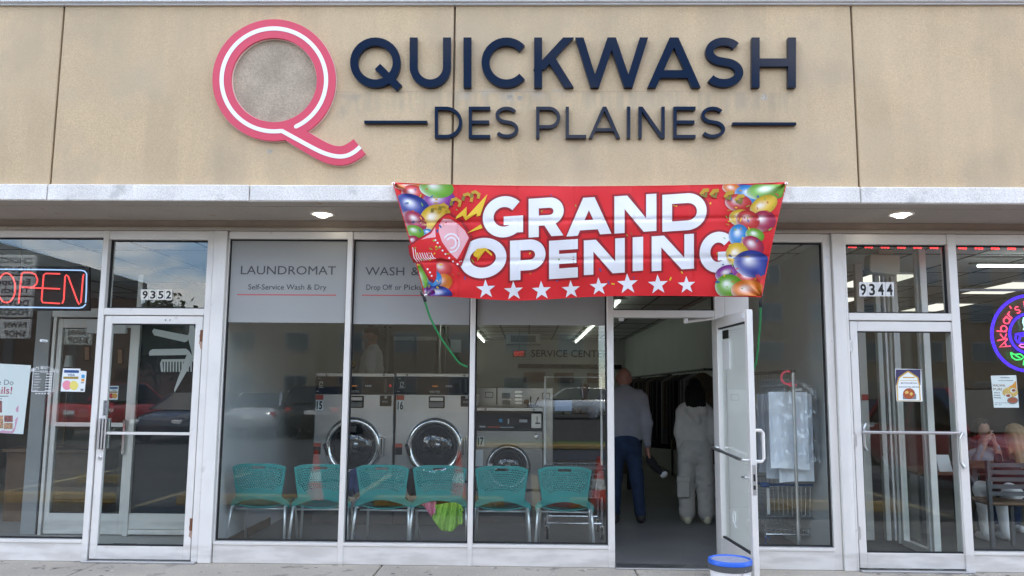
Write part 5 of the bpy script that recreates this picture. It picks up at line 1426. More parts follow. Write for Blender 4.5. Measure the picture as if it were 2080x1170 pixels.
for k, (x, y0, y1) in enumerate(((-1.14, 4.4, 15.0 - .25), (1.3, 4.4, 14.7))):
    f = thing('strip_light', ('bare fluorescent strip light on the laundromat ceiling, above washer 17', 'bare fluorescent strip light on the laundromat ceiling, above the trolley')[k], 'strip light', (x, (y0 + y1) / 2, ZC - .1), 'laundromat strip lights')
    MB().box(x - .05, x + .05, y0, y1, ZC - .05, ZC - .007).build('batten', M['white_paint'], f)
    MB().tube([(x, y0 + .03, ZC - .085), (x, y1 - .03, ZC - .085)], .016, 8).build('tube', M['tube_glow'], f)
    for y in [y0 + .03 + j * (y1 - y0 - .06) / 8 for j in range(9)]: MB().box(x - .12, x + .12, y - .03, y + .03, ZC - .06, ZC - .04).build('bracket', M['white_paint'], f)
# clothes rail with dark garments along the right wall
rk = thing('garment_rail', 'long black clothes rail full of dark garments along the right wall', 'clothes rail', (X_W2 - .3, 6.5, 0))
XK = X_W2 - .32
MB().tube([(XK, 3.6, 1.74), (XK, 11.5, 1.74)], .018, 8).build('rail', M['black_plastic'], rk)
for y in (3.65, 7.5, 11.4): MB().tube([(XK + .25, y, 1.74), (XK + .25, y, .004)], .02, 8).tube([(XK, y, 1.74), (XK + .25, y, 1.74)], .016, 6).build('upright', M['black_plastic'], rk)
for i in range(34):
    y = 3.75 + i * .225 + random.uniform(-.05, .05); h = random.uniform(.75, 1.15); w_ = random.uniform(.18, .24); th = random.uniform(.03, .06)
    g = MB(); prof = [(-.03, 1.70), (-w_, 1.60), (-w_ * 1.05, 1.66 - h), (w_ * 1.05, 1.66 - h + random.uniform(-.04, .04)), (w_, 1.60), (.03, 1.70)]
    vs = [(XK + px_, y - th, z) for px_, z in prof] + [(XK + px_, y + th, z) for px_, z in prof]; n = 6
    g.add(vs, [tuple(range(n)), tuple(range(n, 2 * n))] + [(a, n + a, n + (a + 1) % n, (a + 1) % n) for a in range(n)])
    g.tube([(XK, y, 1.69), (XK, y, 1.73), (XK + .02, y, 1.76)], .003, 4)
    g.build('garment', M[random.choice(('black_cloth', 'black_cloth', 'cloth_brown', 'cap_dark', 'dark_grey'))], rk)

# ------------------------------------------------------------------ display window: covered garments and trolley
dg_ = thing('clothes_rack', 'metal clothes rack post with a short rail in the right display window', 'clothes rack', at(1625, 1095, .25))
PT, PB = at(1606, 752, .25), at(1626, 1095, .25)
xp = (PT.x + PB.x) / 2
MB().tube([(xp, .25, PT.z), (xp, .25, .06)], .016, 8).tube([(xp, .25, .07), (xp - .28, .9, .07)], .014, 6).tube([(xp, .25, .07), (xp + .2, .8, .07)], .014, 6).build('post', M['steel'], dg_)
RB = at(1532, 757, 2.4)
MB().tube([(xp, .25, PT.z - .01), (xp - .06, 2.4, PT.z - .01)], .016, 8).tube([(xp - .06, 2.4, PT.z - .01), (xp - .06, 2.4, .02)], .016, 8).build('rail', M['black_plastic'], dg_)
MB().box(xp - .02, xp + .02, .23, .27, PT.z - .02, PT.z + .005).build('cap', M['black_plastic'], dg_)
for i in range(12):
    y = .33 + i * .085
    hk = MB().tube([(xp - .002 * i, y, PT.z - .075), (xp - .002 * i, y, PT.z - .02), (xp + .012, y, PT.z + .012), (xp + .02, y, PT.z - .012)], .0022, 5)
    hk.tube([(xp, y, PT.z - .075), (xp - .19, y, PT.z - .145), (xp + .19, y, PT.z - .145), (xp, y, PT.z - .075)], .0022, 5).build('hanger', M['mid_grey'], dg_)
qh = thing('logo_tag', 'red Q shaped cardboard tag on the hanger of the wrapped shirts', 'tag', at(1603, 800, .25))
g = MB()
stroke_solid(g, [strip([(1600 + 13 * math.cos(a), 767 + 13 * math.sin(a)) for a in [j * PI / 14 for j in range(28)]], 4.2, True), strip([(1602, 781), (1608, 784), (1613, 784), (1618, 781)], 4.2)], px_fm(.25), .25, .254)
g.build('tag_board', M['logo_red'], qh)
# white linen folded over hangers
def linen(name, label, u0, u1, v0, v1, Y, m, seed, group='wrapped white linens on the rack'):
    rnd = random.Random(seed); a, b = at(u0, v0, Y), at(u1, v1, Y)
    p1, p2 = rnd.uniform(0, 6), rnd.uniform(0, 6)
    def face(yb):
        def fn(s, t):
            x = a.x + (b.x - a.x) * s; z = a.z + (b.z - a.z) * t + .01 * math.sin(s * 3 + p1) * t
            return (x, yb + .006 * math.sin(s * 9 + p1) * t + .004 * math.sin(s * 17 + t * 5 + p2), z)
        return fn
    g = MB(); g.grid(face(Y), 24, 24)
    bk = [face(Y + .02)(i / 24, 0) for i in range(25)]
    g.grid(face(Y + .022), 24, 24)
    g.grid(lambda s, t: Vector(face(Y)(s, 0)) * (1 - t) + Vector(face(Y + .022)(s, 0)) * t, 24, 2)
    g.grid(lambda s, t: Vector(face(Y)(0, s)) * (1 - t) + Vector(face(Y + .022)(0, s)) * t, 24, 2)
    g.grid(lambda s, t: Vector(face(Y)(1, s)) * (1 - t) + Vector(face(Y + .022)(1, s)) * t, 24, 2)
    g.grid(lambda s, t: Vector(face(Y)(s, 1)) * (1 - t) + Vector(face(Y + .022)(s, 1)) * t, 24, 2)
    return setprops(g.build(name, M[m], smooth=True, auto=40), label, 'linen', group)
linen('folded_linen', 'front white linen folded over a hanger in clear wrap', 1561, 1645, 796, 954, .33, 'garment_white', 1)
linen('folded_linen', 'longer white linen hanging just behind the front one', 1578, 1655, 800, 980, .41, 'garment_white', 2)
linen('folded_linen', 'third white linen, its lower corner showing at left', 1553, 1640, 800, 975, .50, 'garment_blue', 3)
linen('folded_linen', 'grey blue linen at the left rear of the rack', 1547, 1630, 800, 962, .66, 'garment_blue', 4)
linen('folded_linen', 'pale linen deepest on the rack behind the door edge', 1538, 1610, 800, 958, 1.15, 'garment_blue', 5)
# clear plastic wrap
def wrap(name, label, Yc, u0, u1, vt, vb, seed):
    rnd = random.Random(seed); ps = [rnd.uniform(0, 6) for _ in range(5)]
    A, B = at(u0, vb, Yc), at(u1, vb, Yc); T = at((u0 + u1) / 2 + 5, vt, Yc); cx = (A.x + B.x) / 2; hw = (B.x - A.x) / 2
    def fn(s, t):
        a = s * 2 * PI
        sh = min(1, t / .16) ** .8
        k = .10 + .90 * sh
        x = (T.x * (1 - min(1, t * 4)) + cx * min(1, t * 4)) + hw * k * math.copysign(abs(math.cos(a)) ** .6, math.cos(a)) * (1 + .03 * math.sin(9 * a + ps[0] + 4 * t))
        y = Yc + .10 * k * math.copysign(abs(math.sin(a)) ** .8, math.sin(a)) * (1 + .22 * math.sin(11 * a + ps[1] + 6 * t) + .12 * math.sin(23 * a + ps[2] - 9 * t) + .1 * math.sin(31 * t + ps[4] + 3 * a))
        z = T.z + (A.z - T.z) * t + .012 * math.sin(7 * a + ps[3]) * t
        return (x, y, z)
    g = MB(); g.grid(fn, 110, 60)
    return setprops(g.build(name, M['plastic_film'], smooth=True), label, 'wrap', 'clear garment wraps')
wrap('plastic_wrap', 'clear crinkled plastic wrap over the front white linens', .37, 1557, 1662, 768, 936, 1)
wrap('plastic_wrap', 'clear plastic wrap over the linens behind the open door edge', .98, 1534, 1600, 772, 952, 2)
# trolley with blue corners under the linens
YC2 = .75
xa, xb = fx(1552, 985, YC2 - .1), fx(1684, 985, YC2 - .1)
t2 = thing('wire_trolley', 'wire shopping trolley with blue handle under the wrapped linens', 'trolley', ((xa + xb) / 2, YC2, 0))
z1, z0 = fz(1620, 988, YC2 - .1), fz(1620, 1050, YC2 - .1)
g = MB(); wire_basket(g, xa, xb, YC2 - .1, YC2 + .75, z0, z1, 14, 20, 4, .0038, .02); g.build('basket', M['wire'], t2)
MB().tube([(xa, YC2 - .1, z1 + .012), (xb, YC2 - .1, z1 + .012)], .011, 8).tube([(xa, YC2 - .1, z1 + .012), (xa - .02, YC2 + .7, z1 + .02)], .008, 6).build('handle', M['cart_blue'], t2)
for x in (xa + .01, xb - .01): MB().lathe([(0, -.04), (.022, -.036), (.024, 0), (.022, .036), (0, .04)], (x, YC2 - .1, z1 + .012), 12, 'X').build('corner_cap', M['cart_blue'], t2, smooth=True)
g = MB()
for x in (xa + .03, xb - .03): g.tube([(x, YC2 - .02, z0), (x, YC2 + .02, .14)], .012, 8).tube([(x, YC2 + .65, z0), (x, YC2 + .65, .14)], .012, 8)
zl = fz(1620, 1086, YC2)
g.tube([(xa + .03, YC2, zl), (xb - .03, YC2, zl)], .010, 8); wire_basket(g, xa + .04, xb - .04, YC2, YC2 + .65, zl, zl + .05, 12, 8, 1, .0034, .0)
g.build('frame', M['wire'], t2)
for x in (xa + .05, xb - .05):
    for y in (YC2 + .02, YC2 + .62): caster(t2, x, y, .004, .055, 0, fork='cart_blue')
MB().box(xa + .02, xa + .045, YC2 - .105, YC2 - .1, z0 + .02, z1 - .02).build('label_strip', M['white_paint'], t2)

# ------------------------------------------------------------------ bucket
YBK = -1.02
P = at(1483, 1140, YBK); 
bkt = thing('plastic_bucket', 'white plastic bucket with blue lid standing before the open door', 'bucket', (P.x, YBK, .0))
rb = (at(1527, 1140, YBK).x - at(1439, 1140, YBK).x) / 2
zl = fz(1483, 1137, YBK - rb * .3)
MB().lathe([(0, .003), (rb * .82, .003), (rb * .93, zl - .06)], (P.x, YBK, 0), 40).build('body', M['bucket_white'], bkt, smooth=True, auto=40)
MB().lathe([(rb * .93, zl - .075), (rb * .985, zl - .072), (rb * .99, zl - .034), (rb * .94, zl - .030)], (P.x, YBK, 0), 40).build('rim_band', M['dark_grey'], bkt, smooth=True, auto=35)
lid = MB().lathe([(rb * .97, zl - .033), (rb * 1.0, zl - .030), (rb * 1.0, zl - .004), (rb * .985, zl), (rb * .91, zl), (rb * .89, zl - .010)], (P.x, YBK, 0), 44).build('lid', M['bucket_blue'], bkt, smooth=True, auto=35)
MB().lathe([(rb * .892, zl - .009), (rb * .4, zl - .011), (0, zl - .011)], (P.x, YBK, 0), 40).build('lid_top', M['lid_dust'], lid)
MB().tube([(P.x + rb * .25, YBK - rb * .9, zl - .10), (P.x + rb * .5, YBK - rb * .85, zl - .055)], .002, 5).tube([(P.x + rb * .25, YBK - rb * .93, zl - .14), (P.x + rb * .3, YBK - rb * .92, zl - .10)], .0025, 5).build('handle_wire', M['steel'], bkt)
MB().box(P.x - rb * .12, P.x + rb * .22, YBK - rb * .925, YBK - rb * .915, zl - .20, zl - .11).build('label', M['print_pink'], bkt)
# ------------------------------------------------------------------ salon vestibule
YV = 1.2
vs_ = thing('vestibule_screen', 'inner aluminium vestibule screen with a dark tinted panel behind the salon door', 'screen', (fx(250, 1080, YV), YV, 0))
def vx(u, v=850): return fx(u, v, YV)
zt = 2.6
MB().box(vx(62), vx(92), YV - .03, YV + .08, .004, zt, ch=.004).build('post', M['frame_dark'], vs_)
MB().box(vx(92), vx(96), YV - .01, YV + .04, .004, zt).build('stop', M['gasket'], vs_)
MB().box(vx(96), vx(102), YV - .02, YV + .06, .004, 2.16).build('post', M['frame'], vs_)
MB().box(vx(266), vx(277), YV - .04, YV + .08, .004, zt, ch=.004).build('post', M['frame'], vs_)
MB().box(vx(62), vx(420), YV - .02, YV + .06, 2.16, 2.25, ch=.003).build('header', M['frame'], vs_)
MB().box(vx(180, 660), vx(258, 660), YV - .03, YV + .02, fz(200, 677, YV), fz(200, 650, YV)).build('closer_box', M['white_paint'], vs_)
MB().box(vx(277), vx(430), YV, YV + .02, .22, 2.16).build('tinted_panel', M['tint_panel'], vs_)
MB().box(vx(277), vx(430), YV - .03, YV + .05, .07, .22, ch=.004).build('panel_sill', M['frame'], vs_)
MB().box(vx(277), vx(430), YV - .035, YV + .05, .02, .066, ch=.004).build('panel_kick', M['frame_old'], vs_)
# decals on the tinted panel
def dz(zx, zy): return (200 + zx / 4.5, 620 + zy / 4.5)
YD = YV - .003
dec = thing('scissors_decal', 'pale comb and scissors decal on the dark panel inside the salon door', 'decal', at(355, 800, YV))
g = MB(); poly_px(g, [dz(*p) for p in [(505, 215), (820, 275), (815, 325), (790, 338), (510, 275), (490, 240)]], YD, 0, .002); g.build('razor', M['decal_grey'], dec)
g = MB(); poly_px(g, [dz(*p) for p in [(470, 415), (495, 402), (800, 397), (825, 415), (820, 445), (800, 455), (465, 460), (460, 440)]], YD, 0, .002); g.build('razor', M['decal_grey'], dec)
g = MB(); poly_px(g, [dz(*p) for p in [(575, 495), (900, 490), (900, 515), (580, 515)]], YD - .0005, 0, .002)
poly_px(g, [dz(*p) for p in [(563, 530), (580, 495), (585, 520), (590, 610), (572, 605)]], YD, 0, .002)
for i in range(12): poly_px(g, [dz(597 + i * 27, 512), dz(612 + i * 27, 512), dz(610 + i * 27, 608), dz(597 + i * 27, 608)], YD, 0, .002)
g.build('comb', M['decal_grey'], dec)
g = MB(); poly_px(g, [dz(*p) for p in [(825, 415), (865, 470), (845, 540), (695, 798), (692, 770), (730, 660), (800, 470)]], YD - .002, 0, .002)
poly_px(g, [dz(*p) for p in [(835, 150), (860, 160), (890, 230), (895, 420), (880, 560), (845, 400), (815, 290), (830, 240)]], YD - .003, 0, .002); g.build('scissors', M['decal_grey'], dec)
# inner door
wv = vx(264) - vx(104)
dv = glass_door('glass_door', 'inner glass door of the salon vestibule', wv, 2.13, .05, .09, .20, 'frame')
for y in (-.06,): MB().box(wv - .05, wv - .02, y, y + .035, .78, 1.12, ch=.003).build('pull_handle', M['chrome'], dv)
MB().box(.05, wv - .05, -.035, -.022, 1.05, 1.09).build('push_bar', M['frame'], dv)
dv.location = (vx(104), YV + .02, .012)
p = poster('card_sticker', 'small red and yellow card sticker on the inner salon door', 'sticker', [(221, 784), (241, 784), (239, 812), (219, 812)], YV - .01)
stick(p, [('blue_band', 'card_blue', lambda g: rect_px(g, 222.5, 786, 239, 790, YV - .0115)), ('card_text', 'card_blue', lambda g: px_text(g, 'VISA', 226, 793.8, 236, 793.8, 2.9, YV - .0115, .02)), ('gold_band', 'card_gold', lambda g: rect_px(g, 222, 795, 238.5, 798, YV - .0115)), ('red_disc', 'card_red', lambda g: disc_px(g, 226, 804, 5.2, 5.4, YV - .0115)), ('yellow_disc', 'card_orange', lambda g: disc_px(g, 233, 804, 5.2, 5.4, YV - .0118))], 0)
# things in the salon
m_ = MB().box(fx(185, 1112, .35), fx(264, 1100, .6), .2, .75, .004, .014, ch=.004).build('door_mat', M['mat_black']); setprops(m_, 'black rubber mat just inside the salon door', 'mat')
for k, (u, v, w_, h_) in enumerate(((176, 718, 12, 30), (243, 724, 12, 32))):
    f = thing('framed_picture', ('dim framed picture on the salon wall seen through the window', 'dim framed picture on the salon wall seen through the door glass')[k], 'picture', at(u, v + h_ / 2, 3.4), 'salon pictures')
    g = MB(); rect_px(g, u - w_ / 2, v - h_ / 2, u + w_ / 2, v + h_ / 2, 3.4, 0, .03); g.build('frame', M['wood'], f)
    g = MB(); rect_px(g, u - w_ / 2 + 2, v - h_ / 2 + 2, u + w_ / 2 - 2, v + h_ / 2 - 2, 3.39, 0, .02); g.build('print', M['photo_b'], f)
wl_ = MB().box(vx(62), X_W1 - .13, 3.43, 3.5, .004, ZC - .002).build('partition', M['int_wall_dark']); setprops(wl_, kind='structure')
lp = thing('table_lamp', 'white lamp shade inside the salon window', 'lamp', at(141, 740, 2.2))
P = at(141, 735, 2.2); MB().lathe([(.055, 0), (.042, .13)], (P.x, 2.2, P.z - .06), 20).build('shade', M['lamp_white'], lp, smooth=True)
MB().lathe([(.0, 0), (.07, 0), (.07, .015), (.012, .03), (.012, P.z - .06 - .78)], (P.x, 2.2, .78), 14).build('base', M['wood'], lp)
ct = MB().box(P.x - .5, P.x + .5, 1.9, 2.6, .74, .78, ch=.005).box(P.x - .46, P.x + .46, 1.94, 2.56, .004, .738).build('reception_counter', M['wood']); setprops(ct, 'dark reception counter under the lamp in the salon', 'counter')

# ------------------------------------------------------------------ restaurant interior
rv = thing('glass_vestibule', 'pale aluminium vestibule frame behind the restaurant door', 'screen', (3.7, .8, 0))
XV = 3.66
for y in (.52, .60, 1.12, 1.22): MB().box(XV - .03, XV + .03, y, y + .05, .004, ZC - .002, ch=.003).build('post', M['frame'], rv)
MB().box(XV - .004, XV + .004, .66, 1.12, .1, ZC - .01).build('pane', M['glass'], rv)
MB().box(XV - .03, XV + .03, .2, .52, .004, .06).box(XV - .03, XV + .03, .651, 1.119, .004, .06).build('sill', M['frame'], rv)
for u0, u1 in ((1750, 1766), (1790, 1800), (1806, 1813)): MB().box(fx(u0, 850, 1.4), fx(u1, 850, 1.4), 1.4, 1.46, .004, ZC - .002, ch=.003).build('post', M['frame'], rv)
MB().box(fx(1750, 850, 1.4), XV, 1.41, 1.45, 2.14, 2.22).build('header', M['frame'], rv)
sp_ = thing('wall_speaker', 'beige box speaker hanging inside the restaurant transom', 'speaker', at(1797, 556, .5))
g = MB(); poly_px(g, [(1768, 516), (1828, 518), (1828.5, 553), (1822, 558.5), (1770, 553), (1766.5, 546)], .5, 0, .14); g.build('box', M['speaker_box'], sp_, bevel=.01)
g = MB(); rect_px(g, 1785, 508, 1815, 516, .55, 0, .08); g.build('bracket', M['speaker_box'], sp_)
tl_ = thing('tube_light', 'bright white LED tube hanging inside the restaurant window', 'strip light', at(2030, 540, .9))
MB().tube([at(1986, 540, .9), at(2160, 541, .9)], .013, 10).build('tube', M['tube_white'], tl_)
MB().box(at(1970, 534, .9).x, at(2170, 534, .9).x, .89, .93, fz(2030, 536.5, .9), fz(2030, 533.5, .9)).build('batten', M['dark_grey'], tl_)
rod = MB().tube([at(1948, 589, .25), at(2200, 589.5, .25)], .012, 8).build('curtain_rod', M['mid_grey']); setprops(rod, 'grey curtain rod across the restaurant window above the neon sign', 'rod')
for k, (x, y) in enumerate(((4.1, 2.6), (4.4, 4.9), (6.0, 3.2), (6.3, 5.6), (3.4, 5.2))):
    f = thing('ceiling_troffer', ('lit ceiling panel light just behind the restaurant vestibule', 'lit ceiling panel light deep behind the restaurant door', 'lit ceiling panel light over the seated diners', 'lit ceiling panel light at the far right of the restaurant', 'lit ceiling panel light deepest at the left of the restaurant')[k], 'ceiling light', (x, y, ZC), 'restaurant ceiling lights')
    MB().box(x - .3, x + .3, y - .6, y + .6, ZC - .025, ZC - .006).build('frame', M['white_paint'], f); MB().box(x - .27, x + .27, y - .57, y + .57, ZC - .029, ZC - .0255).build('diffuser', M['troffer'], f)
tt = thing('table_tent', 'small white folded menu card on a table behind the restaurant door', 'menu card', at(1917, 957, 1.9))
P = at(1917, 957, 1.9); MB().add([(P.x - .07, 1.85, P.z), (P.x + .07, 1.85, P.z), (P.x + .06, 1.9, P.z + .17), (P.x - .08, 1.9, P.z + .17), (P.x - .07, 1.96, P.z), (P.x + .07, 1.96, P.z)], [(0, 1, 2, 3), (3, 2, 5, 4)]).build('card', M['white_paper'], tt, solid=.002)
rt = thing('dining_table', 'dark restaurant table behind the door holding the menu card', 'table', (P.x + .1, 2.1, 0))
MB().box(P.x - .35, P.x + .65, 1.75, 2.5, P.z - .03, P.z, ch=.006).build('table_top', M['wood'], rt)
for dx in (-.28, .58):
    for y in (1.82, 2.43): MB().box(P.x + dx - .025, P.x + dx + .025, y - .025, y + .025, .004, P.z - .031).build('leg', M['dark_grey'], rt)
rs = MB(); rect_px(rs, 1751, 801, 1764, 813, 1.37, 0, .003); setprops(rs.build('red_sticker', M['red_plastic']), 'small red sticker on the left vestibule frame of the restaurant', 'sticker')

# ------------------------------------------------------------------ people (continuous surfaces from blended limbs)
def sdf_mesh(prims, h, k, ripple=None):
    """prims: (p0, p1, r0, r1, scale) tapered capsules blended together -> verts, quads"""
    P = []
    for q in prims:
        p0, p1, r0, r1 = np.array(q[0], float), np.array(q[1], float), q[2], q[3]
        sc = np.array(q[4] if len(q) > 4 else (1, 1, 1), float); P.append((p0, p1, r0, r1, sc))
    lo = np.min([np.minimum(p[0], p[1]) - max(p[2], p[3]) * p[4] for p in P], axis=0) - 3 * h - k
    hi = np.max([np.maximum(p[0], p[1]) + max(p[2], p[3]) * p[4] for p in P], axis=0) + 3 * h + k
    n = np.ceil((hi - lo) / h).astype(int) + 1
    gx, gy, gz = [lo[i] + h * np.arange(n[i]) for i in range(3)]
    G = np.stack(np.meshgrid(gx, gy, gz, indexing='ij'), -1)
    acc = np.zeros(G.shape[:3])
    for p0, p1, r0, r1, sc in P:
        a = (G - p0) / sc; d = (p1 - p0) / sc; L = float(d @ d)
        t = np.clip((a @ d) / L, 0, 1) if L > 1e-9 else np.zeros(G.shape[:3])
        dist = np.linalg.norm(a - t[..., None] * d, axis=-1) - (r0 + (r1 - r0) * t)
        acc += np.exp(-np.clip(dist * sc.min() / k, -60, 60))
    Fv = -k * np.log(acc + 1e-30)
    if ripple is not None: Fv = Fv + ripple(G[..., 0], G[..., 1], G[..., 2])
    S = Fv < 0
    idx = -np.ones(n - 1, int); cnt = np.zeros(n - 1); sm = np.zeros((*(n - 1), 3))
    corners = [(i, j, l) for i in (0, 1) for j in (0, 1) for l in (0, 1)]
    sl = lambda c: tuple(slice(c[a], n[a] - 1 + c[a]) for a in range(3))
    for a_ in corners:
        for ax in range(3):
            if a_[ax]: continue
            b_ = list(a_); b_[ax] = 1; b_ = tuple(b_)
            fa, fb = Fv[sl(a_)], Fv[sl(b_)]; cr = (fa < 0) != (fb < 0)
            t = np.where(cr, fa / np.where(cr, fa - fb, 1), 0)
            pos = np.zeros((*(n - 1), 3)) + np.array(a_); pos[..., ax] += t
            sm += pos * cr[..., None]; cnt += cr
    act = cnt > 0; idx[act] = np.arange(act.sum())
    ii = np.argwhere(act); V = lo + h * (ii + sm[act] / cnt[act][:, None])
    Q = []
    for ax in range(3):
        u, v = (ax + 1) % 3, (ax + 2) % 3
        s0 = [slice(1, n[a] - 1) for a in range(3)]; s0[ax] = slice(0, n[ax] - 1); s1 = list(s0); s1[ax] = slice(1, n[ax])
        cr = S[tuple(s0)] != S[tuple(s1)]; flip = S[tuple(s0)][cr]
        w = np.argwhere(cr); off = np.array([1, 1, 1]); off[ax] = 0; w = w + off
        def ci(du, dv):
            q = w.copy(); q[:, u] += du; q[:, v] += dv; return idx[q[:, 0], q[:, 1], q[:, 2]]
        q4 = np.stack([ci(-1, -1), ci(0, -1), ci(0, 0), ci(-1, 0)], 1)
        q4[~flip] = q4[~flip][:, ::-1]; Q.append(q4)
    Q = np.concatenate(Q)
    return V, Q[(Q >= 0).all(1)]
class Figure:
    def __init__(s, label, loc, rz=0, scale=1.0, group=None):
        s.root = thing('person', label, 'person', loc, group); s.rz = rz; s.sc = scale
        s.loc = Vector(loc)
    def part(s, name, m, prims, h=.012, k=.018, ripple=None, parent=None):
        V, Q = sdf_mesh(prims, h, k, ripple)
        o = MB(); o.add((V * s.sc).tolist(), [tuple(q) for q in Q.tolist()])
        ob = o.build(name, M[m], parent or s.root, smooth=True, local=True)
        return ob
    def done(s): s.root.rotation_euler = (0, 0, s.rz)
def hand(fig, wrist, direc, side, curl, parent, m='skin', name='hand'):
    """palm with four fingers and a thumb; direc: along the hand, side: towards the thumb"""
    d = Vector(direc).normalized(); s = Vector(side); s = (s - d * s.dot(d)).normalized(); nrm = d.cross(s).normalized()
    w = Vector(wrist); pr_ = []
    pc = w + d * .045
    pr_.append((w - d * .03, w + d * .005, .024, .026)); pr_.append((w + d * .02 - s * .008, w + d * .075 - s * .018, .022, .019)); pr_.append((w + d * .02 + s * .008, w + d * .08 + s * .018, .022, .019))
    for i, (off, L) in enumerate(((.030, .070), (.010, .078), (-.011, .072), (-.031, .056))):
        b = w + d * .085 + s * off
        p, ang = b, 0
        for j, f in enumerate((.45, .32, .23)):
            ang += curl * (.5 if j == 0 else .8)
            q = p + (d * math.cos(ang) + nrm * math.sin(ang)) * L * f
            pr_.append((p, q, .0095 - .0012 * j, .0085 - .0012 * j)); p = q
    b = w + d * .025 + s * .024
    e = b + (d * .6 + s * .75 + nrm * .2).normalized() * .035; e2 = e + (d * .9 + s * .2 + nrm * .3).normalized() * .032
    pr_ += [(b, e, .012, .0105), (e, e2, .0105, .008)]
    V, Q = sdf_mesh([tuple(map(tuple, x[:2])) + x[2:] for x in pr_], .0045, .004)
    o = MB(); o.add((V * fig.sc).tolist(), [tuple(q) for q in Q.tolist()]); return o.build(name, M[m], parent, smooth=True, local=True)
rp1 = lambda a, f1, f2, ph: (lambda x, y, z: a * np.sin(z * f1 + x * f2 + ph) * np.cos(x * f2 * .7 - z * f1 * .4 + y * 9))
def mix_rp(*rs): return lambda x, y, z: sum(r(x, y, z) for r in rs)
def folds(a, seed):
    # crumple: slanted crease waves whose strength drifts over the cloth
    r_ = np.random.RandomState(seed); W = [(r_.uniform(18, 70), r_.uniform(-25, 25), r_.uniform(-25, 25), r_.uniform(0, 6), r_.uniform(3, 9), r_.uniform(0, 6)) for _ in range(7)]
    def fn(x, y, z):
        s = 0
        for fz_, fx_, fy_, p, g, q in W: s = s + (1 - np.abs(np.sin(z * fz_ * .5 + x * fx_ + y * fy_ + p)) * 1.6) * (.5 + .5 * np.sin(z * g + x * g * 1.4 + q)) ** 2
        return a * s / 2.2
    return fn
CR1 = folds(.0055, 4)
CR2 = folds(.0085, 9)

# bald man in grey sweater, seen from behind in the doorway
P = at(1270, 1050, 2.35)
f = Figure('man with bald head in grey sweater and jeans standing in the doorway, back turned', (P.x, 2.35, .0035))
body = f.part('body', 'skin_red', [((0, .03, 1.625), (0, .035, 1.60), .078, .074, (.98, 1.2, 1.15)), ((0, .05, 1.56), (0, .075, 1.53), .058, .045), ((0, .0, 1.40), (0, .02, 1.53), .062, .056), ((0, 0, 1.30), (0, 0, 1.0), .14, .13, (1, .7, 1)),
    ((-.078, .03, 1.60), (-.084, .02, 1.585), .014, .016, (.6, 1, 1.5)), ((.078, .03, 1.60), (.084, .02, 1.585), .014, .016, (.6, 1, 1.5)), ((0, .125, 1.60), (0, .135, 1.575), .012, .016),
    ((.085, 0, .84), (.135, .02, .48), .06, .045), ((.135, .02, .48), (.165, -.02, .10), .045, .035), ((-.085, 0, .84), (-.105, .02, .48), .06, .045), ((-.105, .02, .48), (-.12, 0, .10), .045, .035)], .010, .012)
f.part('collar', 'white_paint', [((0, .005, 1.455), (0, .012, 1.49), .066, .064)], .008, .006)
f.part('sweater', 'sweater', [((-.15, 0, 1.395), (.15, 0, 1.395), .072, .072, (1, .95, 1)), ((0, 0, 1.43), (0, .0, 1.46), .08, .068), ((0, 0, 1.30), (0, 0, 1.12), .195, .190, (1, .68, 1)), ((0, .02, 1.1), (0, .02, .93), .19, .185, (1, .72, .9)),
    ((.20, 0, 1.37), (.255, -.01, 1.10), .068, .056), ((.255, -.01, 1.10), (.262, .05, .86), .056, .044), ((-.20, 0, 1.37), (-.34, .10, 1.20), .068, .056), ((-.34, .10, 1.20), (-.19, .12, 1.47), .054, .042)], .011, .02, CR1)
f.part('jeans', 'jeans', [((0, 0, .92), (0, 0, .86), .165, .16, (1, .74, 1)), ((.085, 0, .84), (.135, .02, .48), .098, .074), ((.135, .02, .48), (.165, -.02, .10), .072, .062), ((-.085, 0, .84), (-.105, .02, .48), .098, .074), ((-.105, .02, .48), (-.12, .0, .10), .072, .062)], .011, .016, CR1)
for x in (.17, -.12): f.part('shoe', 'shoe_dark', [((x, -.05, .048), (x + .03, .16, .038), .046, .042), ((x, -.03, .06), (x, -.02, .10), .045, .04)], .010, .012)
hand(f, (.265, .07, .82), (.05, .12, -1), (-.3, .9, 0), .5, body, 'skin_red')
hand(f, (-.165, .115, 1.50), (.35, -.35, .9), (0, 1, .3), .35, body, 'skin_red')
f.done()
H_ = f.root
cp_ = thing('cloth_hat', 'dark cloth hat with a pale end held in the bald man\'s hand', 'hat', (P.x + .30, 2.42, .5))
q = Vector((P.x + .27, 2.44, .76)); e = at(1348, 965, 2.44)
MB().tube([q, q + (e - q) * .3 + Vector((-.03, 0, 0)), q + (e - q) * .65 + Vector((-.03, 0, 0)), e], [.015, .05, .045, .025], 12).build('crown', M['black_cloth'], cp_, smooth=True)
MB().tube([e + Vector((-.03, -.01, -.02)), e + Vector((.0, -.015, .01)), e + Vector((.035, -.01, .03))], [.02, .036, .02], 10).build('patch', M['lamp_white'], cp_, smooth=True)

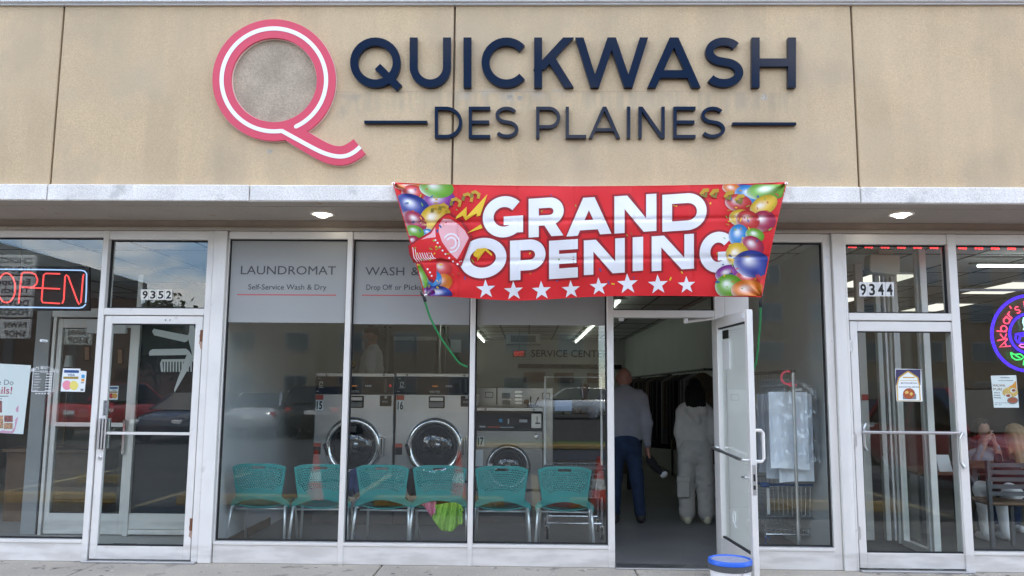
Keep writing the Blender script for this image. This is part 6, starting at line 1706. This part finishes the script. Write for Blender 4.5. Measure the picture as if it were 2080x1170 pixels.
# woman in beige hoodie and cargo trousers
P = at(1415, 1050, 2.35)
f = Figure('woman in beige hoodie and cargo trousers standing in the doorway, black hair', (P.x, 2.35, .0035))
body = f.part('body', 'skin', [((0, .02, 1.49), (0, .03, 1.46), .07, .066, (.98, 1.15, 1.2)), ((0, .05, 1.42), (0, .06, 1.41), .045, .04), ((0, 0, 1.28), (0, .01, 1.40), .05, .046), ((0, 0, 1.2), (0, 0, .95), .11, .11, (1, .7, 1)), ((.09, 0, .8), (.10, 0, .1), .05, .04), ((-.09, 0, .8), (-.10, 0, .1), .05, .04), ((0, .115, 1.46), (0, .122, 1.45), .012, .014)], .010, .012)
f.part('hair', 'hair_black', [((0, .0, 1.52), (0, -.01, 1.46), .088, .09, (1, 1.1, 1)), ((-.03, -.05, 1.45), (-.035, -.075, 1.31), .100, .098, (1, .8, 1)), ((.05, -.05, 1.44), (.065, -.07, 1.30), .074, .066), ((-.09, -.01, 1.42), (-.10, -.01, 1.33), .035, .02)], .008, .010, mix_rp(lambda x, y, z: .0045 * np.sin(x * 190 + z * 14 + 2 * np.sin(z * 20))))
f.part('hoodie', 'hoodie', [((-.13, 0, 1.245), (.13, 0, 1.245), .07, .07), ((0, 0, 1.16), (0, 0, 1.0), .175, .17, (1, .7, 1)), ((0, 0, .98), (0, 0, .93), .168, .165, (1, .74, .8)), ((-.17, 0, 1.22), (-.205, -.03, 1.0), .066, .058), ((-.205, -.03, 1.0), (-.175, .03, .82), .058, .05), ((.17, 0, 1.22), (.205, -.03, 1.0), .066, .058), ((.205, -.03, 1.0), (.175, .03, .82), .058, .05), ((-.10, -.04, 1.285), (.10, -.04, 1.285), .058, .058), ((-.07, -.10, 1.25), (.08, -.10, 1.24), .055, .055), ((-.01, -.125, 1.20), (.01, -.125, 1.13), .055, .034)], .011, .014, CR1)
f.part('trousers', 'cargo', [((0, 0, .92), (0, 0, .82), .165, .18, (1, .74, 1)), ((-.10, 0, .80), (-.115, .02, .46), .118, .106), ((-.115, .02, .46), (-.115, .0, .12), .106, .098), ((.095, 0, .80), (.115, .02, .46), .118, .106), ((.115, .02, .46), (.12, .0, .12), .106, .098)], .011, .014, CR2)
pk = MB().box(-.255, -.10, -.135, -.10, .29, .50, ch=.012).build('pocket', M['cargo'], f.root, local=True, bevel=.006)
MB().box(-.26, -.095, -.142, -.10, .46, .51, ch=.008).build('pocket_flap', M['cargo'], pk, local=True)
for x in (-.12, .12): f.part('shoe', 'shoe_cream', [((x, -.06, .042), (x - .01, .15, .036), .044, .04), ((x, -.045, .05), (x, -.04, .075), .042, .04)], .010, .012)
for x in (-.17, .17): hand(f, (x, .04, .80), (0, .1, -1), (.2 if x < 0 else -.2, .9, 0), .4, body)
f.root.scale = (.9, .92, 1.0); f.done()

# man in white t-shirt and cap working behind the washers, in profile facing left
P = at(757, 680, 3.15)
ZP = P.z - 1.62
stp = MB().box(P.x - .5, P.x + .5, 2.96, 3.38, .004, ZP).build('service_step', M['concrete_dark']); setprops(stp, 'raised concrete service step behind the washers', 'step')
f = Figure('bearded man in white t-shirt and backward cap working behind the washers', (P.x, 3.15, ZP), R(90))
# local: faces +y, rz=90 turns +y to -x
body = f.part('body', 'skin', [((0, .02, 1.63), (0, .03, 1.60), .077, .072, (.98, 1.18, 1.15)), ((0, .055, 1.55), (0, .085, 1.53), .05, .036), ((0, -.01, 1.40), (0, .01, 1.53), .06, .055), ((0, .115, 1.61), (0, .135, 1.575), .010, .016), ((0, .108, 1.625), (0, .10, 1.645), .02, .02),
    ((.078, .01, 1.60), (.084, .0, 1.585), .014, .016, (.6, 1, 1.5)), ((-.078, .01, 1.60), (-.084, .0, 1.585), .014, .016, (.6, 1, 1.5)), ((0, 0, 1.3), (0, 0, .9), .13, .12, (1, .7, 1)),
    ((.20, -.02, 1.34), (.235, -.05, 1.10), .055, .048), ((.235, -.05, 1.10), (.14, .20, 1.08), .047, .034), ((-.20, -.02, 1.34), (-.235, -.03, 1.10), .055, .048), ((-.235, -.03, 1.10), (-.14, .22, 1.10), .047, .034), ((.09, 0, .9), (.10, 0, .1), .09, .06), ((-.09, 0, .9), (-.10, 0, .1), .09, .06)], .010, .012)
f.part('beard', 'beard', [((0, .085, 1.535), (0, .10, 1.50), .05, .042), ((.045, .04, 1.56), (.03, .085, 1.52), .03, .035), ((-.045, .04, 1.56), (-.03, .085, 1.52), .03, .035), ((0, .10, 1.49), (0, .10, 1.44), .04, .02)], .008, .01)
cp2 = f.part('cap', 'cap_dark', [((0, .02, 1.665), (0, .01, 1.655), .082, .084, (.99, 1.14, .9))], .009, .008)
MB().add([(-.075, -.07, 1.665), (.075, -.07, 1.665), (.06, -.15, 1.60), (-.06, -.15, 1.60)], [(0, 1, 2, 3)]).build('cap_brim', M['cap_dark'], cp2, local=True, solid=.006)
f.part('t_shirt', 'tshirt', [((-.14, -.02, 1.385), (.14, -.02, 1.385), .078, .078), ((0, -.01, 1.42), (0, -.01, 1.45), .085, .066), ((0, 0, 1.28), (0, .02, 1.08), .185, .18, (1, .74, 1)), ((0, .02, 1.05), (0, .02, .86), .18, .178, (1, .76, 1)), ((.19, -.02, 1.36), (.228, -.045, 1.18), .075, .07), ((-.19, -.02, 1.36), (-.228, -.03, 1.18), .075, .07)], .011, .016, CR1)
f.part('trousers', 'jeans', [((0, 0, .86), (0, 0, .84), .165, .16, (1, .74, 1)), ((.09, 0, .82), (.10, 0, .1), .10, .07), ((-.09, 0, .82), (-.10, 0, .1), .10, .07)], .014, .016)
hand(f, (.14, .21, 1.08), (-.3, .9, .1), (0, .2, 1), .9, body); hand(f, (-.14, .23, 1.10), (.3, .9, 0), (0, .2, 1), .9, body)
for s in (-1, 1): f.part('eye', 'eye', [((s * .032, .098, 1.615), (s * .032, .1, 1.615), .010, .010)], .005, .003)
f.done()
wr_ = thing('washer_part', 'yellow and black machine part held by the man behind the washers', 'tool', at(717, 742, 3.15))
P2 = at(716, 740, 3.15); MB().lathe([(0, -.03), (.05, -.03), (.06, 0), (.05, .03), (0, .03)], P2, 16, 'X').build('housing', M['black_plastic'], wr_, smooth=True, auto=40)
MB().lathe([(.02, -.036), (.045, -.034), (.045, -.03)], P2 + Vector((0, -.02, .01)), 14, 'Y').build('ring', M['banner_gold'], wr_)

# diners in the restaurant
def seated(label, P, rz, top, trousers, hair, hair_long, skin='skin', child=1.0, hands_face=True):
    """P: point of the head centre; seat height .45"""
    s = child; f = Figure(label, (P.x, P.y, .0035), rz, 1.0); hz = P.z; sh = hz - .30 * s
    b = f.part('body', skin, [((0, .02, hz + .02), (0, .03, hz - .02), .072 * s, .068 * s, (.98, 1.15, 1.2)), ((0, .05 * s, hz - .08 * s), (0, .065 * s, hz - .09 * s), .045 * s, .036 * s), ((0, 0, sh + .02), (0, .01, hz - .08), .05 * s, .046 * s), ((0, .09 * s, hz + .005), (0, .10 * s, hz - .02), .008, .012), ((0, 0, sh - .1), (0, 0, .55), .12 * s, .12 * s, (1, .7, 1)),
        ((.17 * s, .05, sh - .22), (.06, .17 * s, hz - .16 * s), .035 * s, .026 * s), ((-.17 * s, .05, sh - .22), (-.05, .17 * s, hz - .16 * s), .035 * s, .026 * s)], .010, .012)
    f.part('top', top, [((-.12 * s, 0, sh), (.12 * s, 0, sh), .06 * s, .06 * s), ((0, 0, sh - .06), (0, 0, .56), .155 * s, .16 * s, (1, .72, 1)), ((.16 * s, 0, sh - .02), (.19 * s, .04, sh - .22), .05 * s, .045 * s), ((-.16 * s, 0, sh - .02), (-.19 * s, .04, sh - .22), .05 * s, .045 * s), ((.19 * s, .04, sh - .22), (.09, .15 * s, hz - .2 * s), .042, .034), ((-.19 * s, .04, sh - .22), (-.08, .15 * s, hz - .2 * s), .042, .034)], .012, .014, CR1)
    f.part('trousers', trousers, [((-.09, 0, .53), (.09, 0, .53), .11, .11), ((.09, .02, .53), (.10, .40, .50), .085, .07), ((.10, .40, .50), (.11, .34, .09), .068, .055), ((-.09, .02, .53), (-.10, .40, .50), .085, .07), ((-.10, .40, .50), (-.11, .34, .09), .068, .055)], .012, .014, CR1)
    for x in (.11, -.11): f.part('shoe', 'white_paint', [((x, .30, .04), (x, .46, .036), .04, .036)], .010, .01)
    hp = [((0, .0, hz + .05), (0, -.015, hz), .082 * s, .084 * s, (1, 1.08, 1))]
    if hair_long: hp += [((0, -.05, hz), (0, -.075, hz - .26), .08, .06, (1.15, .6, 1)), ((.06, -.02, hz), (.075, -.02, hz - .15), .03, .02), ((-.06, -.02, hz), (-.075, -.02, hz - .15), .03, .02)]
    f.part('hair', hair, hp, .010, .01, mix_rp(lambda x, y, z: .004 * np.sin(x * 130 + z * 20)))
    for x in (-.028, .028): f.part('eye', 'eye', [((x * s, .083 * s, hz + .005), (x * s, .085 * s, hz + .005), .0075, .0075)], .004, .003)
    f.part('mouth', 'lips', [((-.014, .088 * s, hz - .052 * s), (.014, .088 * s, hz - .052 * s), .006, .006)], .004, .003)
    if hands_face:
        hand(f, (.055, .165 * s, hz - .15 * s), (-.5, -.2, 1), (0, 1, .2), .9, b, skin); hand(f, (-.045, .165 * s, hz - .15 * s), (.5, -.2, 1), (0, 1, .2), .9, b, skin)
    f.done(); return f
seated('girl with tousled hair eating with both hands behind the restaurant window', at(1994, 873, 2.4), R(180), 'sweater', 'jeans', 'hair_brown', True, 'skin', .92)
seated('diner with long blond-tipped hair and pale trousers seated with back to the window', at(2062, 888, 1.15), R(8), 'cap_dark', 'tshirt', 'hair_blond', True, 'skin', 1.0, False)
dt = thing('dining_table', 'dark restaurant table between the two diners by the window', 'table', (fx(2030, 980, 1.8), 1.8, 0))
cx = fx(2030, 980, 1.8)
MB().box(cx - .42, cx + .8, 1.55, 2.05, .70, .74, ch=.006).build('table_top', M['wood'], dt)
for dx in (-.36, .74):
    for y in (1.62, 1.98): MB().box(cx + dx - .025, cx + dx + .025, y - .025, y + .025, .004, .699).build('leg', M['dark_grey'], dt)
dc = thing('dining_chair', 'dark slatted restaurant chair with its back to the window', 'chair', (fx(2045, 1000, .85), .85, 0))
x0, x1 = fx(2012, 1000, .8), fx(2105, 1000, .8)
for x in (x0, x1):
    MB().box(x - .016, x + .016, .80, .84, .004, .84).build('rear_leg', M['dark_grey'], dc); MB().box(x - .016, x + .016, 1.20, 1.24, .004, .43).build('front_leg', M['dark_grey'], dc)
for k in range(5): MB().box(x0 + .018, x1 - .018, .81, .83, .52 + k * .065, .56 + k * .065, ch=.003).build('slat', M['dark_grey'], dc)
MB().box(x0 - .02, x1 + .02, .80, 1.25, .432, .462, ch=.01).build('seat', M['wood'], dc)

# attendant behind the service counter
P = at(1188, 792, 8.4)
f = Figure('attendant in dark shirt leaning at the counter deep in the laundromat', (P.x, 8.4, .0035), R(150))
hz = P.z + .0
body = f.part('body', 'skin', [((0, .02, hz + .02), (0, .03, hz - .02), .074, .07, (.98, 1.15, 1.2)), ((0, .05, hz - .08), (0, .06, hz - .09), .045, .04), ((0, 0, hz - .26), (0, .01, hz - .08), .055, .05), ((0, 0, hz - .4), (0, 0, .9), .13, .12, (1, .7, 1)), ((.1, 0, .9), (.1, 0, .1), .08, .06), ((-.1, 0, .9), (-.1, 0, .1), .08, .06), ((.22, .05, hz - .52), (.06, .25, hz - .42), .042, .034), ((-.22, .05, hz - .52), (-.06, .25, hz - .42), .042, .034)], .012, .012)
f.part('hair', 'hair_brown', [((0, .0, hz + .05), (0, -.01, hz + .02), .084, .082, (1, 1.08, 1))], .012, .01)
f.part('shirt', 'dark_grey', [((-.14, 0, hz - .29), (.14, 0, hz - .29), .07, .07), ((0, 0, hz - .36), (0, 0, .9), .18, .17, (1, .72, 1)), ((.19, 0, hz - .3), (.22, .05, hz - .52), .062, .054), ((-.19, 0, hz - .3), (-.22, .05, hz - .52), .062, .054)], .014, .014)
f.part('trousers', 'jeans', [((0, 0, .9), (0, 0, .85), .16, .16, (1, .74, 1)), ((.09, 0, .84), (.1, 0, .08), .10, .07), ((-.09, 0, .84), (-.1, 0, .08), .10, .07)], .014, .014)
hand(f, (.06, .25, hz - .42), (-.3, .9, .2), (0, .2, 1), .6, body); hand(f, (-.06, .25, hz - .42), (.3, .9, .2), (0, .2, 1), .6, body)
f.done()
cn = thing('service_counter', 'dark service counter deep in the laundromat', 'counter', (P.x, 7.9, 0))
MB().box(P.x - 1.0, X_W2 - .8, 7.6, 8.05, .98, 1.02, ch=.005).build('counter_top', M['dark_grey'], cn); MB().box(P.x - .96, X_W2 - .84, 7.66, 8.0, .004, .979).build('counter_body', M['int_wall_dark'], cn)
mn = thing('computer_screen', 'small dim computer screen on the service counter', 'screen', at(1144, 815, 7.8))
P2 = at(1144, 812, 7.8); P2.z = 1.02 + .16
MB().box(P2.x - .17, P2.x + .17, 7.8, 7.82, P2.z - .11, P2.z + .11, ch=.004).build('housing', M['black_plastic'], mn); MB().box(P2.x - .155, P2.x + .155, 7.796, 7.799, P2.z - .095, P2.z + .095).build('display', M['screen_blue'], mn)
MB().box(P2.x - .08, P2.x + .08, 7.77, 7.87, 1.021, 1.03).box(P2.x - .02, P2.x + .02, 7.803, 7.818, 1.03, P2.z - .11).build('stand', M['black_plastic'], mn)

# ------------------------------------------------------------------ fittings on the wall behind the washers
YK = 5.6
pw = MB().box(X_W1 + .02, fx(955, 700, YK), YK, YK + .1, .004, ZC - .007).build('partition_wall', M['mid_grey']); setprops(pw, kind='structure')
for k, (u0, u1, lab) in enumerate(((800, 838, 'grey metal service door behind washer 16, the left one'), (846, 884, 'grey metal service door behind washer 16, the right one'))):
    sd2 = thing('service_door', lab, 'door', (fx((u0 + u1) / 2, 800, YK - .05), YK - .05, 0), 'service doors behind the washers')
    MB().box(fx(u0, 720, YK - .05), fx(u1, 720, YK - .05), YK - .05, YK - .003, .01, 2.2, ch=.006).build('leaf', M['mid_grey'], sd2)
    MB().box(fx(u0 - 2, 720, YK - .05), fx(u1 + 2, 720, YK - .05), YK - .03, YK - .001, 2.201, 2.26).build('lintel', M['lamp_white'], sd2)
    MB().lathe([(0, -.04), (.03, -.035), (.03, -.02), (.012, -.015), (.012, 0)], (fx(u1 - 4, 720, YK), YK - .05, 1.05), 12, 'Y').build('knob', M['chrome'], sd2, smooth=True)
for k, (u, r, m_) in enumerate(((671, .022, 'mid_grey'), (676, .016, 'lamp_white'), (786, .03, 'mid_grey'), (893, .025, 'stainless'), (905, .018, 'mid_grey'))):
    x = fx(u, 720, YK - .08)
    pp_ = thing('wall_pipe', ('grey conduit pipe on the wall left of the capped man, outer one', 'thin pale conduit pipe beside the outer grey one', 'thick grey pipe on the wall right of the capped man', 'steel pipe on the wall behind the green cord', 'thin grey pipe farthest right behind the green cord')[k], 'pipe', (x, YK - .08, 0), 'pipes behind the washers')
    MB().tube([(x, YK - .08, .01), (x, YK - .08, ZC - .008)], r, 10).build('pipe', M[m_], pp_, smooth=True)
    for z in (.8, 1.7, 2.4): MB().box(x - r - .02, x + r + .02, YK - .08 - r * .5, YK - .002, z - .012, z + .012).build('clamp', M['dark_grey'], pp_)
for k, (u0, v0, u1, v1, lab) in enumerate(((915, 690, 936, 716, 'white notice sheet on the wall behind the green cord'), (560, 700, 580, 728, 'white notice sheet on the wall seen in the first pane'))):
    g = MB(); rect_px(g, u0, v0, u1, v1, YK - .01, 0, .004); setprops(g.build('notice_sheet', M['white_paper']), lab, 'notice')
hk = thing('wall_hose', 'black hose hanging from a hook beside the mullion', 'hose', at(683, 700, 4.0))
MB().tube([at(684, 690, YK - .05), at(683, 700, YK - .06), at(686, 704, YK - .06), at(690, 695, YK - .06), at(697, 689, YK - .06)], .008, 6).build('hose', M['black_plastic'], hk, smooth=True)
# ------------------------------------------------------------------ the car park behind the camera, seen in the window reflections
GZ = -.15
def car(label, kind, m, x, y, rz, group='parked cars'):
    c = thing('parked_car', label, 'car', (0, 0, 0), group)
    if kind == 'sedan':
        st = [(-2.35, .38, .78, .70), (-2.25, .26, .96, .84), (-1.6, .22, 1.02, .90), (0, .20, .98, .92), (1.0, .20, .95, .91), (1.8, .22, .84, .88), (2.2, .28, .72, .80), (2.36, .40, .60, .68)]
        gh = [(-1.85, 1.0, .80), (-1.05, 1.40, .62), (-.35, 1.46, .62), (.25, 1.43, .62), (1.15, .94, .82)]; wr, ax = .33, 1.42
    else:
        st = [(-2.3, .45, 1.0, .80), (-2.25, .32, 1.12, .90), (-1.5, .27, 1.14, .95), (0, .25, 1.12, .96), (1.1, .25, 1.08, .95), (1.8, .28, 1.02, .92), (2.2, .36, .90, .84), (2.34, .48, .74, .74)]
        gh = [(-2.2, 1.12, .86), (-1.85, 1.62, .70), (-.6, 1.70, .72), (.3, 1.67, .70), (1.2, 1.08, .86)]; wr, ax = .37, 1.40
    g = MB(); S = []
    for x_, zb, zt, hw in st:
        S.append([(x_, -hw * .86, zb), (x_, -hw, zb + .14), (x_, -hw, zb + (zt - zb) * .62), (x_, -hw * .93, zt - .04), (x_, -hw * .72, zt), (x_, hw * .72, zt), (x_, hw * .93, zt - .04), (x_, hw, zb + (zt - zb) * .62), (x_, hw, zb + .14), (x_, hw * .86, zb)])
    n = 10; vs = [p for s in S for p in s]
    fs = [(i * n + k, i * n + (k + 1) % n, (i + 1) * n + (k + 1) % n, (i + 1) * n + k) for i in range(len(S) - 1) for k in range(n)] + [tuple(range(n)), tuple((len(S) - 1) * n + k for k in range(n))]
    g.add(vs, fs); g.build('body', M[m], c, smooth=True, auto=50, local=True, subsurf=1)
    g = MB(); S = []
    for x_, zt, hw in gh:
        zb = st[3][2] - .03; S.append([(x_, -hw - .02, max(zb, zt - .5) if zt > 1.2 else zb - .02), (x_, -hw, zt), (x_, hw, zt), (x_, hw + .02, max(zb, zt - .5) if zt > 1.2 else zb - .02)])
    vs = [(p[0], p[1] * (1.0 if q in (1, 2) else 1.22 if s_[1][2] > 1.2 else 1.0), p[2]) for s_ in S for q, p in enumerate(s_)]
    fs = [(i * 4 + k, i * 4 + k + 1, (i + 1) * 4 + k + 1, (i + 1) * 4 + k) for i in range(len(S) - 1) for k in range(3)]
    g.add(vs, fs); g.build('windows', M['car_glass'], c, local=True)
    g = MB(); rs = [s_ for s_ in gh if s_[1] > 1.2]
    g.add([(x_, s * hw * .98, z + .012) for x_, z, hw in rs for s in (-1, 1)] + [(x_, s * (hw + .015), z - .05) for x_, z, hw in rs for s in (-1, 1)], [(2 * i, 2 * i + 1, 2 * i + 3, 2 * i + 2) for i in range(len(rs) - 1)] + [(2 * i, 2 * i + 2, 2 * len(rs) + 2 * i + 2, 2 * len(rs) + 2 * i) for i in range(len(rs) - 1)] + [(2 * i + 1, 2 * i + 3, 2 * len(rs) + 2 * i + 3, 2 * len(rs) + 2 * i + 1) for i in range(len(rs) - 1)])
    for s in (-1, 1):
        for a, b in ((0, 1), (-1, -2), (2, 2)):
            p, q = gh[a], gh[b]
            if a == 2: g.tube([(p[0], s * (p[2] + .01), p[1]), (p[0] - .05, s * (st[3][3] * .93), st[3][2])], .035, 6)
            else: g.tube([(p[0], s * (p[2] + .03), p[1]), (q[0], s * (q[2] + .01), q[1])], .035, 6)
    g.build('roof', M[m], c, smooth=True, auto=40, local=True)
    for sx_ in (-1, 1):
        for sy in (-1, 1):
            w = MB().lathe([(0, .10), (wr * .9, .10), (wr, .07), (wr, -.07), (wr * .9, -.10), (0, -.10)], (sx_ * ax, sy * .80, wr), 24, 'Y').build('wheel', M['rubber'], c, smooth=True, auto=40, local=True)
            h = MB(); h.lathe([(wr * .66, sy * .095), (wr * .62, sy * .108), (wr * .58, sy * .09)], (sx_ * ax, sy * .80, wr), 20, 'Y')
            for k in range(5): a = k * 2 * PI / 5; h.tube([(sx_ * ax, sy * .905, wr), (sx_ * ax + math.cos(a) * wr * .62, sy * .90, wr + math.sin(a) * wr * .62)], .035, 5)
            h.build('rim', M['steel'], w, local=True)
    zl = st[-2][2]
    for s in (-1, 1):
        MB().box(st[-2][0] - .12, st[-2][0] + .10, s * .48, s * .74, zl - .16, zl - .03, ch=.03).build('headlight', M['headlight'], c, local=True)
        MB().box(st[1][0] - .03, st[1][0] + .1, s * .55, s * .84, st[1][2] - .28, st[1][2] - .12, ch=.03).build('tail_light', M['tail_red'], c, local=True)
    MB().box(2.24, 2.40, -.42, .42, .38, zl - .16, ch=.02).build('grille', M['black_plastic'], c, local=True)
    MB().box(-2.38, -2.33, -.17, .17, .62 if kind == 'sedan' else .78, .74 if kind == 'sedan' else .90).build('number_plate', M['lamp_white'], c, local=True)
    c.location = (x, y, GZ); c.rotation_euler = (0, 0, R(rz)); return c
def mx(u, v, Yv): return mirror(u, v, Yv).x
car('silver sedan parked with its tail to the shops, reflected in the first laundromat pane', 'sedan', 'car_silver', mx(505, 890, 18.5), -20.5, -90)
car('black suv parked beside the silver sedan, reflected left of washer 15', 'suv', 'car_black', mx(632, 890, 18.5), -20.5, -90)
car('red suv reflected in the salon window', 'suv', 'car_red', mx(165, 900, 17), -19, -82)
car('dark grey sedan facing the shops, reflected in the salon door', 'sedan', 'car_dark', mx(345, 905, 16.3), -18, 96)
car('maroon suv parked close to the restaurant, reflected in its window', 'suv', 'car_red', 7.0, -5.6, 90)
car('dark grey sedan across the aisle, reflected in the restaurant door', 'sedan', 'car_dark', 8.3, -13.5, 90)
car('black sedan parked farther right, reflected in the display window', 'sedan', 'car_black', 4.6, -20.5, -90)
car('silver suv parked far behind the grass island, reflected beyond washer 17', 'suv', 'car_silver', 2.4, -38.0, 180)
for k, x in enumerate((-6.6, -3.9, -1.2, 1.5, 4.2, 6.9)):
    b = MB(); b.prism([(x - .9, GZ), (x + .9, GZ), (x + .9, GZ + .12), (x + .86, GZ + .14), (x - .86, GZ + .14), (x - .9, GZ + .12)], -4.45, -4.28)
    setprops(b.build('parking_block', M['yellow_paint'], bevel=.02), ('yellow parking block farthest left in front of the salon', 'yellow parking block in front of the salon door', 'yellow parking block in front of the washers', 'yellow parking block in front of the open door', 'yellow parking block in front of the restaurant door', 'yellow parking block under the maroon suv')[k], 'parking block', 'yellow parking blocks')
g = MB()
for k in range(-5, 6): x = k * 2.7 - 2.55; g.add([(x - .06, -8.6, GZ + .004), (x + .06, -8.6, GZ + .004), (x + .06, -3.4, GZ + .004), (x - .06, -3.4, GZ + .004)], [(0, 1, 2, 3)])
for k in range(-7, 8): x = k * 2.7 - 2.0; g.add([(x - .06, -23, GZ + .004), (x + .06, -23, GZ + .004), (x + .06, -17.6, GZ + .004), (x - .06, -17.6, GZ + .004)], [(0, 1, 2, 3)])
setprops(g.build('bay_markings', M['asphalt_line']), kind='structure')
for k, (u, v) in enumerate(((640, 965), (931, 968), (1217, 1004))):
    Yv = 4.3 if k == 2 else 4.9; P = mirror(u, v, Yv)
    cn = thing('traffic_cone', ('red traffic cone reflected beside washer 15', 'red traffic cone reflected over washer 16', 'red traffic cone reflected beside the trolley')[k], 'traffic cone', (P.x, P.y, GZ), 'traffic cones')
    MB().lathe([(.14, .03), (.125, .05), (.025, .72), (.0, .72)], (P.x, P.y, GZ), 24).build('cone', M['orange_cone'], cn, smooth=True, auto=40)
    MB().box(P.x - .18, P.x + .18, P.y - .18, P.y + .18, GZ, GZ + .03, ch=.01).build('base', M['rubber'], cn)
    MB().lathe([(.092, .28), (.070, .42)], (P.x, P.y, GZ), 24).build('collar', M['cone_white'], cn, smooth=True)
isl = thing('planting_island', 'grass island with yellow kerb in the middle of the car park', 'island', (1.2, -16, GZ))
MB().box(-1.6, 4.2, -16.6, -15.2, GZ, GZ + .15, ch=.04).build('kerb', M['yellow_paint'], isl)
MB().box(-1.45, 4.05, -16.45, -15.35, GZ + .1, GZ + .165, ch=.01).build('turf', M['grass'], isl)

# opposite buildings
def block(name, label, x0, x1, y0, y1, h, m, nw, nf, wz=1.4, ww=1.7):
    b = thing(name, label, 'building', ((x0 + x1) / 2, (y0 + y1) / 2, GZ))
    MB().box(x0, x1, y0, y1, GZ, h).build('wall', M[m], b); MB().box(x0 - .2, x1 + .2, y0 - .2, y1 + .2, h, h + .35).build('roof', M['roof_dark'], b)
    if not nw: return b
    st = (x1 - x0) / nw; fh = (h - 1.0) / nf
    wm = None
    for i in range(nw):
        for j in range(nf):
            cx, cz = x0 + (i + .5) * st, 1.5 + j * fh + (fh - wz) / 2 - .6
            w = MB().box(cx - ww / 2, cx + ww / 2, y1 - .02, y1 + .05, cz - wz / 2, cz + wz / 2).build('window', M['far_frame'], b)
            MB().box(cx - ww / 2 + .08, cx - .03, y1 + .045, y1 + .06, cz - wz / 2 + .08, cz + wz / 2 - .08).box(cx + .03, cx + ww / 2 - .08, y1 + .045, y1 + .06, cz - wz / 2 + .08, cz + wz / 2 - .08).build('glass', M['far_glass'], w)
    return b
YA = -48
xl = mx(437, 700, 48)
block('apartment_building', 'tan brick apartment block across the road, reflected in the laundromat panes', xl, xl + 26, YA - 14, YA, 15.5, 'brick_tan', 7, 5)
block('apartment_building', 'tan brick apartment block farther right, reflected over the restaurant', xl + 29, xl + 62, YA - 16, YA - 2, 14.5, 'brick_tan', 9, 5)
block('low_building', 'dark brown building receding along the left side of the car park', -34, -18.4, -31, -15, 6.0, 'brick_dark', 4, 2, 1.2, 1.4)
block('low_building', 'long low dark block added far behind the tree to cover bright sky reflected in the salon door', -44, xl - 1.0, -70, -58, 6.6, 'brick_dark', 5, 1, 1.2, 2.0)  # added block, keeps the bright sky band below the tree out of the reflection
# plaza sign
ps = thing('pylon_sign', 'white plaza pylon sign with shop names, reflected in the salon window', 'sign', (0, 0, GZ))
A, B = mirror(-70, 515, 9.0), mirror(56, 690, 9.0)
x0, x1, z1, z0 = A.x, B.x, A.z, B.z; yy = A.y
hh = (z1 - z0) / 4
for k, (l1, l2) in enumerate((('PAWN', 'SHOP'), ('DOVAIS', 'FOODS'), ('European', 'Touch'), ('CHOICE', 'LIQUORS'))):
    pnl = MB().box(x0, x1, yy - .1, yy, z0 + k * hh + .02, z0 + (k + 1) * hh - .02, ch=.01).build('panel', M['sign_panel'], ps)
    t = MB(); xa = x1 - (x1 - x0) * .03
    # read from the shops (mirrored in the glass)
    for s_, f0 in ((l1, .56), (l2, .16)):
        w = len(s_) * hh * .26
        put_text(t, s_, (xa, yy + .012, z0 + (k + f0) * hh), (xa - w, yy + .012, z0 + (k + f0) * hh), hh * .28, .02)
    t.build('lettering', M['print_dark'], pnl)
MB().box(x0 + .3, x0 + .5, yy - .09, yy - .01, GZ, z0 + .02).box(x1 - .5, x1 - .3, yy - .09, yy - .01, GZ, z0 + .02).build('post', M['dark_grey'], ps)

# trees
def tree(label, x, y, h, cr, seed, n=2600):
    rnd = random.Random(seed); t = thing('broadleaf_tree', label, 'tree', (x, y, GZ), 'trees beyond the car park')
    g = MB(); g.tube([(x, y, GZ), (x + .1, y, GZ + h * .3), (x, y + .1, GZ + h * .6)], [.22, .17, .09], 8)
    tips = []
    for i in range(11):
        a = rnd.uniform(0, 2 * PI); z0_ = GZ + h * rnd.uniform(.3, .58); r = cr * rnd.uniform(.5, .95); e = (x + r * math.cos(a), y + r * math.sin(a), z0_ + h * rnd.uniform(.12, .38)); tips.append(e)
        g.tube([(x, y, z0_), ((x + e[0]) / 2, (y + e[1]) / 2, (z0_ + e[2]) / 2 + .2), e], [.07, .045, .015], 6)
    tips.append((x, y, GZ + h * .9)); g.build('trunk', M['bark'], t, smooth=True)
    c = MB()
    for i in range(n):
        e = tips[rnd.randrange(len(tips))]; q = [rnd.gauss(0, 1) for _ in range(3)]; s = cr * .30
        p = Vector((e[0] + q[0] * s, e[1] + q[1] * s, e[2] + q[2] * s * .8)); a = Vector((rnd.gauss(0, 1), rnd.gauss(0, 1), rnd.gauss(0, 1))).normalized(); b = a.orthogonal().normalized(); L = rnd.uniform(.12, .26)
        c.add([p - a * L, p + b * L * .5, p + a * L, p - b * L * .5], [(0, 1, 2, 3)])
    c.build('crown', M['leaf'], t)
P = mirror(330, 585, 36); tree('leafy tree reflected in the transom above the salon door', P.x, P.y, P.z - .6, 1.9, 3)
P = mirror(40, 690, 26); tree('leafy tree reflected low in the salon window', P.x - 6, P.y - 8, 6.0, 2.6, 5)
P = mirror(1208, 680, 55); tree('tree standing between the two apartment blocks', xl + 27.5, YA - 3, 11, 2.4, 8, 1600)
